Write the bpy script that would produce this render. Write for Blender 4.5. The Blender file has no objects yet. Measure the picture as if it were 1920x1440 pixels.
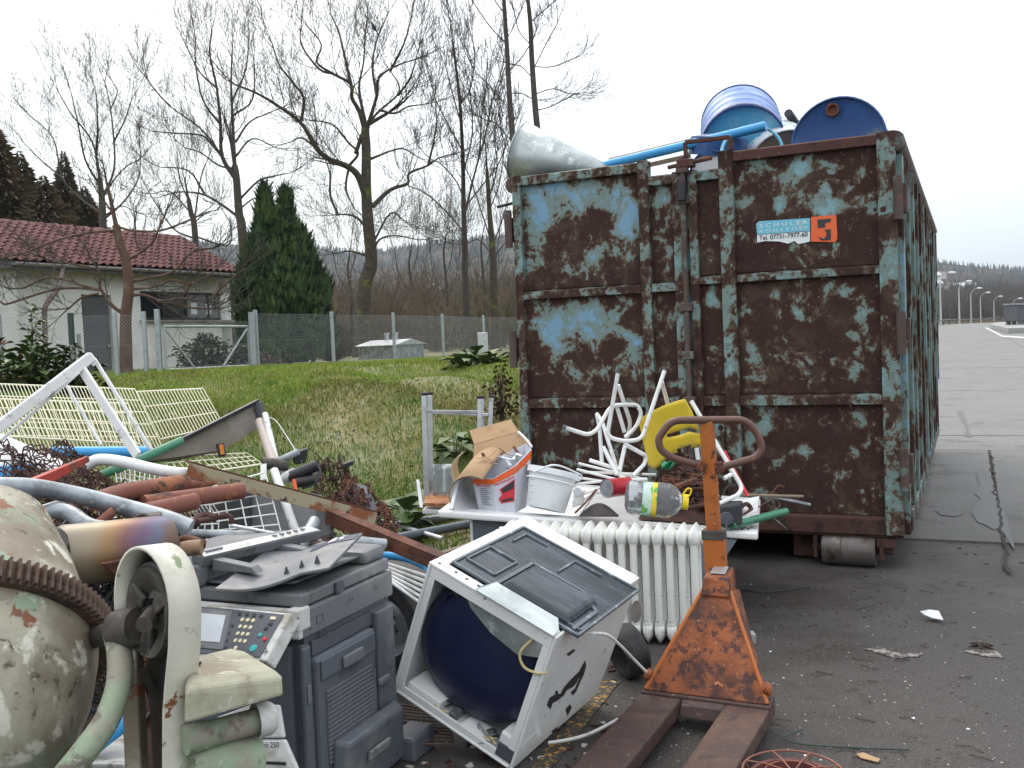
import bpy, bmesh, math, random
import numpy as np
from mathutils import Vector, Matrix, noise

S = bpy.context.scene
COL = S.collection
RNG = random.Random(7)
NR = np.random.RandomState(11)

# ---------------------------------------------------------------- camera
F = 1829.0; CX, CY = 960.0, 720.0
CAM = Vector((0, 0, 1.5))
PITCH, ROLL = math.radians(2.51), math.radians(2.35)
FWD = Vector((0, math.cos(PITCH), -math.sin(PITCH)))
_up0 = Vector((0, math.sin(PITCH), math.cos(PITCH)))
RIGHT = Vector((1, 0, 0)) * math.cos(ROLL) - _up0 * math.sin(ROLL)
UP = _up0 * math.cos(ROLL) + Vector((1, 0, 0)) * math.sin(ROLL)
cd = bpy.data.cameras.new('camera'); cam = bpy.data.objects.new('camera', cd); COL.objects.link(cam)
cd.sensor_width = 36; cd.lens = F / 1920 * 36; cd.clip_start = 0.05; cd.clip_end = 8000
cam.matrix_world = Matrix(((RIGHT.x, UP.x, -FWD.x, CAM.x), (RIGHT.y, UP.y, -FWD.y, CAM.y), (RIGHT.z, UP.z, -FWD.z, CAM.z), (0, 0, 0, 1)))
S.camera = cam

# ---------------------------------------------------------------- sky and light
SUN_EL, SUN_AZ = math.radians(48), math.radians(-20)
W = bpy.data.worlds.new('World'); S.world = W; W.use_nodes = True
nt = W.node_tree; N = nt.nodes; L = nt.links
for n in list(N): N.remove(n)
out = N.new('ShaderNodeOutputWorld'); bg1 = N.new('ShaderNodeBackground'); bg2 = N.new('ShaderNodeBackground'); add = N.new('ShaderNodeAddShader')
sky = N.new('ShaderNodeTexSky'); sky.sky_type = 'NISHITA'; sky.sun_disc = False
sky.sun_elevation = SUN_EL; sky.sun_rotation = SUN_AZ; sky.air_density = 1.5; sky.dust_density = 4
L.new(sky.outputs[0], bg1.inputs[0]); bg1.inputs[1].default_value = 0.05
geo = N.new('ShaderNodeTexCoord'); sep = N.new('ShaderNodeSeparateXYZ'); L.new(geo.outputs['Generated'], sep.inputs[0])
rmp = N.new('ShaderNodeValToRGB'); L.new(sep.outputs['Z'], rmp.inputs[0])
e = rmp.color_ramp.elements
e[0].position = 0.0; e[0].color = (.42, .51, .59, 1)
e[1].position = 1.0; e[1].color = (1.38, 1.40, 1.44, 1)
for p, c in ((.06, (.51, .59, .66)), (.14, (.62, .69, .75)), (.30, (.84, .88, .93)), (.45, (1.0, 1.03, 1.07))):
    q = rmp.color_ramp.elements.new(p); q.color = (*c, 1)
mp = N.new('ShaderNodeMapping'); mp.inputs['Scale'].default_value = (1.2, 1.2, 4); L.new(geo.outputs['Generated'], mp.inputs[0])
nz = N.new('ShaderNodeTexNoise'); nz.inputs['Scale'].default_value = 1.6; nz.inputs['Detail'].default_value = 5; L.new(mp.outputs[0], nz.inputs['Vector'])
mr = N.new('ShaderNodeMapRange'); mr.inputs[1].default_value = .3; mr.inputs[2].default_value = .7; mr.inputs[3].default_value = .90; mr.inputs[4].default_value = 1.12
L.new(nz.outputs[0], mr.inputs[0]); L.new(rmp.outputs[0], bg2.inputs[0]); L.new(mr.outputs[0], bg2.inputs[1])
L.new(bg1.outputs[0], add.inputs[0]); L.new(bg2.outputs[0], add.inputs[1]); L.new(add.outputs[0], out.inputs[0])
sd = bpy.data.lights.new('sun', 'SUN'); sd.energy = 0.7; sd.angle = math.radians(25); sd.color = (1, .97, .93)
sun = bpy.data.objects.new('sun', sd); COL.objects.link(sun)
sdir = Vector((math.sin(SUN_AZ) * math.cos(SUN_EL), math.cos(SUN_AZ) * math.cos(SUN_EL), math.sin(SUN_EL)))
sun.rotation_euler = sdir.to_track_quat('Z', 'Y').to_euler(); sun.location = (0, 0, 30)
S.view_settings.view_transform = 'Standard'; S.view_settings.look = 'None'
S.view_settings.exposure = 0.34; S.view_settings.gamma = 1.0; S.view_settings.use_curve_mapping = False
S.render.engine = 'CYCLES'
S.cycles.use_denoising = True
S.cycles.max_bounces = 6; S.cycles.diffuse_bounces = 3; S.cycles.glossy_bounces = 3
S.cycles.transmission_bounces = 6; S.cycles.transparent_max_bounces = 8; S.cycles.volume_bounces = 1
S.cycles.caustics_reflective = False; S.cycles.caustics_refractive = False

# ---------------------------------------------------------------- geometry helpers
def P(px, py, D):
    return CAM + D * (FWD + (px - CX) / F * RIGHT + (CY - py) / F * UP)
def ray(px, py):
    return (FWD + (px - CX) / F * RIGHT + (CY - py) / F * UP)
def G(px, py, z=0.0):
    r = ray(px, py); t = (z - CAM.z) / r.z
    return CAM + t * r
def V(*a): return Vector(a)

def frame(o, x, y, z=None):
    """matrix with columns x, y, z (unit, right-handed-ish) and origin o"""
    x = Vector(x).normalized(); y = Vector(y); y = (y - y.dot(x) * x).normalized(); z2 = x.cross(y)
    m = Matrix.Identity(4)
    for i, c in enumerate((x, y, z2)):
        for j in range(3): m[j][i] = c[j]
    for j in range(3): m[j][3] = o[j]
    return m

WM = {}
class MB:
    def __init__(s, M=None): s.v = []; s.f = []; s.M = M
    def _add(s, vs, fs):
        b = len(s.v)
        if s.M is not None: vs = [s.M @ Vector(v) for v in vs]
        s.v += [tuple(v) for v in vs]; s.f += [tuple(b + i for i in f) for f in fs]
    def hexa(s, c):   # 8 corners: bottom 0-3 ccw, top 4-7
        s._add(c, [(3, 2, 1, 0), (4, 5, 6, 7), (0, 1, 5, 4), (1, 2, 6, 5), (2, 3, 7, 6), (3, 0, 4, 7)]); return s
    def box(s, x0, x1, y0, y1, z0, z1):
        return s.hexa([(x0, y0, z0), (x1, y0, z0), (x1, y1, z0), (x0, y1, z0), (x0, y0, z1), (x1, y0, z1), (x1, y1, z1), (x0, y1, z1)])
    def beam(s, a, b, w, h=None, up=(0, 0, 1), taper=1.0):
        a = Vector(a); b = Vector(b); h = w if h is None else h
        d = (b - a).normalized(); u = Vector(up); sd_ = d.cross(u)
        if sd_.length < 1e-4: sd_ = d.cross(Vector((0, 1, 0)))
        sd_.normalize(); u = sd_.cross(d)
        c = []
        for p, k in ((a, 1), (b, taper)):
            for sx, sy in ((-1, -1), (1, -1), (1, 1), (-1, 1)):
                c.append(p + sd_ * sx * w / 2 * k + u * sy * h / 2 * k)
        s._add(c, [(0, 1, 2, 3), (7, 6, 5, 4), (0, 4, 5, 1), (1, 5, 6, 2), (2, 6, 7, 3), (3, 7, 4, 0)]); return s
    def tube(s, pts, r, n=8, caps=True, closed=False, flat=1.0):
        pts = [Vector(p) for p in pts]; m = len(pts)
        rs = list(r) if hasattr(r, '__len__') else [r] * m
        tang = []
        for i in range(m):
            if closed: t = pts[(i + 1) % m] - pts[i - 1]
            else: t = pts[min(i + 1, m - 1)] - pts[max(i - 1, 0)]
            tang.append(t.normalized() if t.length > 1e-9 else Vector((0, 0, 1)))
        t0 = tang[0]; ref = Vector((0, 0, 1)) if abs(t0.z) < .9 else Vector((1, 0, 0))
        nrm = (ref - ref.dot(t0) * t0).normalized(); vs = []
        for i in range(m):
            t = tang[i]; nrm = (nrm - nrm.dot(t) * t)
            if nrm.length < 1e-6: nrm = t.orthogonal()
            nrm.normalize(); bn = t.cross(nrm)
            for k in range(n):
                a = 2 * math.pi * k / n
                vs.append(pts[i] + rs[i] * (math.cos(a) * nrm * flat + math.sin(a) * bn))
        fs = []
        for i in range(m if closed else m - 1):
            j = (i + 1) % m
            for k in range(n):
                k2 = (k + 1) % n
                fs.append((i * n + k, i * n + k2, j * n + k2, j * n + k))
        if caps and not closed:
            fs.append(tuple(reversed(range(n)))); fs.append(tuple((m - 1) * n + k for k in range(n)))
        s._add(vs, fs); return s
    def pipe(s, pts, r, th=.004, n=12):
        """hollow straight-ended pipe"""
        pts = [Vector(p) for p in pts]
        s.tube(pts, r, n, caps=False)
        d0 = (pts[1] - pts[0]).normalized(); d1 = (pts[-1] - pts[-2]).normalized()
        k = min(.12, (pts[-1] - pts[-2]).length * .5)
        s.tube([pts[-1], pts[-1] - d1 * .0005, pts[-1] - d1 * k], [r, r - th, r - th], n, caps=True)
        k = min(.12, (pts[1] - pts[0]).length * .5)
        s.tube([pts[0], pts[0] + d0 * .0005, pts[0] + d0 * k], [r, r - th, r - th], n, caps=True)
        return s
    def lathe(s, prof, o=(0, 0, 0), ax=(0, 0, 1), n=24, a0=0, a1=2 * math.pi, caps=False, x=None):
        """prof: list of (radius, height along ax)"""
        o = Vector(o); ax = Vector(ax).normalized(); u = Vector(x) if x is not None else ax.orthogonal(); u = (u - u.dot(ax) * ax).normalized(); w = ax.cross(u)
        full = abs(a1 - a0 - 2 * math.pi) < 1e-6; nn = n if full else n + 1; vs = []; fs = []
        for (r, h) in prof:
            for k in range(nn):
                a = a0 + (a1 - a0) * k / n
                vs.append(o + ax * h + r * (math.cos(a) * u + math.sin(a) * w))
        for i in range(len(prof) - 1):
            for k in range(n):
                k2 = (k + 1) % nn
                fs.append((i * nn + k, i * nn + k2, (i + 1) * nn + k2, (i + 1) * nn + k))
        if caps:
            fs.append(tuple(reversed(range(nn)))); fs.append(tuple((len(prof) - 1) * nn + k for k in range(nn)))
        s._add(vs, fs); return s
    def poly(s, pts, th, nrm=None):
        """extruded polygon of 3D points; nrm = extrusion direction"""
        pts = [Vector(p) for p in pts]; n = len(pts)
        if nrm is None:
            nrm = Vector((0, 0, 0))
            for i in range(n): nrm += pts[i].cross(pts[(i + 1) % n])
        nrm = Vector(nrm).normalized() * th
        s._add(pts + [p + nrm for p in pts], [tuple(reversed(range(n))), tuple(range(n, 2 * n))] + [(i, (i + 1) % n, n + (i + 1) % n, n + i) for i in range(n)]); return s
    def grid(s, fn, nu, nv):
        vs = [fn(i / nu, j / nv) for j in range(nv + 1) for i in range(nu + 1)]
        s._add(vs, [(j * (nu + 1) + i, j * (nu + 1) + i + 1, (j + 1) * (nu + 1) + i + 1, (j + 1) * (nu + 1) + i) for j in range(nv) for i in range(nu)]); return s
    def build(s, name, mat, parent=None, smooth=False, bevel=0, solid=0, local=False, kind=None, label=None, cat=None, group=None, seg=2, sub=0):
        me = bpy.data.meshes.new(name)
        vs = s.v
        if parent is not None and not local:
            inv = WM[parent.name].inverted(); vs = [inv @ Vector(v) for v in vs]
        if parent is None and not local and vs and name not in ('ground',):
            # own origin at the base centre
            a = np.array(vs); o_ = Vector(((a[:, 0].min() + a[:, 0].max()) / 2, (a[:, 1].min() + a[:, 1].max()) / 2, a[:, 2].min()))
            vs = [Vector(v) - o_ for v in vs]
        else: o_ = None
        me.from_pydata([tuple(v) for v in vs], [], s.f); me.update()
        bm = bmesh.new(); bm.from_mesh(me); bmesh.ops.recalc_face_normals(bm, faces=bm.faces[:]); bm.to_mesh(me); bm.free()
        o = bpy.data.objects.new(name, me); COL.objects.link(o)
        if mat is not None: me.materials.append(mat)
        if parent is not None: o.parent = parent; WM[o.name] = WM[parent.name].copy()
        elif o_ is not None: o.location = o_; WM[o.name] = Matrix.Translation(o_)
        else: WM[o.name] = Matrix.Identity(4)
        if smooth: 
            me.polygons.foreach_set('use_smooth', [True] * len(me.polygons))
            try: me.set_sharp_from_angle(angle=math.radians(42))
            except Exception: pass
        if solid: 
            m = o.modifiers.new('solid', 'SOLIDIFY'); m.thickness = solid; m.offset = 0
        if bevel:
            m = o.modifiers.new('bevel', 'BEVEL'); m.width = bevel; m.segments = seg; m.limit_method = 'ANGLE'; m.angle_limit = math.radians(40)
            m.harden_normals = False
        if sub:
            m = o.modifiers.new('sub', 'SUBSURF'); m.levels = sub; m.render_levels = sub
        tag(o, label, cat, group, kind)
        return o

def tag(o, label=None, cat=None, group=None, kind=None):
    if label: o['label'] = label
    if cat: o['category'] = cat
    if group: o['group'] = group
    if kind: o['kind'] = kind
    return o

def thing(name, label, cat, loc=(0, 0, 0), M=None, group=None):
    o = bpy.data.objects.new(name, None); COL.objects.link(o); o.empty_display_size = .1
    m = M.copy() if M is not None else Matrix.Translation(Vector(loc))
    o.matrix_world = m; WM[o.name] = m
    return tag(o, label, cat, group)

def copy_tree(o, parent=None):
    c = o.copy(); COL.objects.link(c); WM[c.name] = WM[o.name].copy()
    if parent is not None: c.parent = parent
    for ch in list(o.children): copy_tree(ch, c)
    return c

def mesh_np(name, verts, faces, mat, kind=None, parent=None, smooth=False, label=None, cat=None, group=None):
    verts = np.asarray(verts, dtype=np.float32); faces = np.asarray(faces, dtype=np.int32)
    me = bpy.data.meshes.new(name); k = faces.shape[1]
    me.vertices.add(len(verts)); me.vertices.foreach_set('co', verts.ravel())
    me.loops.add(faces.size); me.loops.foreach_set('vertex_index', faces.ravel())
    me.polygons.add(len(faces)); me.polygons.foreach_set('loop_start', np.arange(0, faces.size, k, dtype=np.int32))
    try: me.polygons.foreach_set('loop_total', np.full(len(faces), k, dtype=np.int32))
    except Exception: pass
    me.update(calc_edges=True); me.validate()
    if smooth: me.polygons.foreach_set('use_smooth', [True] * len(me.polygons))
    o = bpy.data.objects.new(name, me); COL.objects.link(o); me.materials.append(mat)
    if parent is not None: o.parent = parent; o.matrix_parent_inverse = WM[parent.name].inverted(); WM[o.name] = Matrix.Identity(4)
    else: WM[o.name] = Matrix.Identity(4)
    tag(o, label, cat, group, kind)
    return o

def seg_mesh(P0, P1, R0, R1, n=3):
    """tapered prisms for many segments at once"""
    P0 = np.asarray(P0, float); P1 = np.asarray(P1, float); R0 = np.asarray(R0, float)[:, None]; R1 = np.asarray(R1, float)[:, None]
    d = P1 - P0; ln = np.linalg.norm(d, axis=1, keepdims=True); d = d / np.maximum(ln, 1e-9)
    ref = np.where(np.abs(d[:, 2:3]) < .9, np.array([[0, 0, 1.]]), np.array([[1., 0, 0]]))
    u = np.cross(d, ref); u /= np.linalg.norm(u, axis=1, keepdims=True); w = np.cross(d, u)
    m = len(P0); vs = np.zeros((m, 2 * n, 3))
    for k in range(n):
        a = 2 * math.pi * k / n; q = math.cos(a) * u + math.sin(a) * w
        vs[:, k] = P0 + q * R0; vs[:, n + k] = P1 + q * R1
    fs = np.zeros((m, n, 4), int); b = (np.arange(m) * 2 * n)
    for k in range(n):
        k2 = (k + 1) % n
        fs[:, k] = np.stack([b + k, b + k2, b + n + k2, b + n + k], 1)
    return vs.reshape(-1, 3), fs.reshape(-1, 4)

def bez(p, n=8):
    """smooth curve through points (Catmull-Rom)"""
    p = [Vector(q) for q in p]; q = [2 * p[0] - p[1]] + p + [2 * p[-1] - p[-2]]; o = []
    for i in range(1, len(q) - 2):
        a, b, c, d = q[i - 1], q[i], q[i + 1], q[i + 2]
        for k in range(n):
            t = k / n
            o.append(.5 * ((2 * b) + (c - a) * t + (2 * a - 5 * b + 4 * c - d) * t * t + (3 * b - a - 3 * c + d) * t ** 3))
    return o + [p[-1]]

def rpath(pts, r, n=5):
    """polyline with rounded corners of radius r"""
    pts = [Vector(p) for p in pts]; o = [pts[0]]
    for i in range(1, len(pts) - 1):
        a, b, c = pts[i - 1], pts[i], pts[i + 1]
        k = min(r, (a - b).length * .45, (c - b).length * .45)
        p0 = b + (a - b).normalized() * k; p1 = b + (c - b).normalized() * k
        for j in range(n + 1):
            t = j / n; o.append((1 - t) ** 2 * p0 + 2 * t * (1 - t) * b + t * t * p1)
    return o + [pts[-1]]

# ---------------------------------------------------------------- materials
MATS = {}
def new_mat(name):
    m = bpy.data.materials.new(name); m.use_nodes = True; t = m.node_tree
    for n in list(t.nodes): t.nodes.remove(n)
    o = t.nodes.new('ShaderNodeOutputMaterial'); b = t.nodes.new('ShaderNodeBsdfPrincipled'); t.links.new(b.outputs[0], o.inputs[0])
    MATS[name] = m
    return m, t, b

class NT:
    def __init__(s, t, coord='Object', scale=(1, 1, 1)):
        s.t = t; tc = t.nodes.new('ShaderNodeTexCoord'); mp_ = t.nodes.new('ShaderNodeMapping'); mp_.inputs['Scale'].default_value = scale
        t.links.new(tc.outputs[coord], mp_.inputs[0]); s.c = mp_.outputs[0]
    def noise(s, sc, det=4, rough=.55, dist=0, vec=None):
        n = s.t.nodes.new('ShaderNodeTexNoise'); n.inputs['Scale'].default_value = sc; n.inputs['Detail'].default_value = det
        n.inputs['Roughness'].default_value = rough; n.inputs['Distortion'].default_value = dist
        s.t.links.new(vec or s.c, n.inputs['Vector']); return n.outputs[0]
    def voro(s, sc, feat='F1', vec=None):
        n = s.t.nodes.new('ShaderNodeTexVoronoi'); n.inputs['Scale'].default_value = sc; n.feature = feat; s.t.links.new(vec or s.c, n.inputs['Vector']); return n.outputs[0]
    def ramp(s, x, lo, hi, a=0., b=1.):
        n = s.t.nodes.new('ShaderNodeMapRange'); n.inputs[1].default_value = lo; n.inputs[2].default_value = hi; n.inputs[3].default_value = a; n.inputs[4].default_value = b
        n.interpolation_type = 'SMOOTHSTEP'; s.t.links.new(x, n.inputs[0]); return n.outputs[0]
    def math(s, op, a, b):
        n = s.t.nodes.new('ShaderNodeMath'); n.operation = op
        for i, q in enumerate((a, b)):
            if isinstance(q, (int, float)): n.inputs[i].default_value = q
            else: s.t.links.new(q, n.inputs[i])
        return n.outputs[0]
    def mix(s, f, a, b):
        n = s.t.nodes.new('ShaderNodeMix'); n.data_type = 'RGBA'
        if isinstance(f, (int, float)): n.inputs[0].default_value = f
        else: s.t.links.new(f, n.inputs[0])
        for i, q in ((6, a), (7, b)):
            if isinstance(q, tuple): n.inputs[i].default_value = (*q[:3], 1)
            else: s.t.links.new(q, n.inputs[i])
        return n.outputs[2]
    def attr(s, name):
        n = s.t.nodes.new('ShaderNodeAttribute'); n.attribute_name = name; return n.outputs['Fac']
    def bump(s, b, h, st=.3, dist=.01):
        n = s.t.nodes.new('ShaderNodeBump'); n.inputs['Strength'].default_value = st; n.inputs['Distance'].default_value = dist
        s.t.links.new(h, n.inputs['Height']); s.t.links.new(n.outputs[0], b.inputs['Normal'])

def mat(name, base, rough=.6, metal=0., layers=(), bump=None, var=.18, vs=6, spec=.5, coord='Object', scale=(1, 1, 1), trans=0):
    """layers: (colour, noise scale, lo, hi[, detail, rough]) mixed over the base in order"""
    if name in MATS: return MATS[name]
    m, t, b = new_mat(name); x = NT(t, coord, scale)
    d = tuple(max(0, c * (1 - var)) for c in base); l = tuple(min(1, c * (1 + var)) for c in base)
    c = x.mix(x.noise(vs, 5), d, l); r = None
    for i, ly in enumerate(layers):
        f = x.ramp(x.noise(ly[1], ly[4] if len(ly) > 4 else 6, .62, .15 * i), ly[2], ly[3]); c = x.mix(f, c, tuple(ly[0]))
        if len(ly) > 5:
            if r is None: r = x.ramp(f, 0, 1, rough, ly[5])
    t.links.new(c, b.inputs['Base Color'])
    if r is not None: t.links.new(r, b.inputs['Roughness'])
    else:
        rr = x.ramp(x.noise(vs * 1.7, 4), .3, .7, max(.05, rough - .08), min(1, rough + .1)); t.links.new(rr, b.inputs['Roughness'])
    b.inputs['Metallic'].default_value = metal; b.inputs['Specular IOR Level'].default_value = spec
    if trans: b.inputs['Transmission Weight'].default_value = trans
    if bump: x.bump(b, x.noise(bump[0], 6, .6), bump[1], bump[2] if len(bump) > 2 else .01)
    return m

DIRT = (.10, .085, .065)
M_whitepaint = mat('white_paint', (.80, .80, .78), .35, layers=[((.5, .5, .47), 3.5, .5, .7), (DIRT, 13, .60, .72), ((.20, .09, .045), 34, .68, .72)], var=.05)
M_enamel = mat('white_enamel', (.84, .84, .82), .18, layers=[((.12, .09, .06), 22, .66, .70), ((.6, .6, .56), 3, .55, .8)], var=.04)
M_radiator = mat('radiator_paint', (.80, .80, .75), .32, layers=[((.50, .47, .38), 5, .52, .72), ((.26, .21, .15), 14, .60, .70), ((.03, .03, .03), 34, .68, .72)], var=.05)
M_cream = mat('cream_wire', (.82, .78, .58), .4, layers=[((.45, .42, .32), 8, .55, .8)], var=.06)
M_whitewire = mat('white_wire', (.80, .80, .76), .35, var=.06)
M_steel = mat('galvanised_steel', (.36, .39, .41), .45, .55, layers=[((.20, .215, .225), 7, .42, .62), ((.6, .62, .62), 15, .6, .72)], var=.15, bump=(20, .1))
M_alu = mat('aluminium', (.58, .59, .60), .35, .7, layers=[((.3, .3, .3), 9, .5, .75)], var=.1)
M_zinc = mat('zinc_sheet', (.50, .54, .53), .38, .6, layers=[((.36, .40, .39), 5, .42, .6), ((.66, .70, .68), 11, .55, .68)], var=.12)
M_rust = mat('rust', (.14, .050, .027), .85, layers=[((.07, .028, .02), 7, .45, .6), ((.30, .10, .035), 19, .58, .7)], var=.3, bump=(40, .5))
M_darkrust = mat('dark_rust', (.075, .034, .025), .9, layers=[((.03, .016, .014), 8, .45, .65), ((.16, .06, .03), 24, .6, .74)], var=.3, bump=(50, .5))
M_pipered = mat('red_oxide_pipe', (.20, .068, .045), .75, layers=[((.33, .13, .06), 9, .50, .60), ((.075, .035, .027), 17, .52, .64), ((.34, .30, .27), 45, .66, .7)], var=.2, bump=(30, .3))
M_black = mat('black_plastic', (.018, .018, .020), .45, layers=[((.07, .065, .06), 8, .5, .8)], var=.3)
M_rubber = mat('tyre_rubber', (.022, .022, .023), .75, layers=[((.07, .07, .068), 6, .45, .75)], var=.2, bump=(60, .2))
M_blueplastic = mat('blue_plastic', (.06, .36, .72), .35, layers=[((.12, .2, .26), 8, .6, .8)], var=.1)
M_green = mat('green_paint_tube', (.055, .22, .13), .45, layers=[((.03, .10, .07), 9, .5, .7), ((.25, .3, .2), 26, .66, .72)], var=.15)
M_wood = mat('weathered_wood', (.26, .20, .14), .85, layers=[((.12, .09, .07), 9, .5, .7)], var=.25, scale=(1, 1, 6), bump=(25, .3))
M_cardboard = mat('cardboard', (.42, .27, .15), .85, layers=[((.30, .18, .09), 5, .55, .75)], var=.1)
M_paper = mat('white_paper', (.78, .79, .80), .6, var=.04)
M_grey = mat('copier_grey', (.155, .160, .168), .5, layers=[((.25, .245, .23), 4, .50, .72), ((.085, .085, .085), 13, .58, .70), ((.32, .31, .29), 44, .66, .72)], var=.08, bump=(90, .05))
M_greyd = mat('copier_dark_grey', (.085, .09, .105), .5, layers=[((.14, .14, .14), 5, .55, .8)], var=.08)
M_bluegrey = mat('copier_blue_grey', (.105, .115, .135), .45, layers=[((.20, .195, .185), 4.5, .50, .74), ((.055, .055, .058), 12, .58, .70), ((.27, .26, .24), 40, .66, .72)], var=.08)
M_offwhite = mat('copier_off_white', (.60, .60, .57), .45, layers=[((.36, .33, .27), 7, .50, .66), ((.12, .11, .09), 24, .60, .68)], var=.05)
M_navy = mat('navy_plastic', (.012, .016, .055), .35, layers=[((.03, .035, .08), 5, .5, .8)], var=.15)
M_mixer = mat('mixer_paint', (.40, .38, .29), .6, layers=[((.20, .165, .115), 3.2, .38, .60), ((.23, .31, .20), 5, .58, .67), ((.64, .62, .52), 9, .55, .63), ((.20, .075, .035), 10, .63, .66), ((.09, .075, .055), 26, .58, .68)], var=.2, bump=(18, .35, .01))
M_mixerg = mat('mixer_green_paint', (.26, .33, .22), .65, layers=[((.30, .27, .21), 7, .45, .6), ((.15, .13, .10), 17, .52, .66), ((.48, .48, .40), 30, .6, .7)], var=.2, bump=(25, .3))
M_grease = mat('greasy_metal', (.07, .062, .052), .6, .2, layers=[((.16, .14, .11), 9, .5, .7), ((.025, .022, .02), 14, .55, .7)], var=.3, bump=(30, .4))
M_orange = mat('orange_jack_paint', (.46, .13, .02), .55, layers=[((.07, .028, .02), 9, .58, .68), ((.55, .22, .05), 16, .62, .72)], var=.15, bump=(60, .25))
M_jackrust = mat('jack_worn_paint', (.33, .092, .025), .7, layers=[((.10, .034, .02), 5, .38, .60), ((.065, .026, .02), 22, .49, .60), ((.50, .20, .07), 40, .62, .7)], var=.3, bump=(50, .5))
M_fork = mat('fork_rust', (.062, .033, .027), .62, layers=[((.105, .055, .036), 4, .46, .66), ((.032, .02, .018), 12, .52, .66), ((.14, .10, .07), 30, .62, .68)], var=.25, bump=(60, .25))
M_yellow = mat('yellow_plastic', (.78, .56, .04), .4, layers=[((.60, .46, .16), 5, .55, .8), ((.2, .15, .06), 28, .68, .74)], var=.06)
M_red = mat('red_paint', (.40, .045, .03), .55, layers=[((.18, .06, .035), 8, .5, .64)], var=.2)
M_redbright = mat('bright_red_print', (.62, .03, .05), .4, var=.05)
M_orangeprint = mat('orange_print', (.78, .12, .02), .45, var=.05)
M_darkprint = mat('dark_print', (.03, .03, .032), .5, var=.1)
M_screen = mat('touch_screen', (.62, .66, .70), .15, var=.03)
M_teal = mat('teal_key', (.05, .45, .42), .35, var=.05)
M_keys = mat('cream_keys', (.72, .66, .42), .4, var=.05)
M_greyprint = mat('grey_print', (.22, .23, .26), .5, var=.1)
# ================================================================ container frame
_L = P(958, 330, 6.92); _R = P(1677, 243, 5.84)
CH = (_L.z + _R.z) / 2
CO = Vector((_L.x, _L.y, 0)); CXA = Vector((_R.x - _L.x, _R.y - _L.y, 0)); CW = CXA.length; CXA.normalize()
CYA = Vector((-CXA.y, CXA.x, 0)); CM = frame(CO, CXA, CYA)
def CF(px, py, off=0.0):
    """pixel on the door plane -> (s, z)"""
    r = ray(px, py); p0 = CO - CYA * off; t = (p0 - CAM).dot(CYA) / r.dot(CYA); p = CAM + r * t
    return (p - CO).dot(CXA), p.z
print('container', CW, CH, CO, math.degrees(math.atan2(CXA.y, CXA.x)))

def sst(x, a, b):
    t = np.clip((x - a) / (b - a), 0, 1); return t * t * (3 - 2 * t)
RID_T = [-1.6, -.9, -.52, -.35, -.2, -.155, -.12, -.06, 0, .1, .25, .42, .53, .8, 1.6]
RID_H = [300, 330, 300, 262, 232, 210, 214, 232, 250, 240, 190, 140, 100, 90, 120]
def th(x, y):
    x = np.asarray(x, float); y = np.asarray(y, float)
    sl = -((x - CO.x) * CXA.x + (y - CO.y) * CXA.y)
    sl = sl - .07 * np.clip((x - CO.x) * CYA.x + (y - CO.y) * CYA.y - 7, 0, 260)
    m = sst(sl, .1, 1.7)
    wob = .12 * np.sin(x * 1.3 + .5) * np.sin(y * .9) + .06 * np.sin(x * 3.1 + y * 2.2)
    z = (.92 * sst(y + .35 * np.sin(x * .7), 7.2, 12.5) + .24 * sst(y, 11, 20) + wob * sst(y, 8, 10) * (1 - sst(y, 17, 19))) * m
    z = z + 1.3 * sst(y, 22, 160) * (1 - m)
    d = np.hypot(x, y); t = np.where(y > 1, x / np.maximum(y, 1), np.sign(x) * 1.6)
    h = np.interp(np.clip(t, -1.6, 1.6), RID_T, RID_H)
    g = (.12 * sst(d, 250, 700) + .88 * sst(d, 500, 2500) ** 1.1)
    g = g * (1 - .5 * sst(d, 2700, 4200))
    z = z + h * g * (y > 0) * (1 + .06 * np.sin(x / 170.) * np.sin(y / 210.))
    return z
def thz(x, y): return float(th(x, y))

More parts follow.
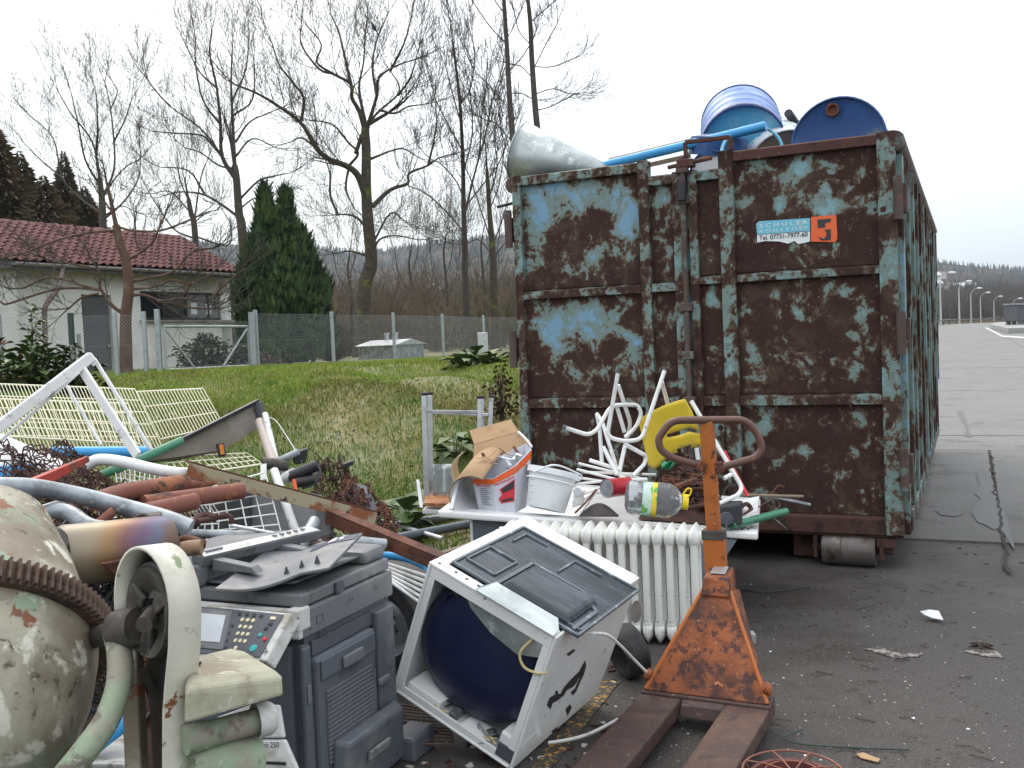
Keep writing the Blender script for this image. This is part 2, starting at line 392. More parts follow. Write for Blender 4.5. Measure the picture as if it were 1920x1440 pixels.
def mk_ground():
    m, t, b = new_mat('ground_mix'); x = NT(t, 'Object')
    bank = x.attr('bank'); far = x.attr('far')
    # asphalt
    n1 = x.noise(1.1, 6, .6); n2 = x.noise(9, 6, .65); n3 = x.noise(160, 3, .6); fl = x.noise(230, 2, .5)
    a = x.mix(x.ramp(n1, .35, .68), (.038, .034, .030), (.104, .097, .090)); a = x.mix(x.ramp(n2, .5, .72), a, (.030, .024, .019))
    a = x.mix(x.ramp(x.noise(70, 4, .7), .40, .62, 0, .75), a, (.115, .104, .094)); a = x.mix(x.ramp(n3, .38, .62, 0, .7), a, (.028, .024, .021)); a = x.mix(x.ramp(fl, .66, .70), a, (.36, .34, .31))
    v = x.ramp(x.voro(95), .02, .10, 1, 0); sel = x.ramp(x.noise(31, 2), .60, .64); a = x.mix(x.math('MULTIPLY', v, sel), a, (.5, .49, .46))
    # soil & moss under the grass
    g = x.mix(x.ramp(x.noise(.9, 6), .4, .62), (.105, .125, .024), (.19, .155, .045)); g = x.mix(x.ramp(x.noise(14, 6), .5, .7), g, (.06, .07, .012)); g = x.mix(x.ramp(x.noise(34, 5), .6, .7), g, (.16, .12, .07))
    fg = x.mix(x.ramp(x.noise(.02, 8, .65), .4, .6), (.055, .050, .038), (.10, .075, .052)); fg = x.mix(x.ramp(x.noise(.007, 6, .6), .5, .56), fg, (.018, .028, .020))
    edge = x.ramp(x.math('ADD', bank, x.math('MULTIPLY', x.math('SUBTRACT', x.noise(5, 5), .5), .9)), .38, .52)
    c = x.mix(edge, a, g); c = x.mix(x.ramp(far, .2, .8), c, fg); t.links.new(c, b.inputs['Base Color'])
    rg = x.ramp(n1, .3, .7, .42, .8); t.links.new(rg, b.inputs['Roughness']); x.bump(b, x.noise(120, 6, .7), .45, .006)
    t.links.new(x.ramp(far, 0, 1, .28, 0), b.inputs['Specular IOR Level'])
    u = np.linspace(-1, 1, 301); xs = 3500 * np.sinh(7.6 * u) / np.sinh(7.6)
    w = np.linspace(0, 1, 330); ys = -60 + 4600 * (np.sinh(6.6 * (w - .22)) + np.sinh(6.6 * .22)) / (np.sinh(6.6 * .78) + np.sinh(6.6 * .22))
    # denser rows near the pile
    ys = np.sort(np.concatenate([ys, np.linspace(6.5, 21, 60)])); xs = np.sort(np.concatenate([xs, np.linspace(-9, 3, 60)]))
    X, Y = np.meshgrid(xs, ys); Z = th(X, Y); nx = len(xs)
    vs = np.stack([X, Y, Z], -1).reshape(-1, 3)
    i = np.arange(len(ys) - 1)[:, None] * nx + np.arange(nx - 1)[None]
    fs = np.stack([i, i + 1, i + nx + 1, i + nx], -1).reshape(-1, 4)
    o = mesh_np('ground', vs, fs, m, kind='structure', smooth=True)
    sl = -((X - CO.x) * CXA.x + (Y - CO.y) * CXA.y)
    bk = sst(Y + .5 * np.sin(X * 1.3), 6.1, 7.6) * sst(sl, .15, .7)
    at = o.data.attributes.new('bank', 'FLOAT', 'POINT'); at.data.foreach_set('value', bk.reshape(-1).astype(np.float32))
    fr = sst(Y, 45, 90) * sst(np.hypot(X, Y), 40, 90)
    at = o.data.attributes.new('far', 'FLOAT', 'POINT'); at.data.foreach_set('value', fr.reshape(-1).astype(np.float32))
    o['label'] = 'dark worn asphalt yard running up into the mossy grass bank'
    return o
mk_ground()

# concrete slabs of the road beyond the asphalt, laid square to the container
M_slab = None
def mk_slabs():
    m, t, b = new_mat('concrete_slab'); x = NT(t, 'Object')
    c = x.mix(x.noise(.6, 6, .6), (.125, .119, .110), (.225, .217, .202)); c = x.mix(x.ramp(x.noise(1.7, 6, .62, .4), .55, .64), c, (.105, .10, .094))
    c = x.mix(x.ramp(x.noise(60, 4), .45, .7, 0, .5), c, (.28, .275, .26)); c = x.mix(x.ramp(x.noise(7, 6), .64, .70), c, (.075, .07, .062))
    c = x.mix(x.ramp(x.noise(180, 2), .66, .7), c, (.42, .41, .39))
    t.links.new(c, b.inputs['Base Color']); b.inputs['Roughness'].default_value = .75; x.bump(b, x.noise(80, 5, .7), .3, .004)
    root = thing('concrete_road', 'pale concrete slab road running away beside the container', None, loc=(0, 0, 0)); root['kind'] = 'structure'
    pa = G(1840, 850); v_a = (pa - CO).dot(CXA); v_b = (G(1915, 1050) - CO).dot(CXA); vj = (v_a + v_b) / 2
    u0 = (G(1790, 1017) - CO).dot(CYA); u1 = (G(1820, 846) - CO).dot(CYA)
    global VJ, UU0
    VJ, UU0 = vj, u0
    us = [u0, u1, u1 + 1.6, u1 + 6.2, u1 + 11, u1 + 16, u1 + 22, u1 + 28, u1 + 36, u1 + 46, u1 + 58, u1 + 72, u1 + 88, u1 + 108, u1 + 130, u1 + 160, u1 + 200]
    vv = [vj - 7.4, vj - 3.7, vj, vj + 3.7, vj + 7.4, vj + 11.5, vj + 16]
    r_ = random.Random(3)
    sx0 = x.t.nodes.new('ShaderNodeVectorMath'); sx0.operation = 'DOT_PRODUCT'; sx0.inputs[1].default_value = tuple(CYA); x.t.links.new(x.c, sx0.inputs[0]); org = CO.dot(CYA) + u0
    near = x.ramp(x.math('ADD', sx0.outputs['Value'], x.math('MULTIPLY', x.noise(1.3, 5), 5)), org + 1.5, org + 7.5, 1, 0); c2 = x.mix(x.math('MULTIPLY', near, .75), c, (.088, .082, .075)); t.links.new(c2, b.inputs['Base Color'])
    def pt(v, u, dz):
        p = CO + CXA * v + CYA * u
        return (p.x, p.y, thz(p.x, p.y) + dz)
    for i in range(len(us) - 1):
        if i == 1: vv = [vj - 16, vj - 12.8, vj - 9.1, vj - 5.4] + [q + 2.2 for q in vv[2:]]
        for j in range(len(vv) - 1):
            lo = .35 - .06 * max(0, us[i] - u0 - 8)
            if vv[j + 1] < lo + .05: continue
            a, b2, c_, d = max(vv[j] + .014, lo), vv[j + 1] - .014, us[i] + .014, us[i + 1] - .014
            n = 6 if us[i] - u0 < 30 else 2
            sk = .035 * math.sin(i * 2.1); vs = []; h = .012 + r_.random() * .004
            mb = MB()
            def rag(v, k): return v + (.03 * noise.noise(Vector((k * 3.1, v, 1))) if abs(v - vj) < .1 else 0)
            nn = 10
            top = []
            for q in range(nn + 1):
                top.append(pt(rag(b2, us[i] + q), c_ + (d - c_) * q / nn, h))
            top2 = [pt(a, c_ + (d - c_) * (1 - q / nn), h) for q in range(nn + 1)]
            full = top + top2; k = len(full)
            vs = full + [(p[0], p[1], p[2] - h - .03) for p in full]
            # strip quads on top so that the slab follows the ground
            fs = [(q, q + 1, 2 * nn - q, 2 * nn + 1 - q) for q in range(nn)]
            fs += [(q, (q + 1) % k, k + (q + 1) % k, k + q) for q in range(k)]
            mb._add(vs, fs); mb.build('slab', m, root)
mk_slabs()

# white edge marking and traffic island far down the road
M_line = mat('road_line_paint', (.62, .62, .60), .6, layers=[((.3, .3, .29), 8, .5, .7)], var=.05)
def rp(px, D, dz=0.0):
    p = P(px, 600, D); return Vector((p.x, p.y, thz(p.x, p.y) + dz))
mb = MB()
pp = [rp(1738, 70), rp(1752, 73)]
mb.poly([rp(1733, 26, .02), rp(1741, 26, .02), rp(1741, 27.2, .02), rp(1731, 27.2, .02)], .002, (0, 0, 1)); 
mb.build('road_marking', M_line, kind='structure', label='short white painted dash beside the far container corner')
mb = MB(); mb.poly([rp(1846, 105, .02), rp(1878, 70, .02), rp(1925, 64, .02), rp(1925, 66.5, .02), rp(1880, 73, .02), rp(1851, 105, .02)], .002, (0, 0, 1))
mb.build('road_marking', M_line, kind='structure', label='white line curving in front of the traffic island')
isl = thing('traffic_island', 'low concrete traffic island under the dark roadside cabinet', None, loc=rp(1890, 90)); isl['kind'] = 'structure'
M_conc = mat('pale_concrete', (.33, .33, .31), .8, layers=[((.2, .2, .19), 4, .5, .7)], var=.1)
i0 = [rp(1857, 100, 0), rp(1890, 78, 0), rp(1990, 76, 0), rp(1990, 110, 0), rp(1868, 112, 0)]
mb = MB(); mb._add(i0 + [p + V(0, 0, .45) for p in i0], [(0, 1, 2, 3, 4), (9, 8, 7, 6, 5)] + [(i, (i + 1) % 5, 5 + (i + 1) % 5, 5 + i) for i in range(5)])
mb.build('kerb', M_conc, isl, bevel=.03)

# ================================================================ far things
root = thing('roadside_cabinet', 'dark grey slatted roadside container on the traffic island', 'cabinet', loc=rp(1895, 92, .45))
o = rp(1881, 92, .45); e_ = rp(1909, 90, .45); dx = (e_ - o).normalized(); mm = frame(o, dx, (0, 1, 0)); wd = (e_ - o).length
hh = 5 / 1.0
hh = (598 - 568) / F * 92
mb = MB(mm); mb.box(0, wd, 0, 2.2, .35, hh + .35); mb.build('body', M_greyd, root)
mb = MB(mm); mb.box(-.1, wd + .15, -.1, 2.4, hh + .353, hh + .5); mb.build('roof', M_steel, root)
for i in range(9):
    mb = MB(mm); mb.box(wd * (i + .3) / 9.3, wd * (i + .7) / 9.3, -.05, -.002, .4, hh + .2); mb.build('slat', M_grey, root)
for i in range(3):
    mb = MB(mm); mb.box(wd * (i * .35 + .08), wd * (i * .35 + .16), .1, 2, 0, .347); mb.build('foot', M_conc, root)

def lamp(px, top, D, bx=None):
    p = rp(bx or px, D); ztop = CAM.z + (639.8 - .041 * (px - 960) - top) / F * D
    r = thing('street_lamp', '', 'street lamp', loc=p, group='street lamps along the far road')
    H = ztop - p.z - 1.2; q = p + V(0, 0, H)
    MB().tube([p, q], [.17, .10], 8).build('pole', M_lamp, r, smooth=True)
    a = 1.5
    pts = bez([q, q + V(a * .35, 0, .75), q + V(a * .75, -.1, 1.15), q + V(a, -.1, 1.2)], 4)
    MB().tube(pts, .05, 6).build('arm', M_lamp, r, smooth=True)
    h = q + V(a + .35, -.1, 1.15)
    MB().lathe([(0, -.62), (.16, -.5), (.24, 0), (.18, .45), (0, .6)], h, (1, 0, 0), 10).build('lamp_head', M_lamph, r, smooth=True)
    return r
M_lamp = mat('lamp_post_paint', (.50, .50, .48), .6, var=.05); M_lamph = mat('lamp_head_paint', (.68, .69, .70), .4, var=.05)
_labs = ['tallest street lamp, nearest to the container', 'second street lamp from the container along the far road', 'third street lamp from the container along the far road',
         'fourth street lamp from the container along the far road', 'street lamp at the end of the row beside the island', 'street lamp rising behind the dark roadside cabinet']
for (px, top, D, bx), lb in zip([(1767, 512, 150, 1764), (1801, 528, 178, 1799), (1821, 541, 208, 1821), (1840, 549, 235, 1839), (1865, 556, 262, 1864), (1899, 560, 230, 1899)], _labs):
    lamp(px, top, D, bx)['label'] = lb

# guard rail on the left road edge
gr = thing('guard_rail', 'thin dark guard rail along the far edge of the road', 'guard rail', loc=rp(1780, 150))
pts = [rp(x, D, .75) for x, D in ((1700, 118), (1740, 128), (1780, 150), (1815, 190), (1845, 235), (1875, 280))]
MB().tube(pts, .17, 6, flat=.5).build('rail', M_greyd, gr)
for i in range(16):
    t_ = i / 15 * (len(pts) - 1); k = min(int(t_), len(pts) - 2); p = pts[k].lerp(pts[k + 1], t_ - k)
    MB().beam(p - V(0, 0, .85), p, .14).build('post', M_greyd, gr)

# hillside houses
M_hw = mat('house_render_white', (.72, .72, .70), .7, var=.05); M_hr = mat('house_roof_pale', (.62, .64, .66), .6, var=.1); M_hrd = mat('house_roof_brown', (.22, .15, .13), .7, var=.1)
M_glassd = mat('dark_window_glass', (.02, .022, .025), .1, var=.1)
hs = [(1741, 522, 1150, 1.1), (1752, 524, 1160, 1.2), (1764, 521, 1180, 1), (1738, 540, 1050, 1.3), (1758, 537, 1060, 1), (1779, 541, 1080, 1), (1799, 544, 1090, 1.2), (1822, 541, 1140, 1),
      (1827, 550, 1080, .9), (1736, 555, 950, 1.1), (1783, 562, 900, 1.1), (1790, 565, 890, 1), (1855, 555, 1050, .7), (812, 541, 700, .8), (822, 545, 690, .7)]
rr = random.Random(5); HOUSES = []
for i, (px, py, D, s) in enumerate(hs):
    D = 500
    while D < 2400 and P(px, py + 3, D).z > thz(P(px, py + 3, D).x, D): D += 12
    p = P(px, py, D); base = Vector((p.x, p.y, thz(p.x, p.y))); HOUSES.append((p.x / p.y, D)); s *= D / 1000
    r = thing('hillside_house', 'white house high among the trees of the far hillside', 'house', loc=base, group='white houses on the far hillside')
    w, d, h = 8 * s, 7 * s, 4.2 * s; yaw = rr.uniform(-.7, .7)
    mm = Matrix.Translation(base) @ Matrix.Rotation(yaw, 4, 'Z')
    MB(mm).box(-w / 2, w / 2, -d / 2, d / 2, -3, h).build('wall', M_hw, r)
    mb = MB(mm); a = w / 2 + .6 * s; b_ = d / 2 + .8 * s
    mb._add([(-a, -b_, h + .01), (a, -b_, h + .01), (a, b_, h + .01), (-a, b_, h + .01), (-a, 0, h + 3 * s), (a, 0, h + 3 * s)], [(0, 1, 5, 4), (2, 3, 4, 5), (1, 2, 5), (3, 0, 4), (3, 2, 1, 0)])
    mb.build('roof', [M_hr, M_hr, M_hrd][i % 3], r)
    for k in (-1, 0, 1):
        MB(mm).box(k * w * .28 - .6, k * w * .28 + .6, -d / 2 - .05, -d / 2 - .005, h * .45, h * .8).build('window', M_glassd, r)
HLAB = ['uppermost white house on the hillside beside the container edge', 'white house just right of the uppermost one on the hillside', 'white house on the hillside straight above the tallest street lamp', 'white house at the container edge, second row down the hillside',
 'white house in the second row down, left of the tallest street lamp', 'white house on the hillside between the first two street lamps, upper one', 'wide white house above the second street lamp', 'white house highest above the third street lamp', 'small white house just below the one above the third street lamp',
 'lowest white house on the hillside at the container edge', 'lowest white house between the first two street lamps, left of its neighbour', 'lowest white house between the first two street lamps, right of its neighbour', 'tiny white house farthest from the container on the hillside', 'larger pale house glimpsed through the bare thicket', 'smaller pale house glimpsed through the bare thicket, right of the larger']
for i, o in enumerate([o for o in COL.objects if o.name.startswith('hillside_house')]):
    o['label'] = HLAB[i]
    if i >= 13: o['group'] = 'pale houses behind the thicket'

hzb = MB().box(-3300, 3300, -55, 4400, -1.2, 420); HZ = hzb.build('haze', None, kind='stuff', local=True, label='thin pale haze lying over the valley')
hm = bpy.data.materials.new('haze'); hm.use_nodes = True; t_ = hm.node_tree
for n in list(t_.nodes): t_.nodes.remove(n)
o_ = t_.nodes.new('ShaderNodeOutputMaterial'); v_ = t_.nodes.new('ShaderNodeVolumePrincipled'); v_.inputs['Density'].default_value = .00013; v_.inputs['Color'].default_value = (.78, .86, .96, 1); v_.inputs['Anisotropy'].default_value = .2
t_.links.new(v_.outputs[0], o_.inputs['Volume']); HZ.data.materials.append(hm)
# ================================================================ forests
M_bark = mat('bare_branch_bark', (.065, .054, .043), .9, layers=[((.10, .09, .07), 3, .5, .7)], var=.25)
M_barkm = mat('mossy_bark', (.065, .052, .038), .9, layers=[((.11, .12, .03), 2.2, .52, .62), ((.035, .03, .024), 6, .5, .66)], var=.3, bump=(14, .6, .03))
M_twigbrown = mat('thicket_twigs', (.14, .105, .08), .95, layers=[((.09, .085, .04), .25, .5, .6), ((.22, .17, .12), .5, .52, .62)], var=.3, vs=.2)
M_twiggrey = mat('far_wood_twigs', (.12, .105, .09), .95, var=.3, vs=.02)
M_conifer = mat('far_conifer_needles', (.018, .03, .022), .9, var=.35, vs=.03)
M_spruce = mat('spruce_needles', (.15, .125, .075), .9, layers=[((.21, .155, .10), .35, .45, .6)], var=.4, vs=.6)

def conifers_np(pos, hts, nseg=6):
    """tiered ragged cones, all in one mesh"""
    V_, F_ = [], []; b = 0
    for (p, h) in zip(pos, hts):
        r = h * NR.uniform(.16, .22); tiers = 4
        for k in range(tiers):
            z0 = h * (.08 + .2 * k); z1 = min(h, z0 + h * .42); rr_ = r * (1 - .21 * k)
            a0 = NR.uniform(0, 6.28); an = a0 + np.arange(nseg) * 2 * math.pi / nseg
            rj = rr_ * NR.uniform(.75, 1.2, nseg)
            ring = np.stack([p[0] + np.cos(an) * rj, p[1] + np.sin(an) * rj, np.full(nseg, p[2] + z0) + NR.uniform(-.04, .04, nseg) * h], 1)
            V_.append(ring); V_.append([[p[0], p[1], p[2] + (z1 if k < tiers - 1 else h)]])
            for q in range(nseg): F_.append((b + q, b + (q + 1) % nseg, b + nseg, b + nseg))
            b += nseg + 1
    V_ = np.concatenate(V_); F_ = np.array(F_)[:, :3]
    return V_, F_
# conifer woods on the ridge
pos = []; hts = []
while len(pos) < 7000:
    t_ = NR.uniform(-.62, .62); D = NR.uniform(1500, 2650) if NR.rand() < .55 else NR.uniform(2350, 2560)
    x_, y_ = t_ * D, D
    if noise.noise(Vector((x_ / 260, y_ / 260, 0))) < -.05 and D < 2250: continue
    if .40 > t_ > .03 and len(pos) % 3: continue
    if any(abs(t_ - q) < .006 and D < e_ + 25 and D > e_ - 700 for q, e_ in HOUSES): continue
    pos.append((x_, y_, thz(x_, y_))); hts.append(NR.uniform(8, 15))
v_, f_ = conifers_np(pos, hts, 5); mesh_np('hillside_forest', v_, f_, M_conifer, kind='stuff', label='dark conifer wood covering the far hills up to the ridge')
pos = []; hts = []
for i in range(240):
    px = NR.uniform(1745, 1935) if i % 3 else NR.uniform(560, 960); D = NR.uniform(700, 1100)
    if px < 1780 and px > 1000: continue
    p = P(px, 600, D); pos.append((p.x, p.y, thz(p.x, p.y) - 1)); hts.append(NR.uniform(8, 13))
v_, f_ = conifers_np(pos, hts, 6); mesh_np('conifer_copse', v_, f_, M_conifer, kind='stuff', label='darker conifers standing on the lower slopes of the far hills')

def bare_template(seed, h=1., n1=10, lev=3, spread=.5):
    """unit-height bare shrub/tree as segment arrays"""
    r = random.Random(seed); A, B, R0, R1 = [], [], [], []
    def go(p, d, ln, rad, l):
        k = 3; q = p
        for i in range(k):
            d2 = (d + Vector((r.uniform(-.18, .18), r.uniform(-.18, .18), r.uniform(-.05, .16)))).normalized()
            q2 = q + d2 * ln / k; A.append(q); B.append(q2); R0.append(rad * (1 - i / k * .5)); R1.append(rad * (1 - (i + 1) / k * .5)); q = q2; d = d2
            if l > 0:
                for c in range(2 if l > 1 else r.choice((1, 2, 2))):
                    a = r.uniform(0, 6.28); o_ = d.orthogonal().normalized(); o_.rotate(Matrix.Rotation(a, 3, d)) 
                    go(q, (d + o_ * r.uniform(.5, 1.1)).normalized(), ln * r.uniform(.4, .62), rad * .5, l - 1)
    for i in range(n1):
        a = r.uniform(0, 6.28); s = r.uniform(.05, spread)
        go(Vector((math.cos(a) * s * .15, math.sin(a) * s * .15, 0)), Vector((math.cos(a) * s, math.sin(a) * s, 1)).normalized(), h * r.uniform(.5, .75), .012, lev)
    return np.array(A), np.array(B), np.array(R0), np.array(R1)
def scatter_bare(name, tmpls, places, mat_, label, rs=1.0, rmin=.0):
    A, B, R0, R1 = [], [], [], []
    for i, (x_, y_, z_, h, w) in enumerate(places):
        a, b, r0, r1 = tmpls[i % len(tmpls)]; an = NR.uniform(0, 6.28); c, s = math.cos(an), math.sin(an)
        R = np.array([[c, s, 0], [-s, c, 0], [0, 0, 1.]]); sc = np.array([w, w, h]); o_ = np.array([x_, y_, z_])
        A.append(a @ R * sc + o_); B.append(b @ R * sc + o_); R0.append(np.maximum(r0 * h * rs, rmin)); R1.append(np.maximum(r1 * h * rs, rmin * .7))
    v, f = seg_mesh(np.concatenate(A), np.concatenate(B), np.concatenate(R0), np.concatenate(R1), 3)
    return mesh_np(name, v, f, mat_, kind='stuff', label=label)
tm = [bare_template(s, 1., 4, 2, .9) for s in (1, 2, 3, 4)]
tshrub = [bare_template(s, 1., 6, 2, .9) for s in (5, 6, 7)]
# thicket between the fence and the hills
pl = []
for i in range(175):
    px = NR.uniform(560, 1230); D = NR.uniform(40, 75); p = P(px, 600, D); h = NR.uniform(2.2, 4.4) * D / 45
    pl.append((p.x, p.y, thz(p.x, p.y) - .1, h, h * .8))
scatter_bare('thicket', tm + tshrub, pl, M_twigbrown, 'brown bare thicket behind the chain-link fence', .8)
pl = []
for i in range(420):
    px = NR.uniform(-60, 1300); D = NR.uniform(90, 260); p = P(px, 600, D); h = NR.uniform(6.5, 10.5)
    pl.append((p.x, p.y, thz(p.x, p.y) - .1, h, h * .7))
for i in range(420):
    px = NR.uniform(1690, 1980); D = NR.uniform(290, 520); p = P(px, 600, D); h = NR.uniform(6.5, 11) 
    pl.append((p.x, p.y, thz(p.x, p.y) - 1, h, h * .8))
scatter_bare('bare_woodland', tm, pl, M_twiggrey, 'grey brown leafless woodland in front of the far hills', .9, .035)
pl = []
for i in range(700):
    t_ = NR.uniform(-.2, .02) if i % 2 else NR.uniform(.40, .56); D = NR.uniform(550, 1300)
    if any(abs(t_ - q) < .007 and D < e_ + 25 for q, e_ in HOUSES): continue
    pl.append((t_ * D, D, thz(t_ * D, D) - 1, NR.uniform(11, 17), 13))
tm1 = [bare_template(s, 1., 3, 1, .6) for s in (11, 12, 13)]
scatter_bare('bare_hillside_wood', tm1, pl, M_twiggrey, 'leafless wood on the slopes of the far hills', 1.6, .12)

# spruces behind the house
def spruce(px, py_top, D, label, wide=.24):
    p = P(px, 640, D); base = Vector((p.x, p.y, thz(p.x, p.y))); top = P(px, py_top, D); H = top.z - base.z
    r = thing('spruce_tree', label, 'tree', loc=base, group='spruces behind the house')
    wide *= 1.45
    MB().tube([base, base + V(0, 0, H * .97)], [H * .014, .02], 7).build('trunk', M_bark, r)
    vs = []; fs = []; n = 0
    for k in range(3800):
        z = H * (.06 + .94 * NR.uniform(0, 1) ** .85); rad = H * wide * (1 - z / H) ** .8 + .15; a = NR.uniform(0, 6.28)
        L_ = rad * NR.uniform(.55, 1.1); c, s = math.cos(a), math.sin(a); z2 = z - L_ * NR.uniform(-.15, .45); w_ = NR.uniform(.10, .24)
        p0 = base + V(c * L_ * .15, s * L_ * .15, z); p1 = base + V(c * L_, s * L_, z2); sd_ = V(-s, c, 0) * w_ * L_ * .5; pm = p0.lerp(p1, .6) + V(0, 0, .06 * L_)
        vs += [p0, pm + sd_, p1, pm - sd_, pm - V(0, 0, w_ * L_ * .9)]; fs += [(n, n + 1, n + 2), (n, n + 2, n + 3), (n, n + 4, n + 2)]; n += 5
    mesh_np('crown', [tuple(v) for v in vs], fs, M_spruce, parent=r)
for a in [(10, 225, 62, 'tall spruce at the edge behind the red-roofed house', .26), (-40, 260, 60, 'spruce standing outermost behind the house gable', .26), (58, 285, 66, 'spruce second in the row behind the house roof', .25), (140, 285, 74, 'slim spruce behind the middle of the house roof', .16), (100, 330, 60, 'low brownish spruce just above the roof ridge', .3), (175, 350, 64, 'short spruce at the end of the row over the roof', .25)]:
    spruce(*a)
leaf_wood = []
for i in range(60):
    px = NR.uniform(-40, 260); D = NR.uniform(50, 58); p = P(px, 600, D); h = NR.uniform(3.5, 6.5) * (1.25 - px / 500); leaf_wood.append((p.x, p.y, thz(p.x, p.y), h, h * .8))
scatter_bare('spruce_undergrowth', tm + tshrub, leaf_wood, M_spruce, 'brown twiggy undergrowth between the spruces and the red roof', .9)

# ================================================================ house
M_render = mat('pale_house_render', (.80, .79, .75), .85, layers=[((.62, .60, .55), .9, .5, .7), ((.48, .45, .40), 4, .64, .76)], var=.05, bump=(60, .2))
M_tile = mat('red_roof_tile', (.135, .046, .042), .8, layers=[((.20, .10, .09), 1.6, .5, .65), ((.11, .05, .045), 5, .52, .66), ((.30, .26, .22), 12, .68, .74)], var=.22, vs=2.5)
M_gutter = mat('gutter_zinc', (.30, .28, .27), .5, .3, var=.1)
M_brownpaint = mat('brown_pipe_paint', (.16, .12, .11), .6, var=.15)
M_doorgrey = mat('dark_door_paint', (.10, .10, .105), .6, var=.1)
M_frame = mat('dark_window_frame', (.035, .032, .03), .5, var=.1)
M_inside = mat('pale_interior', (.25, .26, .26), .8, var=.2, vs=1.5)
e0 = P(65, 492, 21.0); e1 = P(462, 513, 26.4); ez = (e0.z + e1.z) / 2
e0.z = e1.z = ez; hx = (e1 - e0); hx.z = 0; HL = hx.length; hx.normalize(); hy = Vector((-hx.y, hx.x, 0))
r1 = P(398, 447, 27.2); HD = (Vector((r1.x, r1.y, 0)) - Vector((e0.x, e0.y, 0))).dot(hy); HD = max(HD, 1.7); 
HM = frame(Vector((e0.x, e0.y, 0)), hx, hy)
gz = thz(e0.x + 1, e0.y + 1) - .35
rz = P(0, 402, 21.6).z
hb = thing('house', 'low white rendered house with a red tiled roof behind the chain-link fence', 'house', M=HM @ Matrix.Translation((0, 0, gz)))
X0, X1 = -.25, HL - .45; YW = .55
wallz = ez - .02
DX0, DX1 = 0, 0
def hpx(px, py):   # pixel -> (along wall, z) on the front wall plane
    rr_ = ray(px, py); p0 = Vector((e0.x, e0.y, 0)) + hy * YW; t = (p0 - CAM).dot(hy) / rr_.dot(hy); p = CAM + rr_ * t
    return (p - Vector((e0.x, e0.y, 0))).dot(hx), p.z
dl, dz = hpx(152, 552); dr, _ = hpx(208, 552); wl, wz1 = hpx(262, 547); wr, wz0 = hpx(434, 606)
wz1 = hpx(350, 548)[1]; wz0 = hpx(350, 600)[1]
xs = [X0, dl, dr, wl, wr, X1]
def HB(x0, x1, y0, y1, z0, z1, name, m, parent=hb, **k):
    return MB(HM).box(x0, x1, y0, y1, z0, z1).build(name, m, parent, **k)
mb = MB(HM)
mb.box(X0, dl, YW, YW + .3, gz - 1, wallz); mb.box(dl, dr, YW, YW + .3, dz, wallz); mb.box(dr, wl, YW, YW + .3, gz - 1, wallz)
mb.box(wl, wr, YW, YW + .3, wz1, wallz); mb.box(wl, wr, YW, YW + .3, gz - 1, wz0); mb.box(wr, X1, YW, YW + .3, gz - 1, wallz)
mb.build('front_wall', M_render, hb)
ym = YW + HD; rl = X0 - .0
mb = MB(HM); g = [(X0 - .002, YW + .302, gz - 1), (X0 - .002, YW + 2 * HD, gz - 1), (X0 - .002, YW + 2 * HD, wallz), (X0 - .002, ym, rz - .12), (X0 - .002, YW + .302, wallz + .1)]
mb.poly(g, .28, (1, 0, 0)); mb.build('gable_wall', M_render, hb)
HB(X1 - .3, X1 - .005, YW + .302, YW + 2 * HD - .01, gz - 1, wallz - .05, 'end_wall', M_render)
HB(X0 + .285, X1 - .305, YW + 2 * HD - .3, YW + 2 * HD, gz - 1, wallz - .05, 'rear_wall', M_render)
# left extension: the gable wall in view stands a step forward (bright strip at the very left)
ex = HM @ Vector((X0 - 3.2, YW - .9, 0))
mb = MB(HM); mb.poly([(X0 - 6.5, YW - .25, gz - 1), (X0 - .01, YW - .25, gz - 1), (X0 - .01, YW - .25, wallz - .06), (X0 - 6.5, YW - .25, wallz - .06)], .24, (0, 1, 0)); mb.build('side_wall', M_render, hb)
d = HB(dl + .02, dr - .02, YW + .1, YW + .16, gz - .8, dz - .02, 'door', M_doorgrey)
HB(dr - .14, dr - .06, YW + .02, YW + .095, gz + .95, gz + 1.0, 'handle', M_steel, d)
f = MB(HM); fw = .06
f.box(wl, wr, YW + .05, YW + .11, wz0, wz0 + fw); f.box(wl, wr, YW + .05, YW + .11, wz1 - fw, wz1)
nw = 4; dw = (wr - wl) / nw
for i in range(nw + 1):
    a = wl + i * dw - fw / 2; a = min(max(a, wl), wr - fw); f.box(a, a + fw, YW + .045, YW + .115, wz0 + fw, wz1 - fw)
wf = f.build('window', M_frame, hb)
for i in range(nw): HB(wl + i * dw + .05, wl + (i + 1) * dw - .05, YW + .07, YW + .08, wz0 + fw + .003, wz1 - fw - .003, 'pane', [M_glassd, M_glassd, M_inside, M_inside][i], wf)
for i in range(5): HB(wl + dw * 2 + .15 + i * .5, wl + dw * 2 + .35 + i * .5, YW + .055, YW + .066, wz0 + .15, wz0 + .45, 'notice', M_paper, wf)
HB(wl - .05, wr + .1, YW - .12, YW + .04, wz0 - .05, wz0 - .003, 'sill', M_gutter, wf)
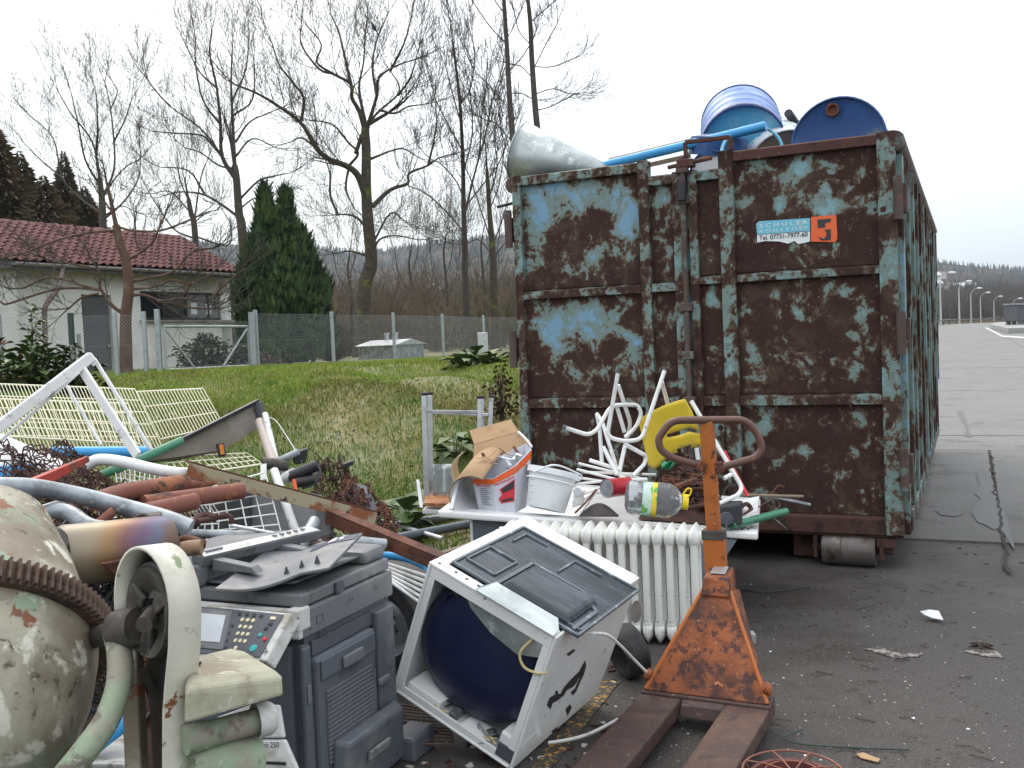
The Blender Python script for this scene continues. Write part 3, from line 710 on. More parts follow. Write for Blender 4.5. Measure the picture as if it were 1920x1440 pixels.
# soffit, fascia, roof deck with tiles one by one
RS = Vector((0, ym, rz)) - Vector((0, -.05, ez)); sl = RS.length; rd = RS.normalized(); rn = Vector((0, -rd.z, rd.y))
XR0, XR1 = -7.0, HL
rf = MB(HM)
rf.hexa([(XR0, 0, ez - .10), (XR1, 0, ez - .10), (XR1 - .0, ym, rz - .10), (XR0, ym, rz - .10), (XR0, 0, ez - .02), (XR1, 0, ez - .02), (XR1, ym, rz - .02), (XR0, ym, rz - .02)])
rf.hexa([(XR0, ym + .01, rz - .10), (XR1, ym + .01, rz - .10), (XR1, 2 * ym, ez - .1), (XR0, 2 * ym, ez - .1), (XR0, ym + .01, rz - .02), (XR1, ym + .01, rz - .02), (XR1, 2 * ym, ez - .02), (XR0, 2 * ym, ez - .02)])
roof = rf.build('roof', M_tile, hb)
HB(XR0, XR1, -.04, -.005, ez - .16, ez - .0, 'fascia', M_doorgrey)
nrow, tw = 10, .215; rowh = sl / nrow
def tile_mesh():
    mb = MB(); n = 6; pts = []
    for j, (yy, hz) in enumerate(((0, .045), (1.12, .012))):
        for i in range(n + 1):
            u_ = i / n; z_ = .042 * math.sin(math.pi * min(1, u_ / .6)) if u_ < .6 else -.012 * math.sin(math.pi * (u_ - .6) / .4)
            pts.append((u_ * tw * 1.04, yy * rowh, hz + z_))
    k = n + 1; pts += [(p[0], p[1], p[2] - .022) for p in pts[:k]]
    mb._add(pts, [(i, i + 1, k + i + 1, k + i) for i in range(n)] + [(i + 1, i, 2 * k + i, 2 * k + i + 1) for i in range(n)])
    me = bpy.data.meshes.new('tile'); me.from_pydata(mb.v, [], mb.f); me.update(); me.materials.append(M_tile); me.polygons.foreach_set('use_smooth', [True] * len(me.polygons)); me.set_sharp_from_angle(angle=.9); return me
tmh = tile_mesh(); RM = frame(HM @ Vector((XR0, -.06, ez)), HM.to_3x3() @ Vector((1, 0, 0)), HM.to_3x3() @ rd)
invr = WM[roof.name].inverted(); ncol = int((XR1 - XR0) / tw); ntile = 0
cells = []
for rI in range(nrow):
    for cI in range(ncol): 
        w_ = RM @ Vector((cI * tw, rI * rowh, 0)); dd_ = (w_ - CAM); px = CX + F * dd_.dot(RIGHT) / dd_.dot(FWD)
        cells.append((px, rI, cI))
vis = [c for c in cells if c[0] > -14]; vis.sort(key=lambda c: c[0]); big = set((c[1], c[2]) for c in vis[:300])
bulk = MB()
for px, rI, cI in cells:
    m_ = RM @ Matrix.Translation((cI * tw, rI * rowh, RNG.uniform(0, .008))) @ Matrix.Rotation(RNG.uniform(-.012, .012), 4, 'Z')
    if (rI, cI) in big:
        o = bpy.data.objects.new('tile', tmh); COL.objects.link(o); o.parent = roof; o.matrix_local = invr @ m_
    else:
        bulk._add([m_ @ v.co for v in tmh.vertices], [tuple(p.vertices) for p in tmh.polygons])
if bulk.v: bulk.build('tiles', M_tile, roof, kind='stuff')
for i in range(int((XR1 - XR0) / .42)):
    MB(HM).lathe([(.10, 0), (.12, .4)], (XR0 + i * .42, ym, rz - .05), (1, 0, 0), 8, 0, math.pi, x=(0, 1, 0)).build('ridge_tile', M_tile, roof, smooth=True, solid=.015)
gt = MB(HM).lathe([(.065, 0), (.065, XR1 + .62)], (-.55, -.10, ez - .03), (1, 0, 0), 10, math.pi, 2 * math.pi, x=(0, 1, 0)).build('gutter', M_gutter, hb, smooth=True, solid=.006)
# downpipe
q0 = P(118, 500, 21.5); q1 = P(83, 575, 20.9); q2 = P(87, 720, 20.9)
MB().tube(rpath([q0, P(110, 540, 21.2), q1, q2], .15), .055, 10).build('downpipe', M_brownpaint, hb, smooth=True)
HB(-1.7, -1.2, YW - .33, YW - .26, ez - .75, ez - .35, 'wall_lamp', M_greyd)

# ================================================================ thuja
def thuja():
    D = 24.5; p = P(537, 668, D); base = Vector((p.x, p.y, thz(p.x, p.y) - .1))
    r = thing('thuja_tree', 'dense dark green twin-topped thuja beside the house corner', 'tree', loc=base)
    k = D / F
    MB().tube([base, base + V(-.15, 0, 2.2)], [.16, .08], 8).build('trunk', M_bark, r)
    M_th = mat('thuja_sprays', (.042, .080, .028), .85, layers=[((.085, .125, .035), 1.6, .5, .6), ((.010, .022, .010), 4.5, .5, .58)], var=.4, vs=1.5)
    vs, fs = [], []; n = 0
    # (centre px, top py, half width px, base py)
    cols = [(513, 360, 32, 560), (545, 364, 32, 560), (532, 405, 58, 640), (496, 425, 42, 650), (572, 430, 44, 650), (480, 480, 34, 640), (592, 490, 36, 650), (530, 500, 78, 668), (500, 520, 52, 640), (575, 500, 44, 650), (485, 560, 34, 610), (540, 590, 76, 680)]
    for (cx_, ty, hw, by) in cols:
        c = P(cx_, 640, D); zt = P(cx_, ty, D).z; zb = P(cx_, by, D).z; R_ = hw * k * 1.12; dy = NR.uniform(-.3, .3)
        cnt = int(900 * (R_ * (zt - zb)) ** .9)
        for i in range(cnt):
            t_ = NR.uniform(0, 1) ** .8; z = zb + (zt - zb) * t_; prof = (1 - t_ ** 2.2) ** .75 * (.82 + .18 * math.sin(t_ * 9 + cx_)); prof *= min(1, .6 + t_ * 4)
            a = NR.uniform(0, 6.28); rad = R_ * prof * NR.uniform(.70, 1.08)
            cl = 1 + .10 * math.sin(a * 5 + z * 4) + .08 * math.sin(a * 9 - z * 7)
            q = Vector((c.x + math.cos(a) * rad * cl, c.y + dy + math.sin(a) * rad * cl, z))
            outw = Vector((math.cos(a), math.sin(a), 0)); h = NR.uniform(.16, .42)
            up = (Vector((0, 0, 1)) + outw * NR.uniform(.1, .6) + Vector((NR.uniform(-.25, .25), NR.uniform(-.25, .25), 0))).normalized()
            sd_ = up.cross(outw).normalized(); sd_.rotate(Matrix.Rotation(NR.uniform(-.9, .9), 3, up)); w_ = h * .13
            vs += [q - up * h * .3, q + sd_ * w_ + up * h * .15, q + up * h, q - sd_ * w_ + up * h * .2]; fs += [(n, n + 1, n + 2), (n, n + 2, n + 3)]; n += 4
            for s_ in (-1, 1):
                b_ = q + up * h * NR.uniform(-.1, .35); tt = b_ + (up + sd_ * s_ * .8).normalized() * h * .55
                vs += [b_, b_ + up * h * .14, tt]; fs += [(n, n + 1, n + 2)]; n += 3
    mesh_np('crown', [tuple(v) for v in vs], fs, M_th, parent=r)
    # a dark inner mass of the same foliage keeps the crown dense
    mb = MB()
    for (cx_, ty, hw, by) in cols:
        c = P(cx_, 640, D); zt = P(cx_, ty, D).z; zb = P(cx_, by, D).z; R_ = hw * k * .74
        pr = [(R_ * ((1 - t_ ** 2.2) ** .75) * min(1, .6 + t_ * 4), (zt - zb) * t_ * .93) for t_ in [i / 7 for i in range(8)]]
        mb.lathe(pr, (c.x, c.y, zb), (0, 0, 1), 9)
    mb.build('inner_foliage', M_th, r)
thuja()

# ================================================================ bare trees, limbs traced then grown
def tree(name, label, D, trunk, limbs, m_, r0, r1, seed, z0=(0, 0), dens=1., lf=1., up=.5, group=None, lim_r=.5, droop=0, twr=.006, depth=.55):
    """trunk/limbs: lists of photo points [(x, y) ...]; each limb gets a bend in depth of its own"""
    r = random.Random(seed); pt = [P(x, y, D) for x, y in trunk]
    base = pt[0].copy(); gz_ = thz(base.x, base.y); base.z = gz_; pt[0] = Vector((pt[0].x, pt[0].y, gz_ - .15))
    root = thing(name, label, 'tree', loc=base, group=group)
    k = D / F; big = MB(); A, B, R0, R1 = [], [], [], []
    tr = bez(pt, 5); n = len(tr); rad = [r0 + (r1 - r0) * (i / (n - 1)) ** .8 for i in range(n)]; rad[0] *= 1.35; rad[1] *= 1.12
    big.tube(tr, rad, 9)
    def seg(a, b, ra, rb): A.append(a); B.append(b); R0.append(ra); R1.append(rb)
    def twig(p, d, ln, ra, l):
        kk = 4 if l > 0 else 3; q = p; curve = Vector((r.uniform(-.14, .14), r.uniform(-.14, .14), up * (1 - droop)))
        for i in range(kk):
            d = (d + curve * .34 + Vector((r.uniform(-.13, .13), r.uniform(-.13, .13), r.uniform(-.10, .10)))).normalized()
            q2 = q + d * ln / kk; ra2 = ra * .78; seg(q, q2, max(ra, twr), max(ra2, twr * .75))
            if l > 0 and i >= (1 if l < 2 else 0):
                for c in range(2 if r.random() < .62 * dens else 1):
                    o_ = d.orthogonal().normalized(); o_.rotate(Matrix.Rotation(r.uniform(0, 6.28), 3, d))
                    twig(q2, (d + o_ * r.uniform(.45, .95)).normalized(), ln * r.uniform(.42, .68), ra2 * .6, l - 1)
            q = q2; ra = ra2
    def limb(pts, ra, rb, dep, lv=2, nt_=None):
        c = bez(pts, 4); m = len(c); rs = [ra + (rb - ra) * (i / (m - 1)) ** .8 for i in range(m)]; big.tube(c, rs, 6)
        tot = sum((c[i + 1] - c[i]).length for i in range(m - 1)); step = .62 * lf / dens; acc = 0
        for i in range(1, m):
            acc += (c[i] - c[i - 1]).length
            while acc > step:
                acc -= step; f_ = i / m
                if f_ < .12: continue
                d = (c[i] - c[i - 1]).normalized(); o_ = d.orthogonal().normalized(); o_.rotate(Matrix.Rotation(r.uniform(0, 6.28), 3, d))
                ln = lf * r.uniform(1.0, 2.1) * (1.15 - .5 * f_); twig(c[i], (d * .7 + o_ * r.uniform(.6, 1.1) + Vector((0, 0, up * .8))).normalized(), ln, max(rs[i] * .38, twr * 1.6), lv)
        d = (c[-1] - c[-2]).normalized()
        for _ in range(2): twig(c[-1], (d + Vector((r.uniform(-.35, .35), r.uniform(-.35, .35), r.uniform(-.1, .3)))).normalized(), lf * r.uniform(1.1, 1.7), rb * .9, lv)
    for li in limbs:
        sc = 1
        if isinstance(li[0], (int, float)): sc = li[0]; li = li[1]
        L_ = len(li); tot = sum(math.hypot(li[i + 1][0] - li[i][0], li[i + 1][1] - li[i][1]) for i in range(L_ - 1)) * k
        sgn = r.choice((-1, 1)); dm = depth * tot * r.uniform(.3, 1.) * sgn; acc = 0; pts = []
        for i, (x, y) in enumerate(li):
            if i: acc += math.hypot(x - li[i - 1][0], y - li[i - 1][1]) * k
            pts.append(P(x, y, D + dm * acc / max(tot, .01)))
        ra = (r0 * .3 + r1 * .6) * lim_r * min(1.3, .45 + tot / 9) * sc
        limb(pts, ra, max(.02, ra * .22), dm)
    limb([tr[-3], tr[-1], tr[-1] + (tr[-1] - tr[-3]).normalized() * .8], r1, r1 * .4, 0)
    big.build('trunk', m_, root, smooth=True)
    v, f = seg_mesh([tuple(q) for q in A], [tuple(q) for q in B], R0, R1, 3)
    mesh_np('crown', v, f, M_bark, parent=root)
    print(name, len(A)); return root
def Z(pts, ox=440, oy=0, s=2.4): return [(ox + x / s, oy + y / s) for x, y in pts]
def Z1(pts): return [(x / 3, y / 3) for x, y in pts]
tree('bare_tree', 'big mossy-trunked bare tree standing alone between the thuja and the container', 34,
     Z([(560, 1450), (585, 1300), (615, 1180), (600, 1000), (592, 850), (592, 700), (588, 580), (600, 560)]),
     [(1.5, Z([(600, 920), (560, 800), (510, 750), (430, 720), (370, 670), (330, 600), (290, 545), (200, 480), (100, 420), (0, 380)])),
      Z([(300, 545), (310, 440), (260, 370), (200, 290), (170, 200)]), (1.2, Z([(600, 1035), (550, 980), (500, 965), (455, 968)])), Z([(465, 965), (430, 880), (428, 780), (400, 700)]),
      Z([(515, 745), (555, 690), (510, 640), (440, 560), (330, 540)]), (1.2, Z([(545, 690), (575, 600), (600, 560), (650, 500), (730, 430), (738, 380), (700, 320)])),
      (1.2, Z([(590, 600), (560, 500), (527, 440), (525, 380), (440, 330), (370, 280), (390, 200), (330, 120)])), (1.1, Z([(600, 560), (640, 430), (650, 350), (720, 300), (800, 270)])),
      Z([(598, 720), (650, 700), (700, 680), (760, 670), (830, 710)]), (1.3, Z([(620, 930), (680, 870), (720, 845), (780, 825), (785, 780), (870, 745), (920, 710), (1000, 690)])),
      Z([(870, 745), (895, 640), (910, 540)]), (.9, Z([(625, 1140), (650, 1080), (720, 1060), (830, 1080)])), Z([(515, 750), (500, 850), (540, 940)]), Z([(650, 495), (720, 510), (780, 480), (850, 470)]),
      Z([(525, 380), (500, 280), (470, 150), (430, 60)]), Z([(590, 560), (560, 400), (580, 280), (590, 120)]), Z([(735, 430), (790, 350), (820, 250)]), Z([(640, 430), (620, 300), (640, 180), (690, 60)]),
      Z([(360, 660), (300, 620), (250, 640)]), Z([(440, 330), (380, 310), (300, 200), (300, 100)]), Z([(700, 320), (760, 200), (790, 100)]), Z([(625, 1090), (700, 960), (760, 990)]), Z([(592, 1150), (520, 1130), (460, 1140)])],
     M_barkm, .27, .13, 21, dens=1.3, lf=1.1, up=.4, group='tall bare trees beyond the fence', twr=.0055)
tree('bare_tree', 'bare tree with a rounded fan crown just left of the thuja', 38,
     Z1([(1385, 1480), (1365, 1330), (1345, 1200), (1330, 1000), (1320, 930)]),
     [(1.3, Z1([(1328, 1010), (1250, 880), (1240, 700), (1220, 500), (1180, 300), (1190, 180)])), (1.3, Z1([(1320, 940), (1310, 700), (1300, 450), (1310, 210)])), Z1([(1250, 880), (1180, 800), (1130, 760), (1000, 750), (860, 740)]),
      Z1([(1240, 870), (1180, 780), (1100, 700), (960, 600), (850, 480)]), Z1([(1325, 800), (1400, 690), (1500, 640), (1600, 600)]), Z1([(1326, 880), (1420, 780), (1550, 830)]), (1.1, Z1([(1350, 1120), (1450, 1020), (1520, 995), (1620, 975)])),
      (1.2, Z1([(1340, 1220), (1230, 1140), (1130, 1090), (1000, 1080), (930, 1100)])), Z1([(1150, 1090), (1060, 960), (900, 940)]), Z1([(1225, 500), (1120, 400), (1020, 200)]), Z1([(1310, 650), (1420, 560), (1430, 350)]),
      Z1([(1240, 700), (1140, 560), (1100, 350), (1100, 220)]), Z1([(1310, 560), (1380, 400), (1400, 250)]), Z1([(1320, 950), (1230, 930), (1130, 860), (1040, 830)]), Z1([(1345, 1180), (1420, 1120), (1480, 1110)]), Z1([(960, 600), (900, 540), (830, 450)])],
     M_bark, .21, .12, 22, dens=1.15, lf=1.1, up=.5, group='tall bare trees beyond the fence', twr=.0052)
tree('bare_tree', 'spreading bare tree rising behind the left half of the red roof', 40,
     Z1([(585, 1560), (580, 1260), (572, 1100), (560, 1000)]),
     [Z1([(575, 1110), (640, 960), (640, 780), (620, 600), (590, 460)]), Z1([(560, 1010), (520, 800), (400, 640), (330, 520)]), Z1([(570, 1200), (460, 1120), (350, 1000), (300, 780), (170, 650)]), Z1([(565, 1050), (480, 900), (440, 700), (400, 520)]),
      Z1([(575, 1120), (650, 1000), (720, 930), (780, 900)]), Z1([(640, 800), (700, 680), (740, 560)]), Z1([(540, 850), (550, 700), (540, 520)]), Z1([(350, 1000), (230, 900), (130, 800)]), Z1([(620, 620), (660, 520), (640, 470)]), Z1([(578, 1240), (700, 1130), (780, 1000), (790, 850)]), Z1([(578, 1220), (680, 1160), (740, 1180)])],
     M_bark, .19, .10, 23, dens=1.15, lf=1.15, up=.4, group='tall bare trees beyond the fence', twr=.0052)
tree('bare_tree', 'smaller bare tree rising behind the right half of the red roof', 46,
     Z1([(1100, 1500), (1098, 1330), (1075, 1200), (1060, 1120)]),
     [Z1([(1065, 1140), (1010, 1000), (1000, 870)]), Z1([(1090, 1260), (1130, 1000), (1180, 870)]), Z1([(1090, 1340), (980, 1290), (880, 1150), (820, 1050)]), Z1([(1095, 1250), (1160, 1200), (1220, 1180)]), Z1([(1075, 1200), (960, 1080), (860, 1090)]), Z1([(1100, 1330), (1280, 1380), (1300, 1270), (1250, 1180)])],
     M_bark, .18, .10, 24, dens=.85, lf=1.15, up=.6, group='tall bare trees beyond the fence', twr=.0052)
tree('bare_tree', 'narrow bare tree with steep upright branches beside the container', 36,
     Z([(1045, 1450), (1038, 1250), (1035, 1100), (1030, 930), (1026, 700), (1012, 450), (985, 220)]),
     [Z([(1037, 960), (1080, 780), (1130, 600), (1160, 450), (1210, 290)]), Z([(1030, 900), (1000, 820), (930, 740), (890, 720)]), Z([(1034, 1050), (950, 950), (860, 870), (790, 840)]), Z([(1026, 680), (960, 560), (900, 440)]), Z([(1060, 850), (1100, 700), (1110, 540), (1130, 400)]),
      Z([(1014, 470), (1060, 400), (1080, 260), (1070, 180)]), Z([(1020, 560), (980, 420), (950, 300)]), Z([(1038, 930), (1110, 840), (1180, 750), (1230, 640)]), Z([(1034, 760), (1070, 600), (1060, 420)])],
     M_bark, .15, .045, 25, dens=.75, lf=.95, up=.8, lim_r=.55, group='tall bare trees beyond the fence', twr=.008, depth=.35)
tree('bare_tree', 'slender left stem of the pair of very tall trees at the container corner', 33,
     [(1000, 600), (985, 450), (967, 310), (957, 208), (950, 83), (944, -10), (940, -80)],
     [Z([(1240, 500), (1160, 400), (1090, 330)]), Z([(1225, 200), (1150, 120), (1080, 20)]), Z([(1228, 330), (1290, 260), (1330, 200)]), Z([(1222, 180), (1260, 110), (1290, 40)]), Z([(1250, 640), (1180, 560), (1130, 540)]), Z([(1215, 60), (1170, 0), (1140, -80)]), Z([(1235, 420), (1290, 420), (1330, 440)])],
     M_bark, .16, .05, 26, dens=.8, lf=.75, up=.45, lim_r=.4, group='tall bare trees beyond the fence', twr=.0055, depth=.4)
tree('bare_tree', 'slender right stem of the pair of very tall trees, above the metal cone', 33,
     [(1045, 600), (1030, 420), (1007, 237), (998, 125), (994, 42), (988, -20), (985, -90)],
     [Z([(1340, 320), (1400, 200), (1450, 110)]), Z([(1335, 430), (1430, 400), (1500, 420)]), Z([(1330, 200), (1280, 140), (1260, 60)]), Z([(1330, 100), (1400, 40), (1470, -20)]), Z([(1345, 500), (1420, 480), (1500, 440)]), Z([(1340, 350), (1290, 300), (1250, 290)]), Z([(1345, 300), (1430, 300), (1510, 270)])],
     M_bark, .15, .05, 27, dens=.8, lf=.75, up=.3, lim_r=.4, group='tall bare trees beyond the fence', twr=.0055, depth=.4)
tree('bare_tree', 'short bare tree with a pollard-like fork right beside the container edge', 35,
     Z([(1170, 1450), (1165, 1250), (1160, 1120), (1150, 1000), (1140, 850), (1135, 760)]),
     [Z([(1160, 1110), (1200, 1000), (1230, 900)]), Z([(1152, 1080), (1100, 920), (1060, 800)]), Z([(1145, 950), (1190, 830), (1210, 700)]), Z([(1160, 1150), (1100, 1080), (1060, 1090)]), Z([(1142, 900), (1180, 760), (1170, 640)]), Z([(1165, 1160), (1230, 1080), (1290, 1050)])],
     M_barkm, .17, .06, 28, dens=.8, lf=1.1, up=.7, lim_r=.45, group='tall bare trees beyond the fence', twr=.008, depth=.4)
for i, (px, D, ty, h_) in enumerate([(770, 48, 470, 0), (835, 52, 450, 0), (655, 46, 480, 0), (905, 50, 440, 0)]):
    tree('bare_sapling', ['thin bare sapling in the thicket right of the big mossy tree', 'thin bare sapling in the thicket under the narrow tree', 'thin bare sapling between the thuja and the big mossy tree', 'thin bare sapling nearest the container edge'][i], D,
         [(px, 610), (px + 4, 560), (px - 3, ty + 30), (px, ty)], [[(px + 1, 560), (px + 20, 520), (px + 30, ty + 10)], [(px, 550), (px - 22, 515), (px - 30, ty)], [(px, 520), (px + 12, 480), (px + 14, ty - 10)]], M_bark, .09, .04, 40 + i, dens=1., lf=1.2, up=.8, group='bare saplings in the thicket', twr=.0052)
# the pruned fruit tree in front of the house
def Z7(p): return [(x / 4, 380 + y / 4) for x, y in p]
tree('fruit_tree', 'hard-pruned reddish fruit tree in front of the white house', 19.3,
     Z7([(945, 1290), (945, 1050), (945, 850), (965, 650), (950, 450), (900, 300), (870, 170)]),
     [(1.7, Z7([(925, 830), (850, 780), (775, 680), (745, 620), (755, 550), (730, 490)])), Z7([(745, 655), (600, 640), (450, 645), (300, 680), (150, 730), (40, 762), (0, 740)]), Z7([(740, 650), (620, 620), (520, 585), (350, 565), (180, 640)]),
      (1.6, Z7([(960, 700), (1060, 690), (1150, 715), (1210, 745)])), Z7([(1180, 730), (1260, 735), (1350, 715), (1450, 730)]), Z7([(1180, 745), (1300, 760), (1450, 790), (1600, 795)]), (1.2, Z7([(970, 590), (1050, 580), (1130, 560), (1240, 540), (1330, 490), (1440, 370), (1600, 340)])),
      (1.2, Z7([(935, 440), (1060, 370), (1150, 290), (1185, 210), (1225, 120)])), Z7([(1060, 375), (1020, 290), (1015, 180)]), Z7([(870, 180), (850, 90), (790, 0)]), Z7([(860, 210), (700, 220), (600, 240), (430, 280), (200, 370)]), Z7([(960, 650), (1100, 640), (1200, 620), (1290, 580), (1420, 610), (1580, 540)]),
      Z7([(740, 680), (650, 700), (600, 720), (520, 790)]), Z7([(1380, 690), (1440, 600), (1400, 620)]), Z7([(740, 500), (600, 470), (400, 440)]), Z7([(1600, 700), (1700, 600), (1780, 540)]), Z7([(880, 180), (1000, 210), (1200, 210), (1400, 140)])],
     mat('reddish_bark', (.11, .062, .045), .9, layers=[((.17, .12, .08), 5, .5, .68), ((.10, .11, .04), 3, .6, .72)], var=.3, bump=(16, .6, .02)), .135, .075, 31, dens=.75, lf=.42, up=.35, lim_r=.5, twr=.0045, depth=.3)

c = P(705, 58, 33.5); bd = thing('bird', 'small black bird perched high in the crown of the big mossy tree', 'bird', loc=c)
MB().lathe([(0, -.02), (.045, .03), (.075, .12), (.06, .2), (.04, .25), (.045, .29), (.03, .33), (.008, .35), (0, .39)], c, (-.45, -.1, .9), 12).build('body', M_black, bd, smooth=True)
MB().hexa([c + V(*q) for q in ((-.02, 0, .04), (.03, 0, .02), (.10, .01, -.13), (.06, .01, -.15), (-.02, .02, .05), (.03, .02, .03), (.10, .03, -.12), (.06, .03, -.14))]).build('tail', M_black, bd)
# ================================================================ fence
M_fence = mat('galvanised_fence', (.38, .41, .41), .5, .4, layers=[((.25, .28, .28), 8, .5, .7)], var=.1)
fpts = [(-60, 17.0), (0, 17.4), (135, 18.1), (268, 18.8)]
def fp(px, D): p = P(px, 640, D); return Vector((p.x, p.y, thz(p.x, p.y)))
ZT = CAM.z + .80
def post(p, top, r_, w=.06, ext=.0, m_=None): 
    return MB().beam(p - V(0, 0, .3), Vector((p.x, p.y, top + ext)), w, w).build('post', m_ or M_fence, r_, bevel=.006)
def mesh_span(a, b, zb0, zb1, zt, r_, cell=.066, wr=.0016):
    """diagonal wire mesh between two ground points"""
    d = b - a; d.z = 0; Ls = d.length; d.normalize(); A, B = [], []
    n = int(Ls / cell) + 1; H = zt - min(zb0, zb1)
    for s in (1, -1):
        k = -int(H / cell) - 1
        while k * cell < Ls + H:
            x0 = k * cell; pa, pb = (x0, 0), (x0 + s * H, H)
            # clip to 0..Ls
            t0, t1 = 0, 1; dx_ = pb[0] - pa[0]
            ta, tb = (0 - pa[0]) / dx_, (Ls - pa[0]) / dx_
            if ta > tb: ta, tb = tb, ta
            t0, t1 = max(t0, ta), min(t1, tb)
            if t1 - t0 > .01:
                nseg_ = 2
                for q in range(nseg_):
                    u0 = t0 + (t1 - t0) * q / nseg_; u1 = t0 + (t1 - t0) * (q + 1) / nseg_
                    zz = lambda u: zt - H + u * H
                    A.append(tuple(a.xy.to_3d() + d * (pa[0] + dx_ * u0) + V(0, 0, zz(u0)))); B.append(tuple(a.xy.to_3d() + d * (pa[0] + dx_ * u1) + V(0, 0, zz(u1))))
            k += 1
    for z in (zt - .01, zt - H * .5, zt - H + .05):
        A.append(tuple(a.xy.to_3d() + V(0, 0, z))); B.append(tuple(b.xy.to_3d() + V(0, 0, z)))
    v, f = seg_mesh(A, B, [wr] * len(A), [wr] * len(A), 3)
    return mesh_np('wire_mesh', v, f, M_fence, parent=r_)
fl = thing('chain_link_fence', 'chain-link fence with grey posts running in front of the house', 'fence', loc=fp(130, 18.1))
L_ = [fp(-190, 16.6), fp(0, 17.4), fp(135, 18.1), fp(217, 18.5), fp(272, 18.8)]
for i in range(len(L_) - 1): mesh_span(L_[i], L_[i + 1], L_[i].z, L_[i + 1].z, ZT, fl)
M_darkgreen = mat('dark_green_post', (.03, .055, .045), .5, var=.1)
for i, p in enumerate(L_): post(p, ZT, fl, .075 if i != 2 else .085, .06, M_darkgreen if i == 2 else None)
gt_ = thing('wire_gate', 'low galvanised gate with diagonal braces between the fence posts', 'gate', loc=fp(305, 18.9))
g0, g1 = fp(306, 18.9), fp(468, 20.2); gtop = ZT - .12
post(g0 + V(-.09, 0, 0), ZT, gt_, .09, .1); post(g1 + V(.06, 0, 0), ZT, gt_, .1, .02)
gz0 = (g0.z + g1.z) / 2 + .06
ga, gb = Vector((g0.x + .03, g0.y, gtop - .12)), Vector((g1.x - .02, g1.y, gtop - .15)); gc, gd = Vector((g0.x + .03, g0.y, gz0)), Vector((g1.x - .02, g1.y, gz0))
gf = MB(); gf.tube([ga, gb], .027, 8); gf.tube([gc, gd], .027, 8); gf.tube([ga, gc], .027, 8); gf.tube([gb, gd], .027, 8); gf.build('gate_frame', M_fence, gt_, smooth=True)
MB().tube([ga + V(0, 0, -.02), gc.lerp(gd, .33)], .02, 8).build('brace', M_fence, gt_, smooth=True)
MB().tube([gb + V(0, 0, -.02), gc.lerp(gd, .66)], .024, 8).build('brace', M_fence, gt_, smooth=True)
mesh_span(Vector((g0.x, g0.y, gz0)), Vector((g1.x, g1.y, gz0)), gz0, gz0, gtop - .05, gt_)
fr_ = thing('chain_link_fence', 'chain-link fence running from the gate past the thuja to the container', 'fence', loc=fp(622, 23))
R_ = [fp(481, 20.4), fp(624, 23), fp(739, 25.3), fp(831, 28.1), fp(908, 31.1), fp(985, 33.8)]
for i in range(len(R_) - 1): mesh_span(R_[i], R_[i + 1], R_[i].z, R_[i + 1].z, ZT + .0, fr_, wr=.0015)
for p in R_: post(p, ZT, fr_, .075, .07)
# stub posts by the trunk
st = thing('fence_post', 'short grey post stub beside the fruit tree trunk', 'post', loc=fp(148, 18.3)); post(fp(148, 18.3), ZT - .32, st, .06)

# shed beyond the fence
sc_ = P(730, 665, 29.5); sg = thz(sc_.x, sc_.y)
sh = thing('metal_shed', 'low grey metal well cover with shallow roof beyond the fence', 'shed', loc=(sc_.x, sc_.y, sg))
a = P(672, 672, 27.5); b = P(742, 676, 26.5); c = P(795, 668, 28.5); a.z = b.z = c.z = sg - .2; dd = a + c - b; top = P(740, 647, 26.5).z
MB().hexa([a, b, c, dd] + [Vector((q.x, q.y, top)) for q in (a, b, c, dd)]).build('wall', M_steel, sh)
e_ = .16; cen = (a + c) / 2
ro = [cen + (q - cen) * 1.12 for q in (a, b, c, dd)]; ro = [Vector((q.x, q.y, top + .003)) for q in ro]; m1 = (ro[0] + ro[3]) / 2 + V(0, 0, .16); m2 = (ro[1] + ro[2]) / 2 + V(0, 0, .16)
mb = MB(); mb._add(ro + [m1, m2], [(0, 1, 5, 4), (2, 3, 4, 5), (1, 2, 5), (3, 0, 4), (3, 2, 1, 0)]); mb.build('roof', M_alu, sh)
for k_ in (.4, .62):
    q = m1.lerp(m2, k_); MB().lathe([(.06, -.05), (.06, .14), (.085, .15), (.085, .2), (0, .2)], q, (0, 0, 1), 10).build('vent', M_alu, sh, smooth=True)

# ================================================================ plants
def leafy(name, label, p, H, Rd, n, m_, leaf=.14, group=None, cat='plant', stem=True, flat=.4):
    r = thing(name, label, cat, loc=p, group=group); vs = []; fs = []; k = 0; A = []; B = []
    for i in range(n):
        a = NR.uniform(0, 6.28); t_ = NR.uniform(.1, 1); q = p + V(math.cos(a) * Rd * t_ * NR.uniform(.3, 1), math.sin(a) * Rd * t_ * NR.uniform(.3, 1), H * NR.uniform(.12, 1) * (1.1 - .5 * t_))
        if stem and i % 3 == 0: A.append(tuple(p + (q - p) * .05)); B.append(tuple(q))
        d = Vector((math.cos(a), math.sin(a), NR.uniform(-.5, .9))).normalized(); l_ = leaf * NR.uniform(.6, 1.3); s_ = d.cross(V(0, 0, 1)).normalized() * l_ * flat
        vs += [q, q + d * l_ * .5 + s_ + V(0, 0, .02), q + d * l_ + V(0, 0, -.03), q + d * l_ * .5 - s_ + V(0, 0, .02)]; fs += [(k, k + 1, k + 2), (k, k + 2, k + 3)]; k += 4
    mesh_np('leaves', [tuple(v) for v in vs], fs, m_, parent=r)
    if A:
        v, f = seg_mesh(A, B, [.006] * len(A), [.003] * len(A), 3); mesh_np('stems', v, f, M_bark, parent=r)
    return r
M_leaf = mat('broad_green_leaf', (.075, .125, .035), .55, layers=[((.13, .16, .05), 3, .5, .65)], var=.3)
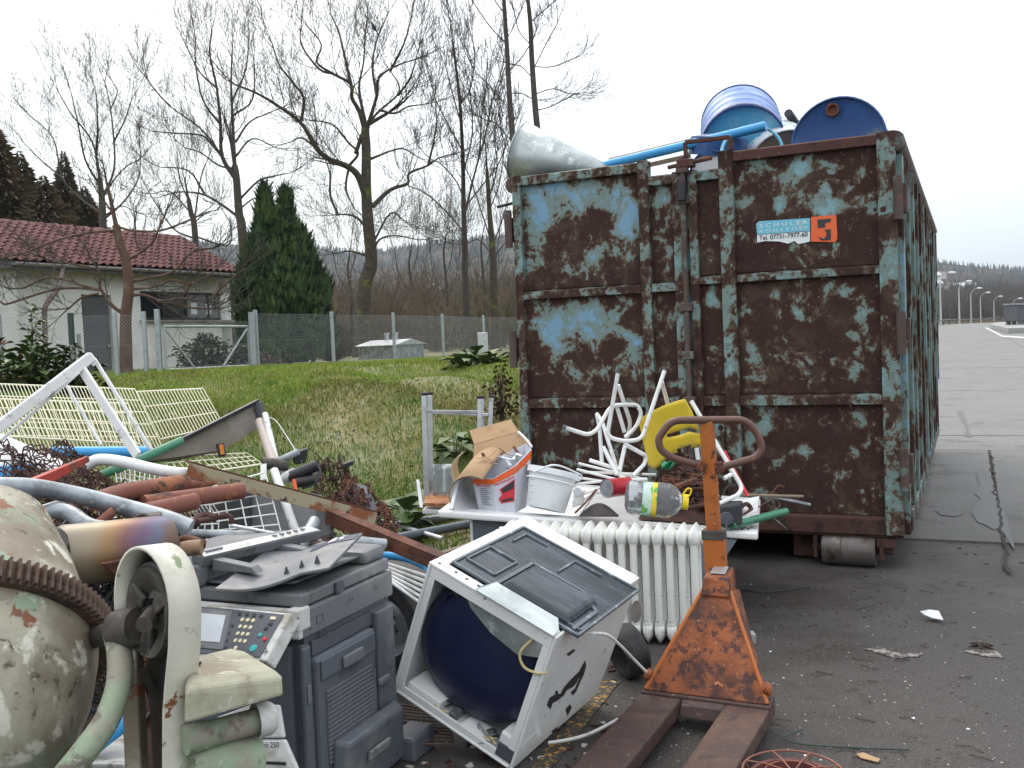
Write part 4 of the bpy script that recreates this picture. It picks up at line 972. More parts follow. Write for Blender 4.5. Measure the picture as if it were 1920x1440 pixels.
M_leafd = mat('dark_shrub_leaf', (.045, .060, .025), .65, layers=[((.10, .09, .04), 3, .52, .66)], var=.3)
M_leafr = mat('reddish_dry_leaf', (.13, .075, .05), .85, layers=[((.09, .10, .04), 1.5, .5, .6)], var=.3)
def gp(px, py, D): p = P(px, py, D); return Vector((p.x, p.y, thz(p.x, p.y)))
leafy('shrub', 'round dark shrub behind the gate mesh', gp(388, 690, 20.6), .75, .75, 1500, M_leafd, .10)
leafy('shrub', 'small dark shrub between the round shrub and the thuja', gp(462, 690, 21.3), .5, .45, 500, M_leafd, .10)
leafy('shrub', 'reddish dry bush beyond the fence beside the metal shed', gp(625, 690, 25.5), 1.0, .95, 1500, M_leafr, .06, flat=.15)
leafy('dock_plant', 'broad-leaved green weed at the fence foot near the container', gp(893, 668, 16.5), .30, .55, 110, M_leaf, .26)
leafy('dock_plant', 'small broad-leaved weed on the bank above the ladder', gp(852, 795, 9.6), .22, .28, 40, M_leaf, .17)
leafy('dock_plant', 'broad green weed beside the ladder foot at the bank bottom', gp(757, 938, 7.9), .25, .22, 26, M_leaf, .24)
leafy('bramble', 'leafy bramble growing through the wire shelves below the fence', gp(60, 705, 12.5), .62, .62, 260, M_leaf, .17)
leafy('bramble', 'reddish bramble climbing at the fence by the gable', gp(5, 700, 13.2), .8, .45, 200, M_leafr, .12)
leafy('bramble', 'dark bramble clump right of the white frame corner', gp(140, 700, 12.8), .72, .5, 260, M_leafd, .12)
leafy('tall_weed', 'tall upright weed rising in front of the fence at the gable', gp(64, 690, 12.8), 1.15, .12, 110, M_leaf, .13)
leafy('dry_weed', 'brown dry weed stalks standing at the container corner', gp(940, 740, 10.8), .62, .22, 120, M_leafr, .07, flat=.2)
leafy('small_bush', 'dry heather tuft at the foot of the thuja', gp(500, 690, 21.5), .25, .5, 260, M_leafr, .09)
wp = gp(905, 640, 30.2); MB().box(wp.x - .16, wp.x + .16, wp.y, wp.y + .2, wp.z, wp.z + .65).build('meter_box', M_alu, cat='box', label='small pale box on the ground behind the last fence posts', bevel=.02)

# grass blades on the bank
def grass():
    m, t, b = new_mat('grass_blades'); x = NT(t, 'Object')
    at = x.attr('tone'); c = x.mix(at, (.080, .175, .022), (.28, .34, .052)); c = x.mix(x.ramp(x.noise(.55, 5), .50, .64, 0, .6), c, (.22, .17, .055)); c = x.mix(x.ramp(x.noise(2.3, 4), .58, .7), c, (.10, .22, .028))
    t.links.new(c, b.inputs['Base Color']); b.inputs['Roughness'].default_value = .7; b.inputs['Specular IOR Level'].default_value = .3
    n = 330000; D = 6.9 + (22 - 6.9) * NR.uniform(0, 1, n) ** 1.35; px = NR.uniform(-420, 1120, n)
    x_ = (px - 960) / F * D; y_ = D
    sl = -((x_ - CO.x) * CXA.x + (y_ - CO.y) * CXA.y); k = sl > .25 + .3 * NR.rand(n)
    tn = np.array([noise.noise(Vector((a * .45, b_ * .45, 3))) for a, b_ in zip(x_, y_)]); k &= NR.rand(n) < .75 + tn
    k &= (y_ + .5 * np.sin(x_ * 1.3) + NR.normal(0, .15, n)) > 6.75
    x_, y_, D, tn = x_[k], y_[k], D[k], tn[k]; n = len(x_); z_ = th(x_, y_) - .01
    h = NR.uniform(.02, .065, n) * (1 + .5 * tn) * (.8 + D / 30); a = NR.uniform(0, 6.28, n); w = NR.uniform(.002, .0042, n) * (.55 + D / 13)
    lean = NR.uniform(.1, .9, n) * h; la = NR.uniform(0, 6.28, n)
    B = np.stack([x_, y_, z_], 1); s = np.stack([np.cos(a) * w, np.sin(a) * w, 0 * w], 1); l_ = np.stack([np.cos(la) * lean, np.sin(la) * lean, h], 1)
    v = np.stack([B - s, B + s, B + l_ * [.45, .45, .62] + s * .8, B + l_ * [.45, .45, .62] - s * .8, B + l_], 1).reshape(-1, 3); i = np.arange(n)[:, None] * 5
    f = np.concatenate([i + np.array([[0, 1, 2]]), i + np.array([[0, 2, 3]]), i + np.array([[3, 2, 4]])])
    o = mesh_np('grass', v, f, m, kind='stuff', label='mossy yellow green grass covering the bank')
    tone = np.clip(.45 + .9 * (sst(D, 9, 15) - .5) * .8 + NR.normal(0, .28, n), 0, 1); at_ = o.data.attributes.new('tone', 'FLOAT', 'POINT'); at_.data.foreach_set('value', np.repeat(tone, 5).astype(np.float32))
    # fallen leaves
    n = 1500; D = 7.2 + 12 * NR.uniform(0, 1, n) ** 1.3; px = NR.uniform(-100, 980, n); vs = []; fs = []; q = 0
    for d_, p_ in zip(D, px):
        xx = (p_ - 960) / F * d_; 
        if -((xx - CO.x) * CXA.x + (d_ - CO.y) * CXA.y) < .4: continue
        c_ = Vector((xx, d_, thz(xx, d_) + NR.uniform(.02, .05))); s_ = NR.uniform(.012, .03); R = Matrix.Rotation(NR.uniform(0, 6.28), 3, 'Z') @ Matrix.Rotation(NR.uniform(-.9, .9), 3, 'X')
        for u_ in ((-1, 0, 0), (0, -.6, .3), (1, 0, .1), (0, .6, .4)): vs.append(tuple(c_ + R @ (Vector(u_) * s_)))
        fs += [(q, q + 1, q + 2), (q, q + 2, q + 3)]; q += 4
    mesh_np('fallen_leaves', vs, fs, mat('dead_leaf', (.055, .035, .022), .9, layers=[((.26, .18, .10), 2.2, .52, .56)], var=.5, vs=3), kind='stuff', label='scattered dead leaves on the grass bank')
grass()
# ================================================================ the big container
def peel(name, bias=0., blue=.6, rustv=(.040, .0175, .0135), sc=(1, 1, .85)):
    m, t, b = new_mat(name); x = NT(t, 'Object', sc)
    at = x.math('MULTIPLY', x.attr('paint'), .29); n = x.math('ADD', x.math('MULTIPLY', x.math('SUBTRACT', x.noise(5.0, 10, .68, .5), .5), 1.25), .5); n2 = x.noise(24, 7, .65, .3)
    v = x.math('ADD', x.math('ADD', n, at), x.math('MULTIPLY', x.math('SUBTRACT', n2, .5), .5)); v = x.math('ADD', v, bias)
    # rust pustules eat round holes into the paint
    w = x.voro(13); hole = x.ramp(w, .16, .30, .20, 0); sel = x.ramp(x.noise(3.1, 3), .45, .6); v = x.math('SUBTRACT', v, x.math('MULTIPLY', hole, sel))
    rust = x.mix(x.noise(9, 8, .65), tuple(c * .6 for c in rustv), tuple(c * 1.5 for c in rustv)); rust = x.mix(x.ramp(n2, .58, .70), rust, (.085, .042, .028)); rust = x.mix(x.ramp(x.noise(3.3, 6), .52, .70, 0, .8), rust, (.030, .0145, .0155))
    rust = x.mix(x.ramp(x.noise(6.5, 8, .7), .50, .62, 0, .85), rust, (.070, .043, .028)); rust = x.mix(x.ramp(x.noise(60, 4), .69, .73), rust, (.26, .23, .19))
    c = x.mix(x.ramp(v, .57, .665), rust, (.125, .085, .055))                       # stained halo
    c = x.mix(x.ramp(v, .660, .675), c, (.17, .235, .21))                            # grey green primer edge
    core = x.mix(x.noise(2.6, 5), tuple((.16, .345, .37)[i] * (1 - blue) + (.13, .27, .43)[i] * blue for i in range(3)), tuple((.26, .40, .38)[i] * (1 - blue) + (.21, .36, .51)[i] * blue for i in range(3)))
    core = x.mix(x.ramp(x.noise(12, 6), .62, .72), core, (.30, .24, .16)); c = x.mix(x.ramp(v, .74, .86), c, core)
    t.links.new(c, b.inputs['Base Color']); t.links.new(x.ramp(v, .6, .72, .85, .45), b.inputs['Roughness'])
    h = x.math('ADD', x.math('MULTIPLY', x.ramp(v, .64, .70), .5), x.math('MULTIPLY', n2, .6)); x.bump(b, h, .6, .006); b.inputs['Specular IOR Level'].default_value = .35
    return m
M_panelL = peel('peeling_panel_blue', .03, .8); M_panelR = peel('peeling_panel_teal', .03, .25); M_fr = peel('peeling_frame', .145, .1); M_frL = peel('peeling_rail', .14, .05); M_frB = peel('rusty_top_rail', -.02, .1, (.085, .036, .030)); M_side = peel('peeling_side', .16, .45, sc=(1, 1, .3)); M_sideb = peel('peeling_corner_post', .22, .6)
M_lock = mat('rusty_lock_bar', (.085, .055, .045), .7, layers=[((.13, .16, .14), 9, .55, .65), ((.16, .06, .035), 14, .6, .7)], var=.3, bump=(40, .4))
BL = [(1010,370,26,1),(1008,405,30,1),(1005,440,22,.9),(1060,368,30,1),(1110,360,28,1),(1150,370,30,1),(1182,385,22,1),(1075,398,22,.8),(1168,420,26,.9),(1192,438,22,.9),(1062,440,20,.8),(1052,480,17,.7),(1120,460,14,.6),(1110,482,12,.6),(1035,350,20,.9),(1085,510,14,.5),(1150,470,12,.5),(1005,490,12,.5),(1175,480,14,.5),
 (1050,600,40,1.2),(1080,592,30,1),(1030,628,30,1),(1003,612,18,1),(1060,650,22,.8),(1112,622,28,.9),(1150,612,26,.9),(1180,622,22,.8),(1192,642,14,.7),(1182,568,14,.7),(1000,700,12,.6),(1066,694,14,.5),(1000,575,12,.5),(1110,580,18,.7),(1130,690,12,.4),(1005,655,12,.4),
 (1240,372,18,1),(1252,405,15,.8),(1235,440,14,.9),(1236,590,18,.8),(1250,480,10,.4),(1330,562,18,1.2),(1338,400,10,.5),(1340,440,10,.6),(1330,478,10,.4),(1235,690,10,.4),(1330,680,10,.3),(1340,800,22,.9),(1338,840,18,.8),
 (1500,310,24,.9),(1555,312,24,.9),(1612,322,18,.8),(1590,345,20,.8),(1490,362,18,.7),(1470,335,16,.7),(1545,350,18,.6),(1410,372,12,.6),(1460,388,14,.8),(1458,365,12,.6),(1540,402,20,.8),(1525,385,16,.8),(1565,378,15,.8),(1642,360,14,.8),(1637,392,14,.8),(1395,378,12,.6),(1385,440,15,.6),(1645,310,14,.7),(1400,470,12,.5),(1480,470,12,.4),(1560,470,14,.5),(1605,470,10,.4),(1415,330,10,.4),
 (1394,620,15,.9),(1400,650,14,1),(1395,580,12,.7),(1402,675,12,.8),(1490,590,16,.9),(1455,585,14,.4),(1560,620,12,.7),(1610,592,14,.9),(1556,650,12,.8),(1563,676,10,.7),(1545,706,11,.8),(1578,545,14,.8),(1548,540,10,.5),(1450,552,12,.5),(1635,545,9,.7),(1480,622,10,.5),(1520,600,10,.3),(1600,640,10,.3),
 (1432,800,20,1),(1412,822,18,1),(1552,795,13,.9),(1508,846,12,.8),(1602,850,15,1),(1485,850,8,.6),(1620,902,10,.8),(1615,922,8,.8),(1580,890,9,.5),(1056,812,14,.7),(1020,790,12,.5),(1400,760,10,.5),(1450,870,14,.35),(1540,880,12,.3),(1600,930,12,.3),(1100,840,12,.3)]
BLS = []
for (x_, y_, r_, w_) in BL:
    s_, z_ = CF(x_, y_); s2, z2 = CF(x_ + r_, y_); BLS.append((s_, z_, abs(s2 - s_) * .82, w_))
BLA = np.array(BLS)
def paint_at(s, z):
    d = ((s[:, None] - BLA[None, :, 0]) ** 2 + (z[:, None] - BLA[None, :, 1]) ** 2) / BLA[None, :, 2] ** 2
    return np.clip((np.exp(-d * .9) * BLA[None, :, 3]).sum(1) * 1.0, 0, .95)
cont = thing('roll_off_container', 'huge rusty roll-off scrap container with peeling blue paint and double doors', 'container', M=CM)
def CB(name, s0, s1, y0, y1, z0, z1, m_, parent=cont, bevel=.006, **k): return MB(CM).box(s0, s1, y0, y1, z0, z1).build(name, m_, parent, bevel=bevel, **k)
def sx(px, py=600): return CF(px, py)[0]
zb = .225; zt = CH
sL0, sL1 = 0, sx(984); sA0, sA1 = sx(1204), sx(1223); sC0, sC1 = sx(1268), sx(1289); sD0, sD1 = sx(1297), sx(1313); sE0, sE1 = sx(1355), sx(1382); sR0, sR1 = sx(1651), CW
zt1 = CF(1090, 540)[1]; zb1 = CF(1090, 556)[1]; zt2 = CF(1090, 747)[1]; zb2 = CF(1090, 765)[1]
yt1 = CF(1500, 506)[1]; yb1 = CF(1500, 522)[1]; yt2 = CF(1500, 741)[1]; yb2 = CF(1500, 760)[1]
zbr = CF(1550, 968)[1]; zbr0 = CF(1560, 1000)[1]; ztm = zt - .10; tr = .075
DP = .09; RC = .045   # frame depth, panel recess
lo = zbr0
print('rails', zt, ztm, zt1, zt2, yt1, yt2, zbr, zbr0)
for (a, b, tp, nm) in ((sL0, sL1, zt, 'door_post'), (sA0, sA1, zt, 'door_stile'), (sC0, sC1, ztm, 'door_stile'), (sD0, sD1, ztm, 'door_stile'), (sE0, sE1, zt, 'door_stile'), (sR0, sR1, zt, 'door_post')):
    CB(nm, a, b, 0, DP, lo, tp, M_fr)
def rail(a, b, z0, z1, m_=M_frL):
    # channel rail with a slightly sloping upper lip
    mb = MB(CM); mb.hexa([(a + .001, .004, z0), (b - .001, .004, z0), (b - .001, RC + .02, z0), (a + .001, RC + .02, z0), (a + .001, .004, z1 - .008), (b - .001, .004, z1 - .008), (b - .001, RC + .02, z1 + .008), (a + .001, RC + .02, z1 + .008)]); mb.build('door_rail', m_, cont, bevel=.004)
for (a, b) in ((sL1, sA0), (sA1, sC0)):
    rail(a, b, zb1, zt1); rail(a, b, zb2, zt2); rail(a, b, lo, zbr, M_darkrust)
for (a, b) in ((sD1, sE0), (sE1, sR0)):
    rail(a, b, yb1, yt1); rail(a, b, yb2, yt2); rail(a, b, lo, zbr, M_darkrust)
rail(sL1, sA0, zt - tr, zt - .008, M_frL); rail(sA1, sC0, ztm - tr, ztm - .008, M_frL); rail(sD1, sE0, ztm - tr, ztm - .008, M_frL); rail(sE1, sR0, zt - tr, zt - .008, M_frB)
def panel(a, b, z0, z1, m_):
    a += .001; b -= .001; nu = max(3, int((b - a) / .03)); nv = max(3, int((z1 - z0) / .03)); dn = RNG.uniform(-.008, .006)
    fn = lambda u, v: (a + (b - a) * u, RC + dn * math.sin(math.pi * u) * math.sin(math.pi * v), z0 + (z1 - z0) * v)
    mb = MB(CM); mb.grid(fn, nu, nv); 
    o = mb.build('door_panel', m_, cont, smooth=True)
    co = [fn(i / nu, j / nv) for j in range(nv + 1) for i in range(nu + 1)]; co = np.array(co)
    pa_ = paint_at(co[:, 0], co[:, 2]); at = o.data.attributes.new('paint', 'FLOAT', 'POINT'); at.data.foreach_set('value', pa_.astype(np.float32)); return o
for (a, b, T, zz, m_) in ((sL1, sA0, zt, (zb1, zt1, zb2, zt2), M_panelL), (sA1, sC0, ztm, (zb1, zt1, zb2, zt2), M_panelL), (sD1, sE0, ztm, (yb1, yt1, yb2, yt2), M_panelR), (sE1, sR0, zt, (yb1, yt1, yb2, yt2), M_panelR)):
    panel(a, b, zz[1] + .009, T - tr - .001, m_); panel(a, b, zz[3] + .009, zz[0] - .001, m_ if m_ is M_panelL else M_panelR); panel(a, b, zbr + .009, zz[2] - .001, M_panelR)
CB('door_backing', sL1, sR0, RC + .03, RC + .05, lo, ztm - .02, M_darkrust, bevel=0)
# locking bar with guides and top latch
xm = (sC1 + sD0) / 2
CB('gap_strip', sC1 + .002, sD0 - .002, .03, .05, lo, ztm - .01, M_sideb, bevel=0)
MB(CM).tube([(xm - .012, -.02, lo + .1), (xm - .012, -.02, zt - .02)], .019, 10).build('locking_bar', M_lock, cont, smooth=True)
for z in (zt - .12, zt - .32, zt1 - .2, zt2 + .25, zt2 - .05, .5):
    CB('bar_guide', xm - .05, xm + .03, -.045, -.001, z, z + .055, M_lock)
MB(CM).tube([(xm - .012, -.045, zt - .30), (xm - .012, -.045, zt - .18)], .032, 10).build('bar_sleeve', M_black, cont, smooth=True)
lat = thing_m = None
hx0, hz0 = CF(1288, 297); hx1, hz1 = CF(1286, 268); hx2, hz2 = CF(1370, 258); hx3, hz3 = CF(1373, 282)
mb = MB(CM); q = [(hx0, -.02, hz0), (hx1, -.02, hz1), (hx2, -.02, hz2), (hx3, -.02, hz3)]
for i in range(3): mb.beam(q[i], q[i + 1], .026, .026, up=(0, 1, 0))
mb.build('latch_handle', M_frB, cont, bevel=.004)
CB('latch_block', hx0 - .06, hx0 + .05, -.05, .03, hz0 - .06, hz0 - .01, M_frB)
MB(CM).tube([(hx0 - .12, -.03, hz0 - .05), (hx0 + .17, -.03, hz0 - .02)], .014, 8).build('latch_pin', M_rust, cont, smooth=True)
# side wall with ribs, running back 6.5 m
LEN = 6.5; SW = CW
def side(sg, s0):
    th_ = .05
    mb = MB(CM); mb.poly([(s0, .12, zb), (s0, LEN - .35, zb), (s0, LEN - .05, zb + .62), (s0, LEN - .05, zt - .12), (s0, .12, zt - .12)], th_, (-sg, 0, 0)); mb.build('side_panel', M_side, cont)
    for i in range(11):
        y = .42 + i * .58; w_ = .07; z0 = zb + .12; 
        if i == 10: z0 += .5
        a_, b_ = sorted((s0 + sg * .002, s0 + sg * .062)); CB('side_rib', a_, b_, y, y + w_, z0, zt - .125, M_side)
    a_, b_ = sorted((s0 - sg * .04, s0 + sg * .05)); MB(CM).tube([((a_ + b_) / 2, .02, zt - .06), ((a_ + b_) / 2, LEN, zt - .06)], .062, 12).build('top_rail', M_lock, cont, smooth=True)
    a_, b_ = sorted((s0 - sg * .02, s0 + sg * .055)); CB('bottom_rail', a_, b_, .125, LEN - .4, zb, zb + .11, M_frL)
    a_, b_ = sorted((s0 - sg * .03, s0 + sg * .045)); CB('corner_post', a_, b_, .095, .19, zb - .02, zt - .13, M_sideb)
side(1, CW - .01); side(-1, .01)
CB('end_wall', .05, CW - .05, LEN - .05, LEN, zb + .5, zt - .1, M_frL); CB('floor', .05, CW - .05, .13, LEN - .4, zb, zb + .1, M_darkrust)
# hinges
for (s0, py_, px_) in ((CW + .012, 372, 1683), (CW + .012, 625, 1683), (CW + .012, 880, 1690), (-.035, 428, 952), (-.035, 655, 958)):
    z = CF(min(max(px_, 970), 1670), py_)[1]
    h = MB(CM).tube([(s0, -.005, z - .13), (s0, -.005, z + .13)], .028, 10); h.build('hinge', M_lock, cont, smooth=True)
    a_, b_ = sorted((s0, s0 + (.05 if s0 > 1 else -.03))); CB('hinge_plate', a_, b_, .02, .09, z - .09, z + .09, M_lock)
z = CF(970, 378)[1]; MB(CM).tube([(-.02, .05, z), (-.13, .02, z - .02)], .011, 8).build('side_pin', M_black, cont, smooth=True)
# underframe, rollers
CB('bottom_sill', 0, CW, .02, .11, zb - .03, lo - .003, M_darkrust); CB('skid', .55, .68, .15, LEN - .3, .03, zb - .002, M_darkrust, bevel=0); CB('skid', CW - .68, CW - .55, .15, LEN - .3, .03, zb - .002, M_darkrust, bevel=0)
for k_ in range(5): CB('cross_beam', .1, CW - .1, .5 + k_ * 1.3, .58 + k_ * 1.3, zb - .08, zb - .003, M_darkrust, bevel=0)
M_roller = mat('roller_steel', (.14, .12, .11), .5, .4, layers=[((.07, .04, .03), 7, .5, .65), ((.26, .23, .2), 11, .56, .7)], var=.2)
for (c0, c1) in ((sx(1541, 1050) , sx(1641, 1050)), (.17, .55)):
    r_ = .105; yR = .02
    MB(CM).lathe([(0, 0), (r_ * .93, 0), (r_, .012), (r_ * 1.0, (c1 - c0) * .36), (r_ * .97, (c1 - c0) * .37), (r_, (c1 - c0) * .38), (r_, c1 - c0 - .012), (r_ * .93, c1 - c0), (0, c1 - c0)], (c0, yR + .06, r_), (1, 0, 0), 28).build('roller', M_roller, cont, smooth=True)
    MB(CM).tube([(c0 - .07, yR + .06, r_), (c1 + .1, yR + .06, r_)], .026, 10).build('roller_axle', M_darkrust, cont, smooth=True)
    for q in (c0 - .04, c1 + .035): CB('roller_bracket', q - .012, q + .012, yR, yR + .13, .05, zb - .035, M_darkrust, bevel=.003)
CB('end_plate', CW - .16, CW - .05, .02, .1, .13, zb - .035, M_darkrust)
# sticker
stz1 = CF(1420, 418)[1]; 
def sp(px, py, o_=-.0): s_, z_ = CF(px, py, -RC); return (s_, RC - .006 - o_, z_)
M_stb = mat('sticker_blue', (.16, .50, .64), .4, layers=[((.35, .5, .5), 7, .55, .7)], var=.06); M_stw = mat('sticker_white', (.78, .80, .80), .4, layers=[((.5, .5, .46), 9, .6, .7)], var=.05); M_sto = mat('sticker_orange', (.80, .13, .03), .4, var=.06)
def flat(pts, name, m_, par, o_=0, th_=.0015): return MB(CM).poly([sp(x, y, o_) for x, y in pts], th_, (0, -1, 0)).build(name, m_, par)
stk = flat([(1420, 441), (1519, 434), (1519, 453), (1497, 458), (1490, 452), (1478, 457), (1462, 453), (1436, 452), (1420, 455)], 'company_sign', M_stw, cont)
stk['label'] = 'torn company sign with phone number, partly rusted away'
flat([(1418, 420), (1424, 415), (1519, 409), (1519, 433), (1420, 440)], 'blue_field', M_stb, cont)
flat([(1521, 407), (1568, 403), (1570, 436), (1570, 448), (1566, 454), (1521, 453)], 'orange_field', M_sto, cont)
def text(s, px0, px1, py0, py1, m_, par, o_=.004, th_=.0006, off=0):
    """lettering fitted between pixel corners on the door plane"""
    cu = bpy.data.curves.new('lettering', 'FONT'); cu.body = s; cu.size = 1; cu.extrude = 0; cu.offset = off; cu.materials.append(m_)
    o = bpy.data.objects.new('lettering', cu); COL.objects.link(o); bpy.context.view_layer.update()
    w, h = o.dimensions.x, o.dimensions.y
    return o, w, h
def text_on(s, org, xd, yd, wid, hgt, m_, par, th_=0.0, off=0.):
    o, w, h = text(s, 0, 0, 0, 0, m_, par, off=off)
    xd = Vector(xd).normalized(); yd = Vector(yd).normalized(); nd = xd.cross(yd)
    bb = [Vector(c) for c in o.bound_box]; x0 = min(c.x for c in bb); y0 = min(c.y for c in bb)
    kx, ky = wid / max(w, 1e-4), hgt / max(h, 1e-4); m = Matrix.Identity(4)
    for j in range(3): m[j][0] = xd[j] * kx; m[j][1] = yd[j] * ky; m[j][2] = nd[j] * min(kx, ky)
    o2 = Vector(org) - xd * kx * x0 - yd * ky * y0
    for j in range(3): m[j][3] = o2[j]
    # bake to a mesh so that the lettering is plain geometry
    dg = bpy.context.evaluated_depsgraph_get(); me = bpy.data.meshes.new_from_object(o.evaluated_get(dg)); me.materials.clear(); me.materials.append(m_)
    bpy.data.objects.remove(o); inv = WM[par.name].inverted() if par is not None else Matrix.Identity(4); me.transform(inv @ m)
    n = bpy.data.objects.new('lettering', me); COL.objects.link(n); n.parent = par; WM[n.name] = WM[par.name].copy() if par else Matrix.Identity(4)
    return n
cx_, cz_ = CXA, Vector((0, 0, 1))
def door_text(s, x0, x1, yb_, yt_, m_, off=0.):
    a = Vector(sp(x0, yb_, .004)); b = Vector(sp(x1, yb_ - (x1 - x0) * .07, .004)); c = Vector(sp(x0, yt_, .004))
    a, b, c = CM @ a, CM @ b, CM @ c
    text_on(s, a, CXA, (0, 0, 1), (b - a).length, (c - a).length, m_, cont, off=off)
M_ltr = mat('pale_lettering', (.74, .82, .82), .5, var=.03)
door_text('S C H U L E R', 1425, 1515, 427.5, 420.5, M_ltr, .008); door_text('R O H S T O F F', 1425, 1515, 437.5, 431.5, M_ltr, -.004); door_text('Tel. 07731-7977-60', 1424, 1515, 451, 442, M_darkprint, .015)
# the S emblem: black block letter with round bowls
em = [(1534, 411), (1558, 409), (1558, 414), (1547, 415), (1545, 421), (1552, 425), (1558, 431), (1558, 450), (1549, 450), (1549, 446), (1545, 448), (1538, 446), (1534, 440), (1541, 440), (1546, 440), (1548, 435), (1546, 431), (1534, 428)]
flat([(1533, 412), (1558, 410), (1558, 416), (1551, 417), (1546, 421), (1549, 426), (1534, 428)], 'emblem', M_darkprint, cont, .003)
flat([(1534, 444), (1545, 448), (1550, 442), (1550, 436), (1546, 431), (1558, 430), (1558, 450), (1540, 451)], 'emblem', M_darkprint, cont, .003)

# -------------------------------------------------------------- what sticks out of the container
hp = thing('scrap_heap', 'dark tangled scrap filling the container to just below the rim', None, M=CM); hp['kind'] = 'stuff'
mb = MB(CM); mb.grid(lambda u, v: (.06 + (CW - .12) * u, .13 + 5.6 * v, zt - .34 + .13 * noise.noise(Vector((u * 7, v * 14, 0))) - .2 * (1 - min(1, v * 5))), 30, 60); mb.build('heap_surface', M_darkrust, hp, kind='stuff')
mb = MB(CM)
for i in range(160):
    a = Vector((RNG.uniform(.1, CW - .1), RNG.uniform(.3, 5.4), zt - .3)); d = Vector((RNG.uniform(-1, 1), RNG.uniform(-1, 1), RNG.uniform(-.1, .12))).normalized() * RNG.uniform(.1, .35); b = a + d
    b.x = min(max(b.x, .1), CW - .1); b.y = max(b.y, .15); b.z = min(b.z, zt - .2); mb.beam(a, b, RNG.uniform(.01, .05), RNG.uniform(.005, .02))
mb.build('scrap_bits', M_rust, hp, kind='stuff')
M_drumblue = mat('dark_blue_drum', (.008, .055, .20), .36, layers=[((.03, .12, .33), 3, .5, .7), ((.10, .13, .17), 7, .58, .70), ((.10, .05, .03), 15, .66, .70), ((.25, .35, .5), 25, .68, .72)], var=.12)
M_drumlt = mat('light_blue_drum', (.13, .46, .68), .4, layers=[((.35, .62, .74), 2.5, .45, .65), ((.10, .22, .30), 9, .60, .70)], var=.08)
M_drumlil = mat('pale_lilac_drum', (.17, .27, .56), .4, layers=[((.30, .40, .66), 3, .5, .62), ((.16, .18, .22), 9, .62, .72)], var=.08)
M_drumwh = mat('white_drum', (.74, .76, .76), .35, layers=[((.12, .35, .5), 14, .58, .62), ((.05, .05, .05), 20, .66, .7)], var=.05)
M_lidbrown = mat('brown_lid', (.30, .24, .17), .7, layers=[((.16, .11, .07), 5, .5, .7)], var=.15)
def drum(name, label, c, ax, R_, L_, m_, mend, bung=None, rim=None, ribs=(.33, .36, .64, .67), deep=.012, group=None):
    ax = Vector(ax).normalized(); r = thing(name, label, 'drum', loc=c, group=group); pr = [(R_ * .985, 0.0)]
    pr = [(R_, 0), (R_ * 1.0, .02)]
    for q in ribs: pr += [(R_, L_ * q - .02), (R_ * 1.035, L_ * q), (R_, L_ * q + .02)]
    pr += [(R_, L_ - .02), (R_, L_)]
    MB().lathe(pr, c, ax, 40).build('body', m_, r, smooth=True)
    e_ = MB().lathe([(R_ * .985, deep), (R_ * .93, deep + .002), (R_ * .9, deep + .006), (0, deep + .006)], c, ax, 40).build('lid', mend, r, smooth=True)
    for h in (0, L_): MB().tube([c + ax * h + R_ * 1.005 * (math.cos(a) * ax.orthogonal().normalized() + math.sin(a) * ax.cross(ax.orthogonal().normalized())) for a in [2 * math.pi * k / 40 for k in range(40)]], .008, 6, closed=True).build('rim', rim or m_, r, smooth=True)
    MB().lathe([(R_ * .985, L_ - .012), (0, L_ - .012)], c, ax, 40).build('base', mend, r)
    if bung:
        MB().lathe([(.042, .0), (.042, -.018), (.030, -.018), (.028, .0), (0, .0)], c + Vector(bung) + ax * .0, ax, 18).build('bung', M_rust, r, smooth=True)
    return r
c = P(1572, 268, 6.25); back = (CYA + V(0, 0, -.03)).normalized(); back = Matrix.Rotation(.0, 3, 'Z') @ back
pb = P(1561, 206, 6.25) - c; pb = pb - pb.dot(back) * back
drum('oil_drum', 'dark blue steel drum with a rusty bung, lying at the right of the container load', c, back, .288, .88, M_drumblue, M_drumblue, bung=pb)
c = P(1394, 277, 6.75); ax_ = (P(1387, 226, 7.5) - c).normalized()
r = drum('oil_drum', 'pale lilac ribbed drum with navy rim and light blue end, topmost on the load', c, ax_, .285, .74, M_drumlil, M_drumlt, rim=mat('navy_rim', (.015, .04, .16), .3, var=.1), ribs=(.3, .55, .8), deep=.03)
MB().lathe([(.291, .012), (.291, .085)], c, ax_, 40).build('collar', MATS['navy_rim'], r, smooth=True, solid=.004)
cl = P(1410, 285, 6.42); MB().tube([cl + .20 * (math.cos(a) * Vector((1, 0, .1)) + math.sin(a) * Vector((0, .3, .9))) for a in [math.pi * k / 20 for k in range(21)]], .012, 6).build('bead', M_drumlt, r, smooth=True)
c = P(1478, 324, 6.62); back2 = (P(1438, 291, 7.3) - c).normalized()
drum('oil_drum', 'white drum with torn blue label and brown lid between the two blue drums', c, back2, .285, .7, M_drumwh, M_lidbrown, deep=.004)
c = P(1330, 322, 6.55); drum('oil_drum', 'navy and white drum mostly sunk in the load behind the door latch', c, (.6, .75, .05), .14, .5, M_drumblue, M_drumwh, ribs=(.5,))
a = P(1150, 306, 6.95); b = P(1436, 236, 6.35); d_ = (b - a).normalized(); MB().pipe([a - d_ * .25 - V(0, 0, .0), a, b], .032, .006, 14).build('plastic_pipe', M_blueplastic, smooth=True, cat='pipe', label='light blue plastic pipe sloping up across the container load')
a = P(1140, 303, 7.3); b = P(1370, 247, 7.0); MB().beam(a, b, .14, .025, up=(0, -.4, 1)).build('roof_panel', mat('grey_boards', (.16, .14, .12), .8, var=.25, bump=(20, .4)), cat='panel', label='weathered grey strip of boarding behind the light blue pipe', bevel=.004)
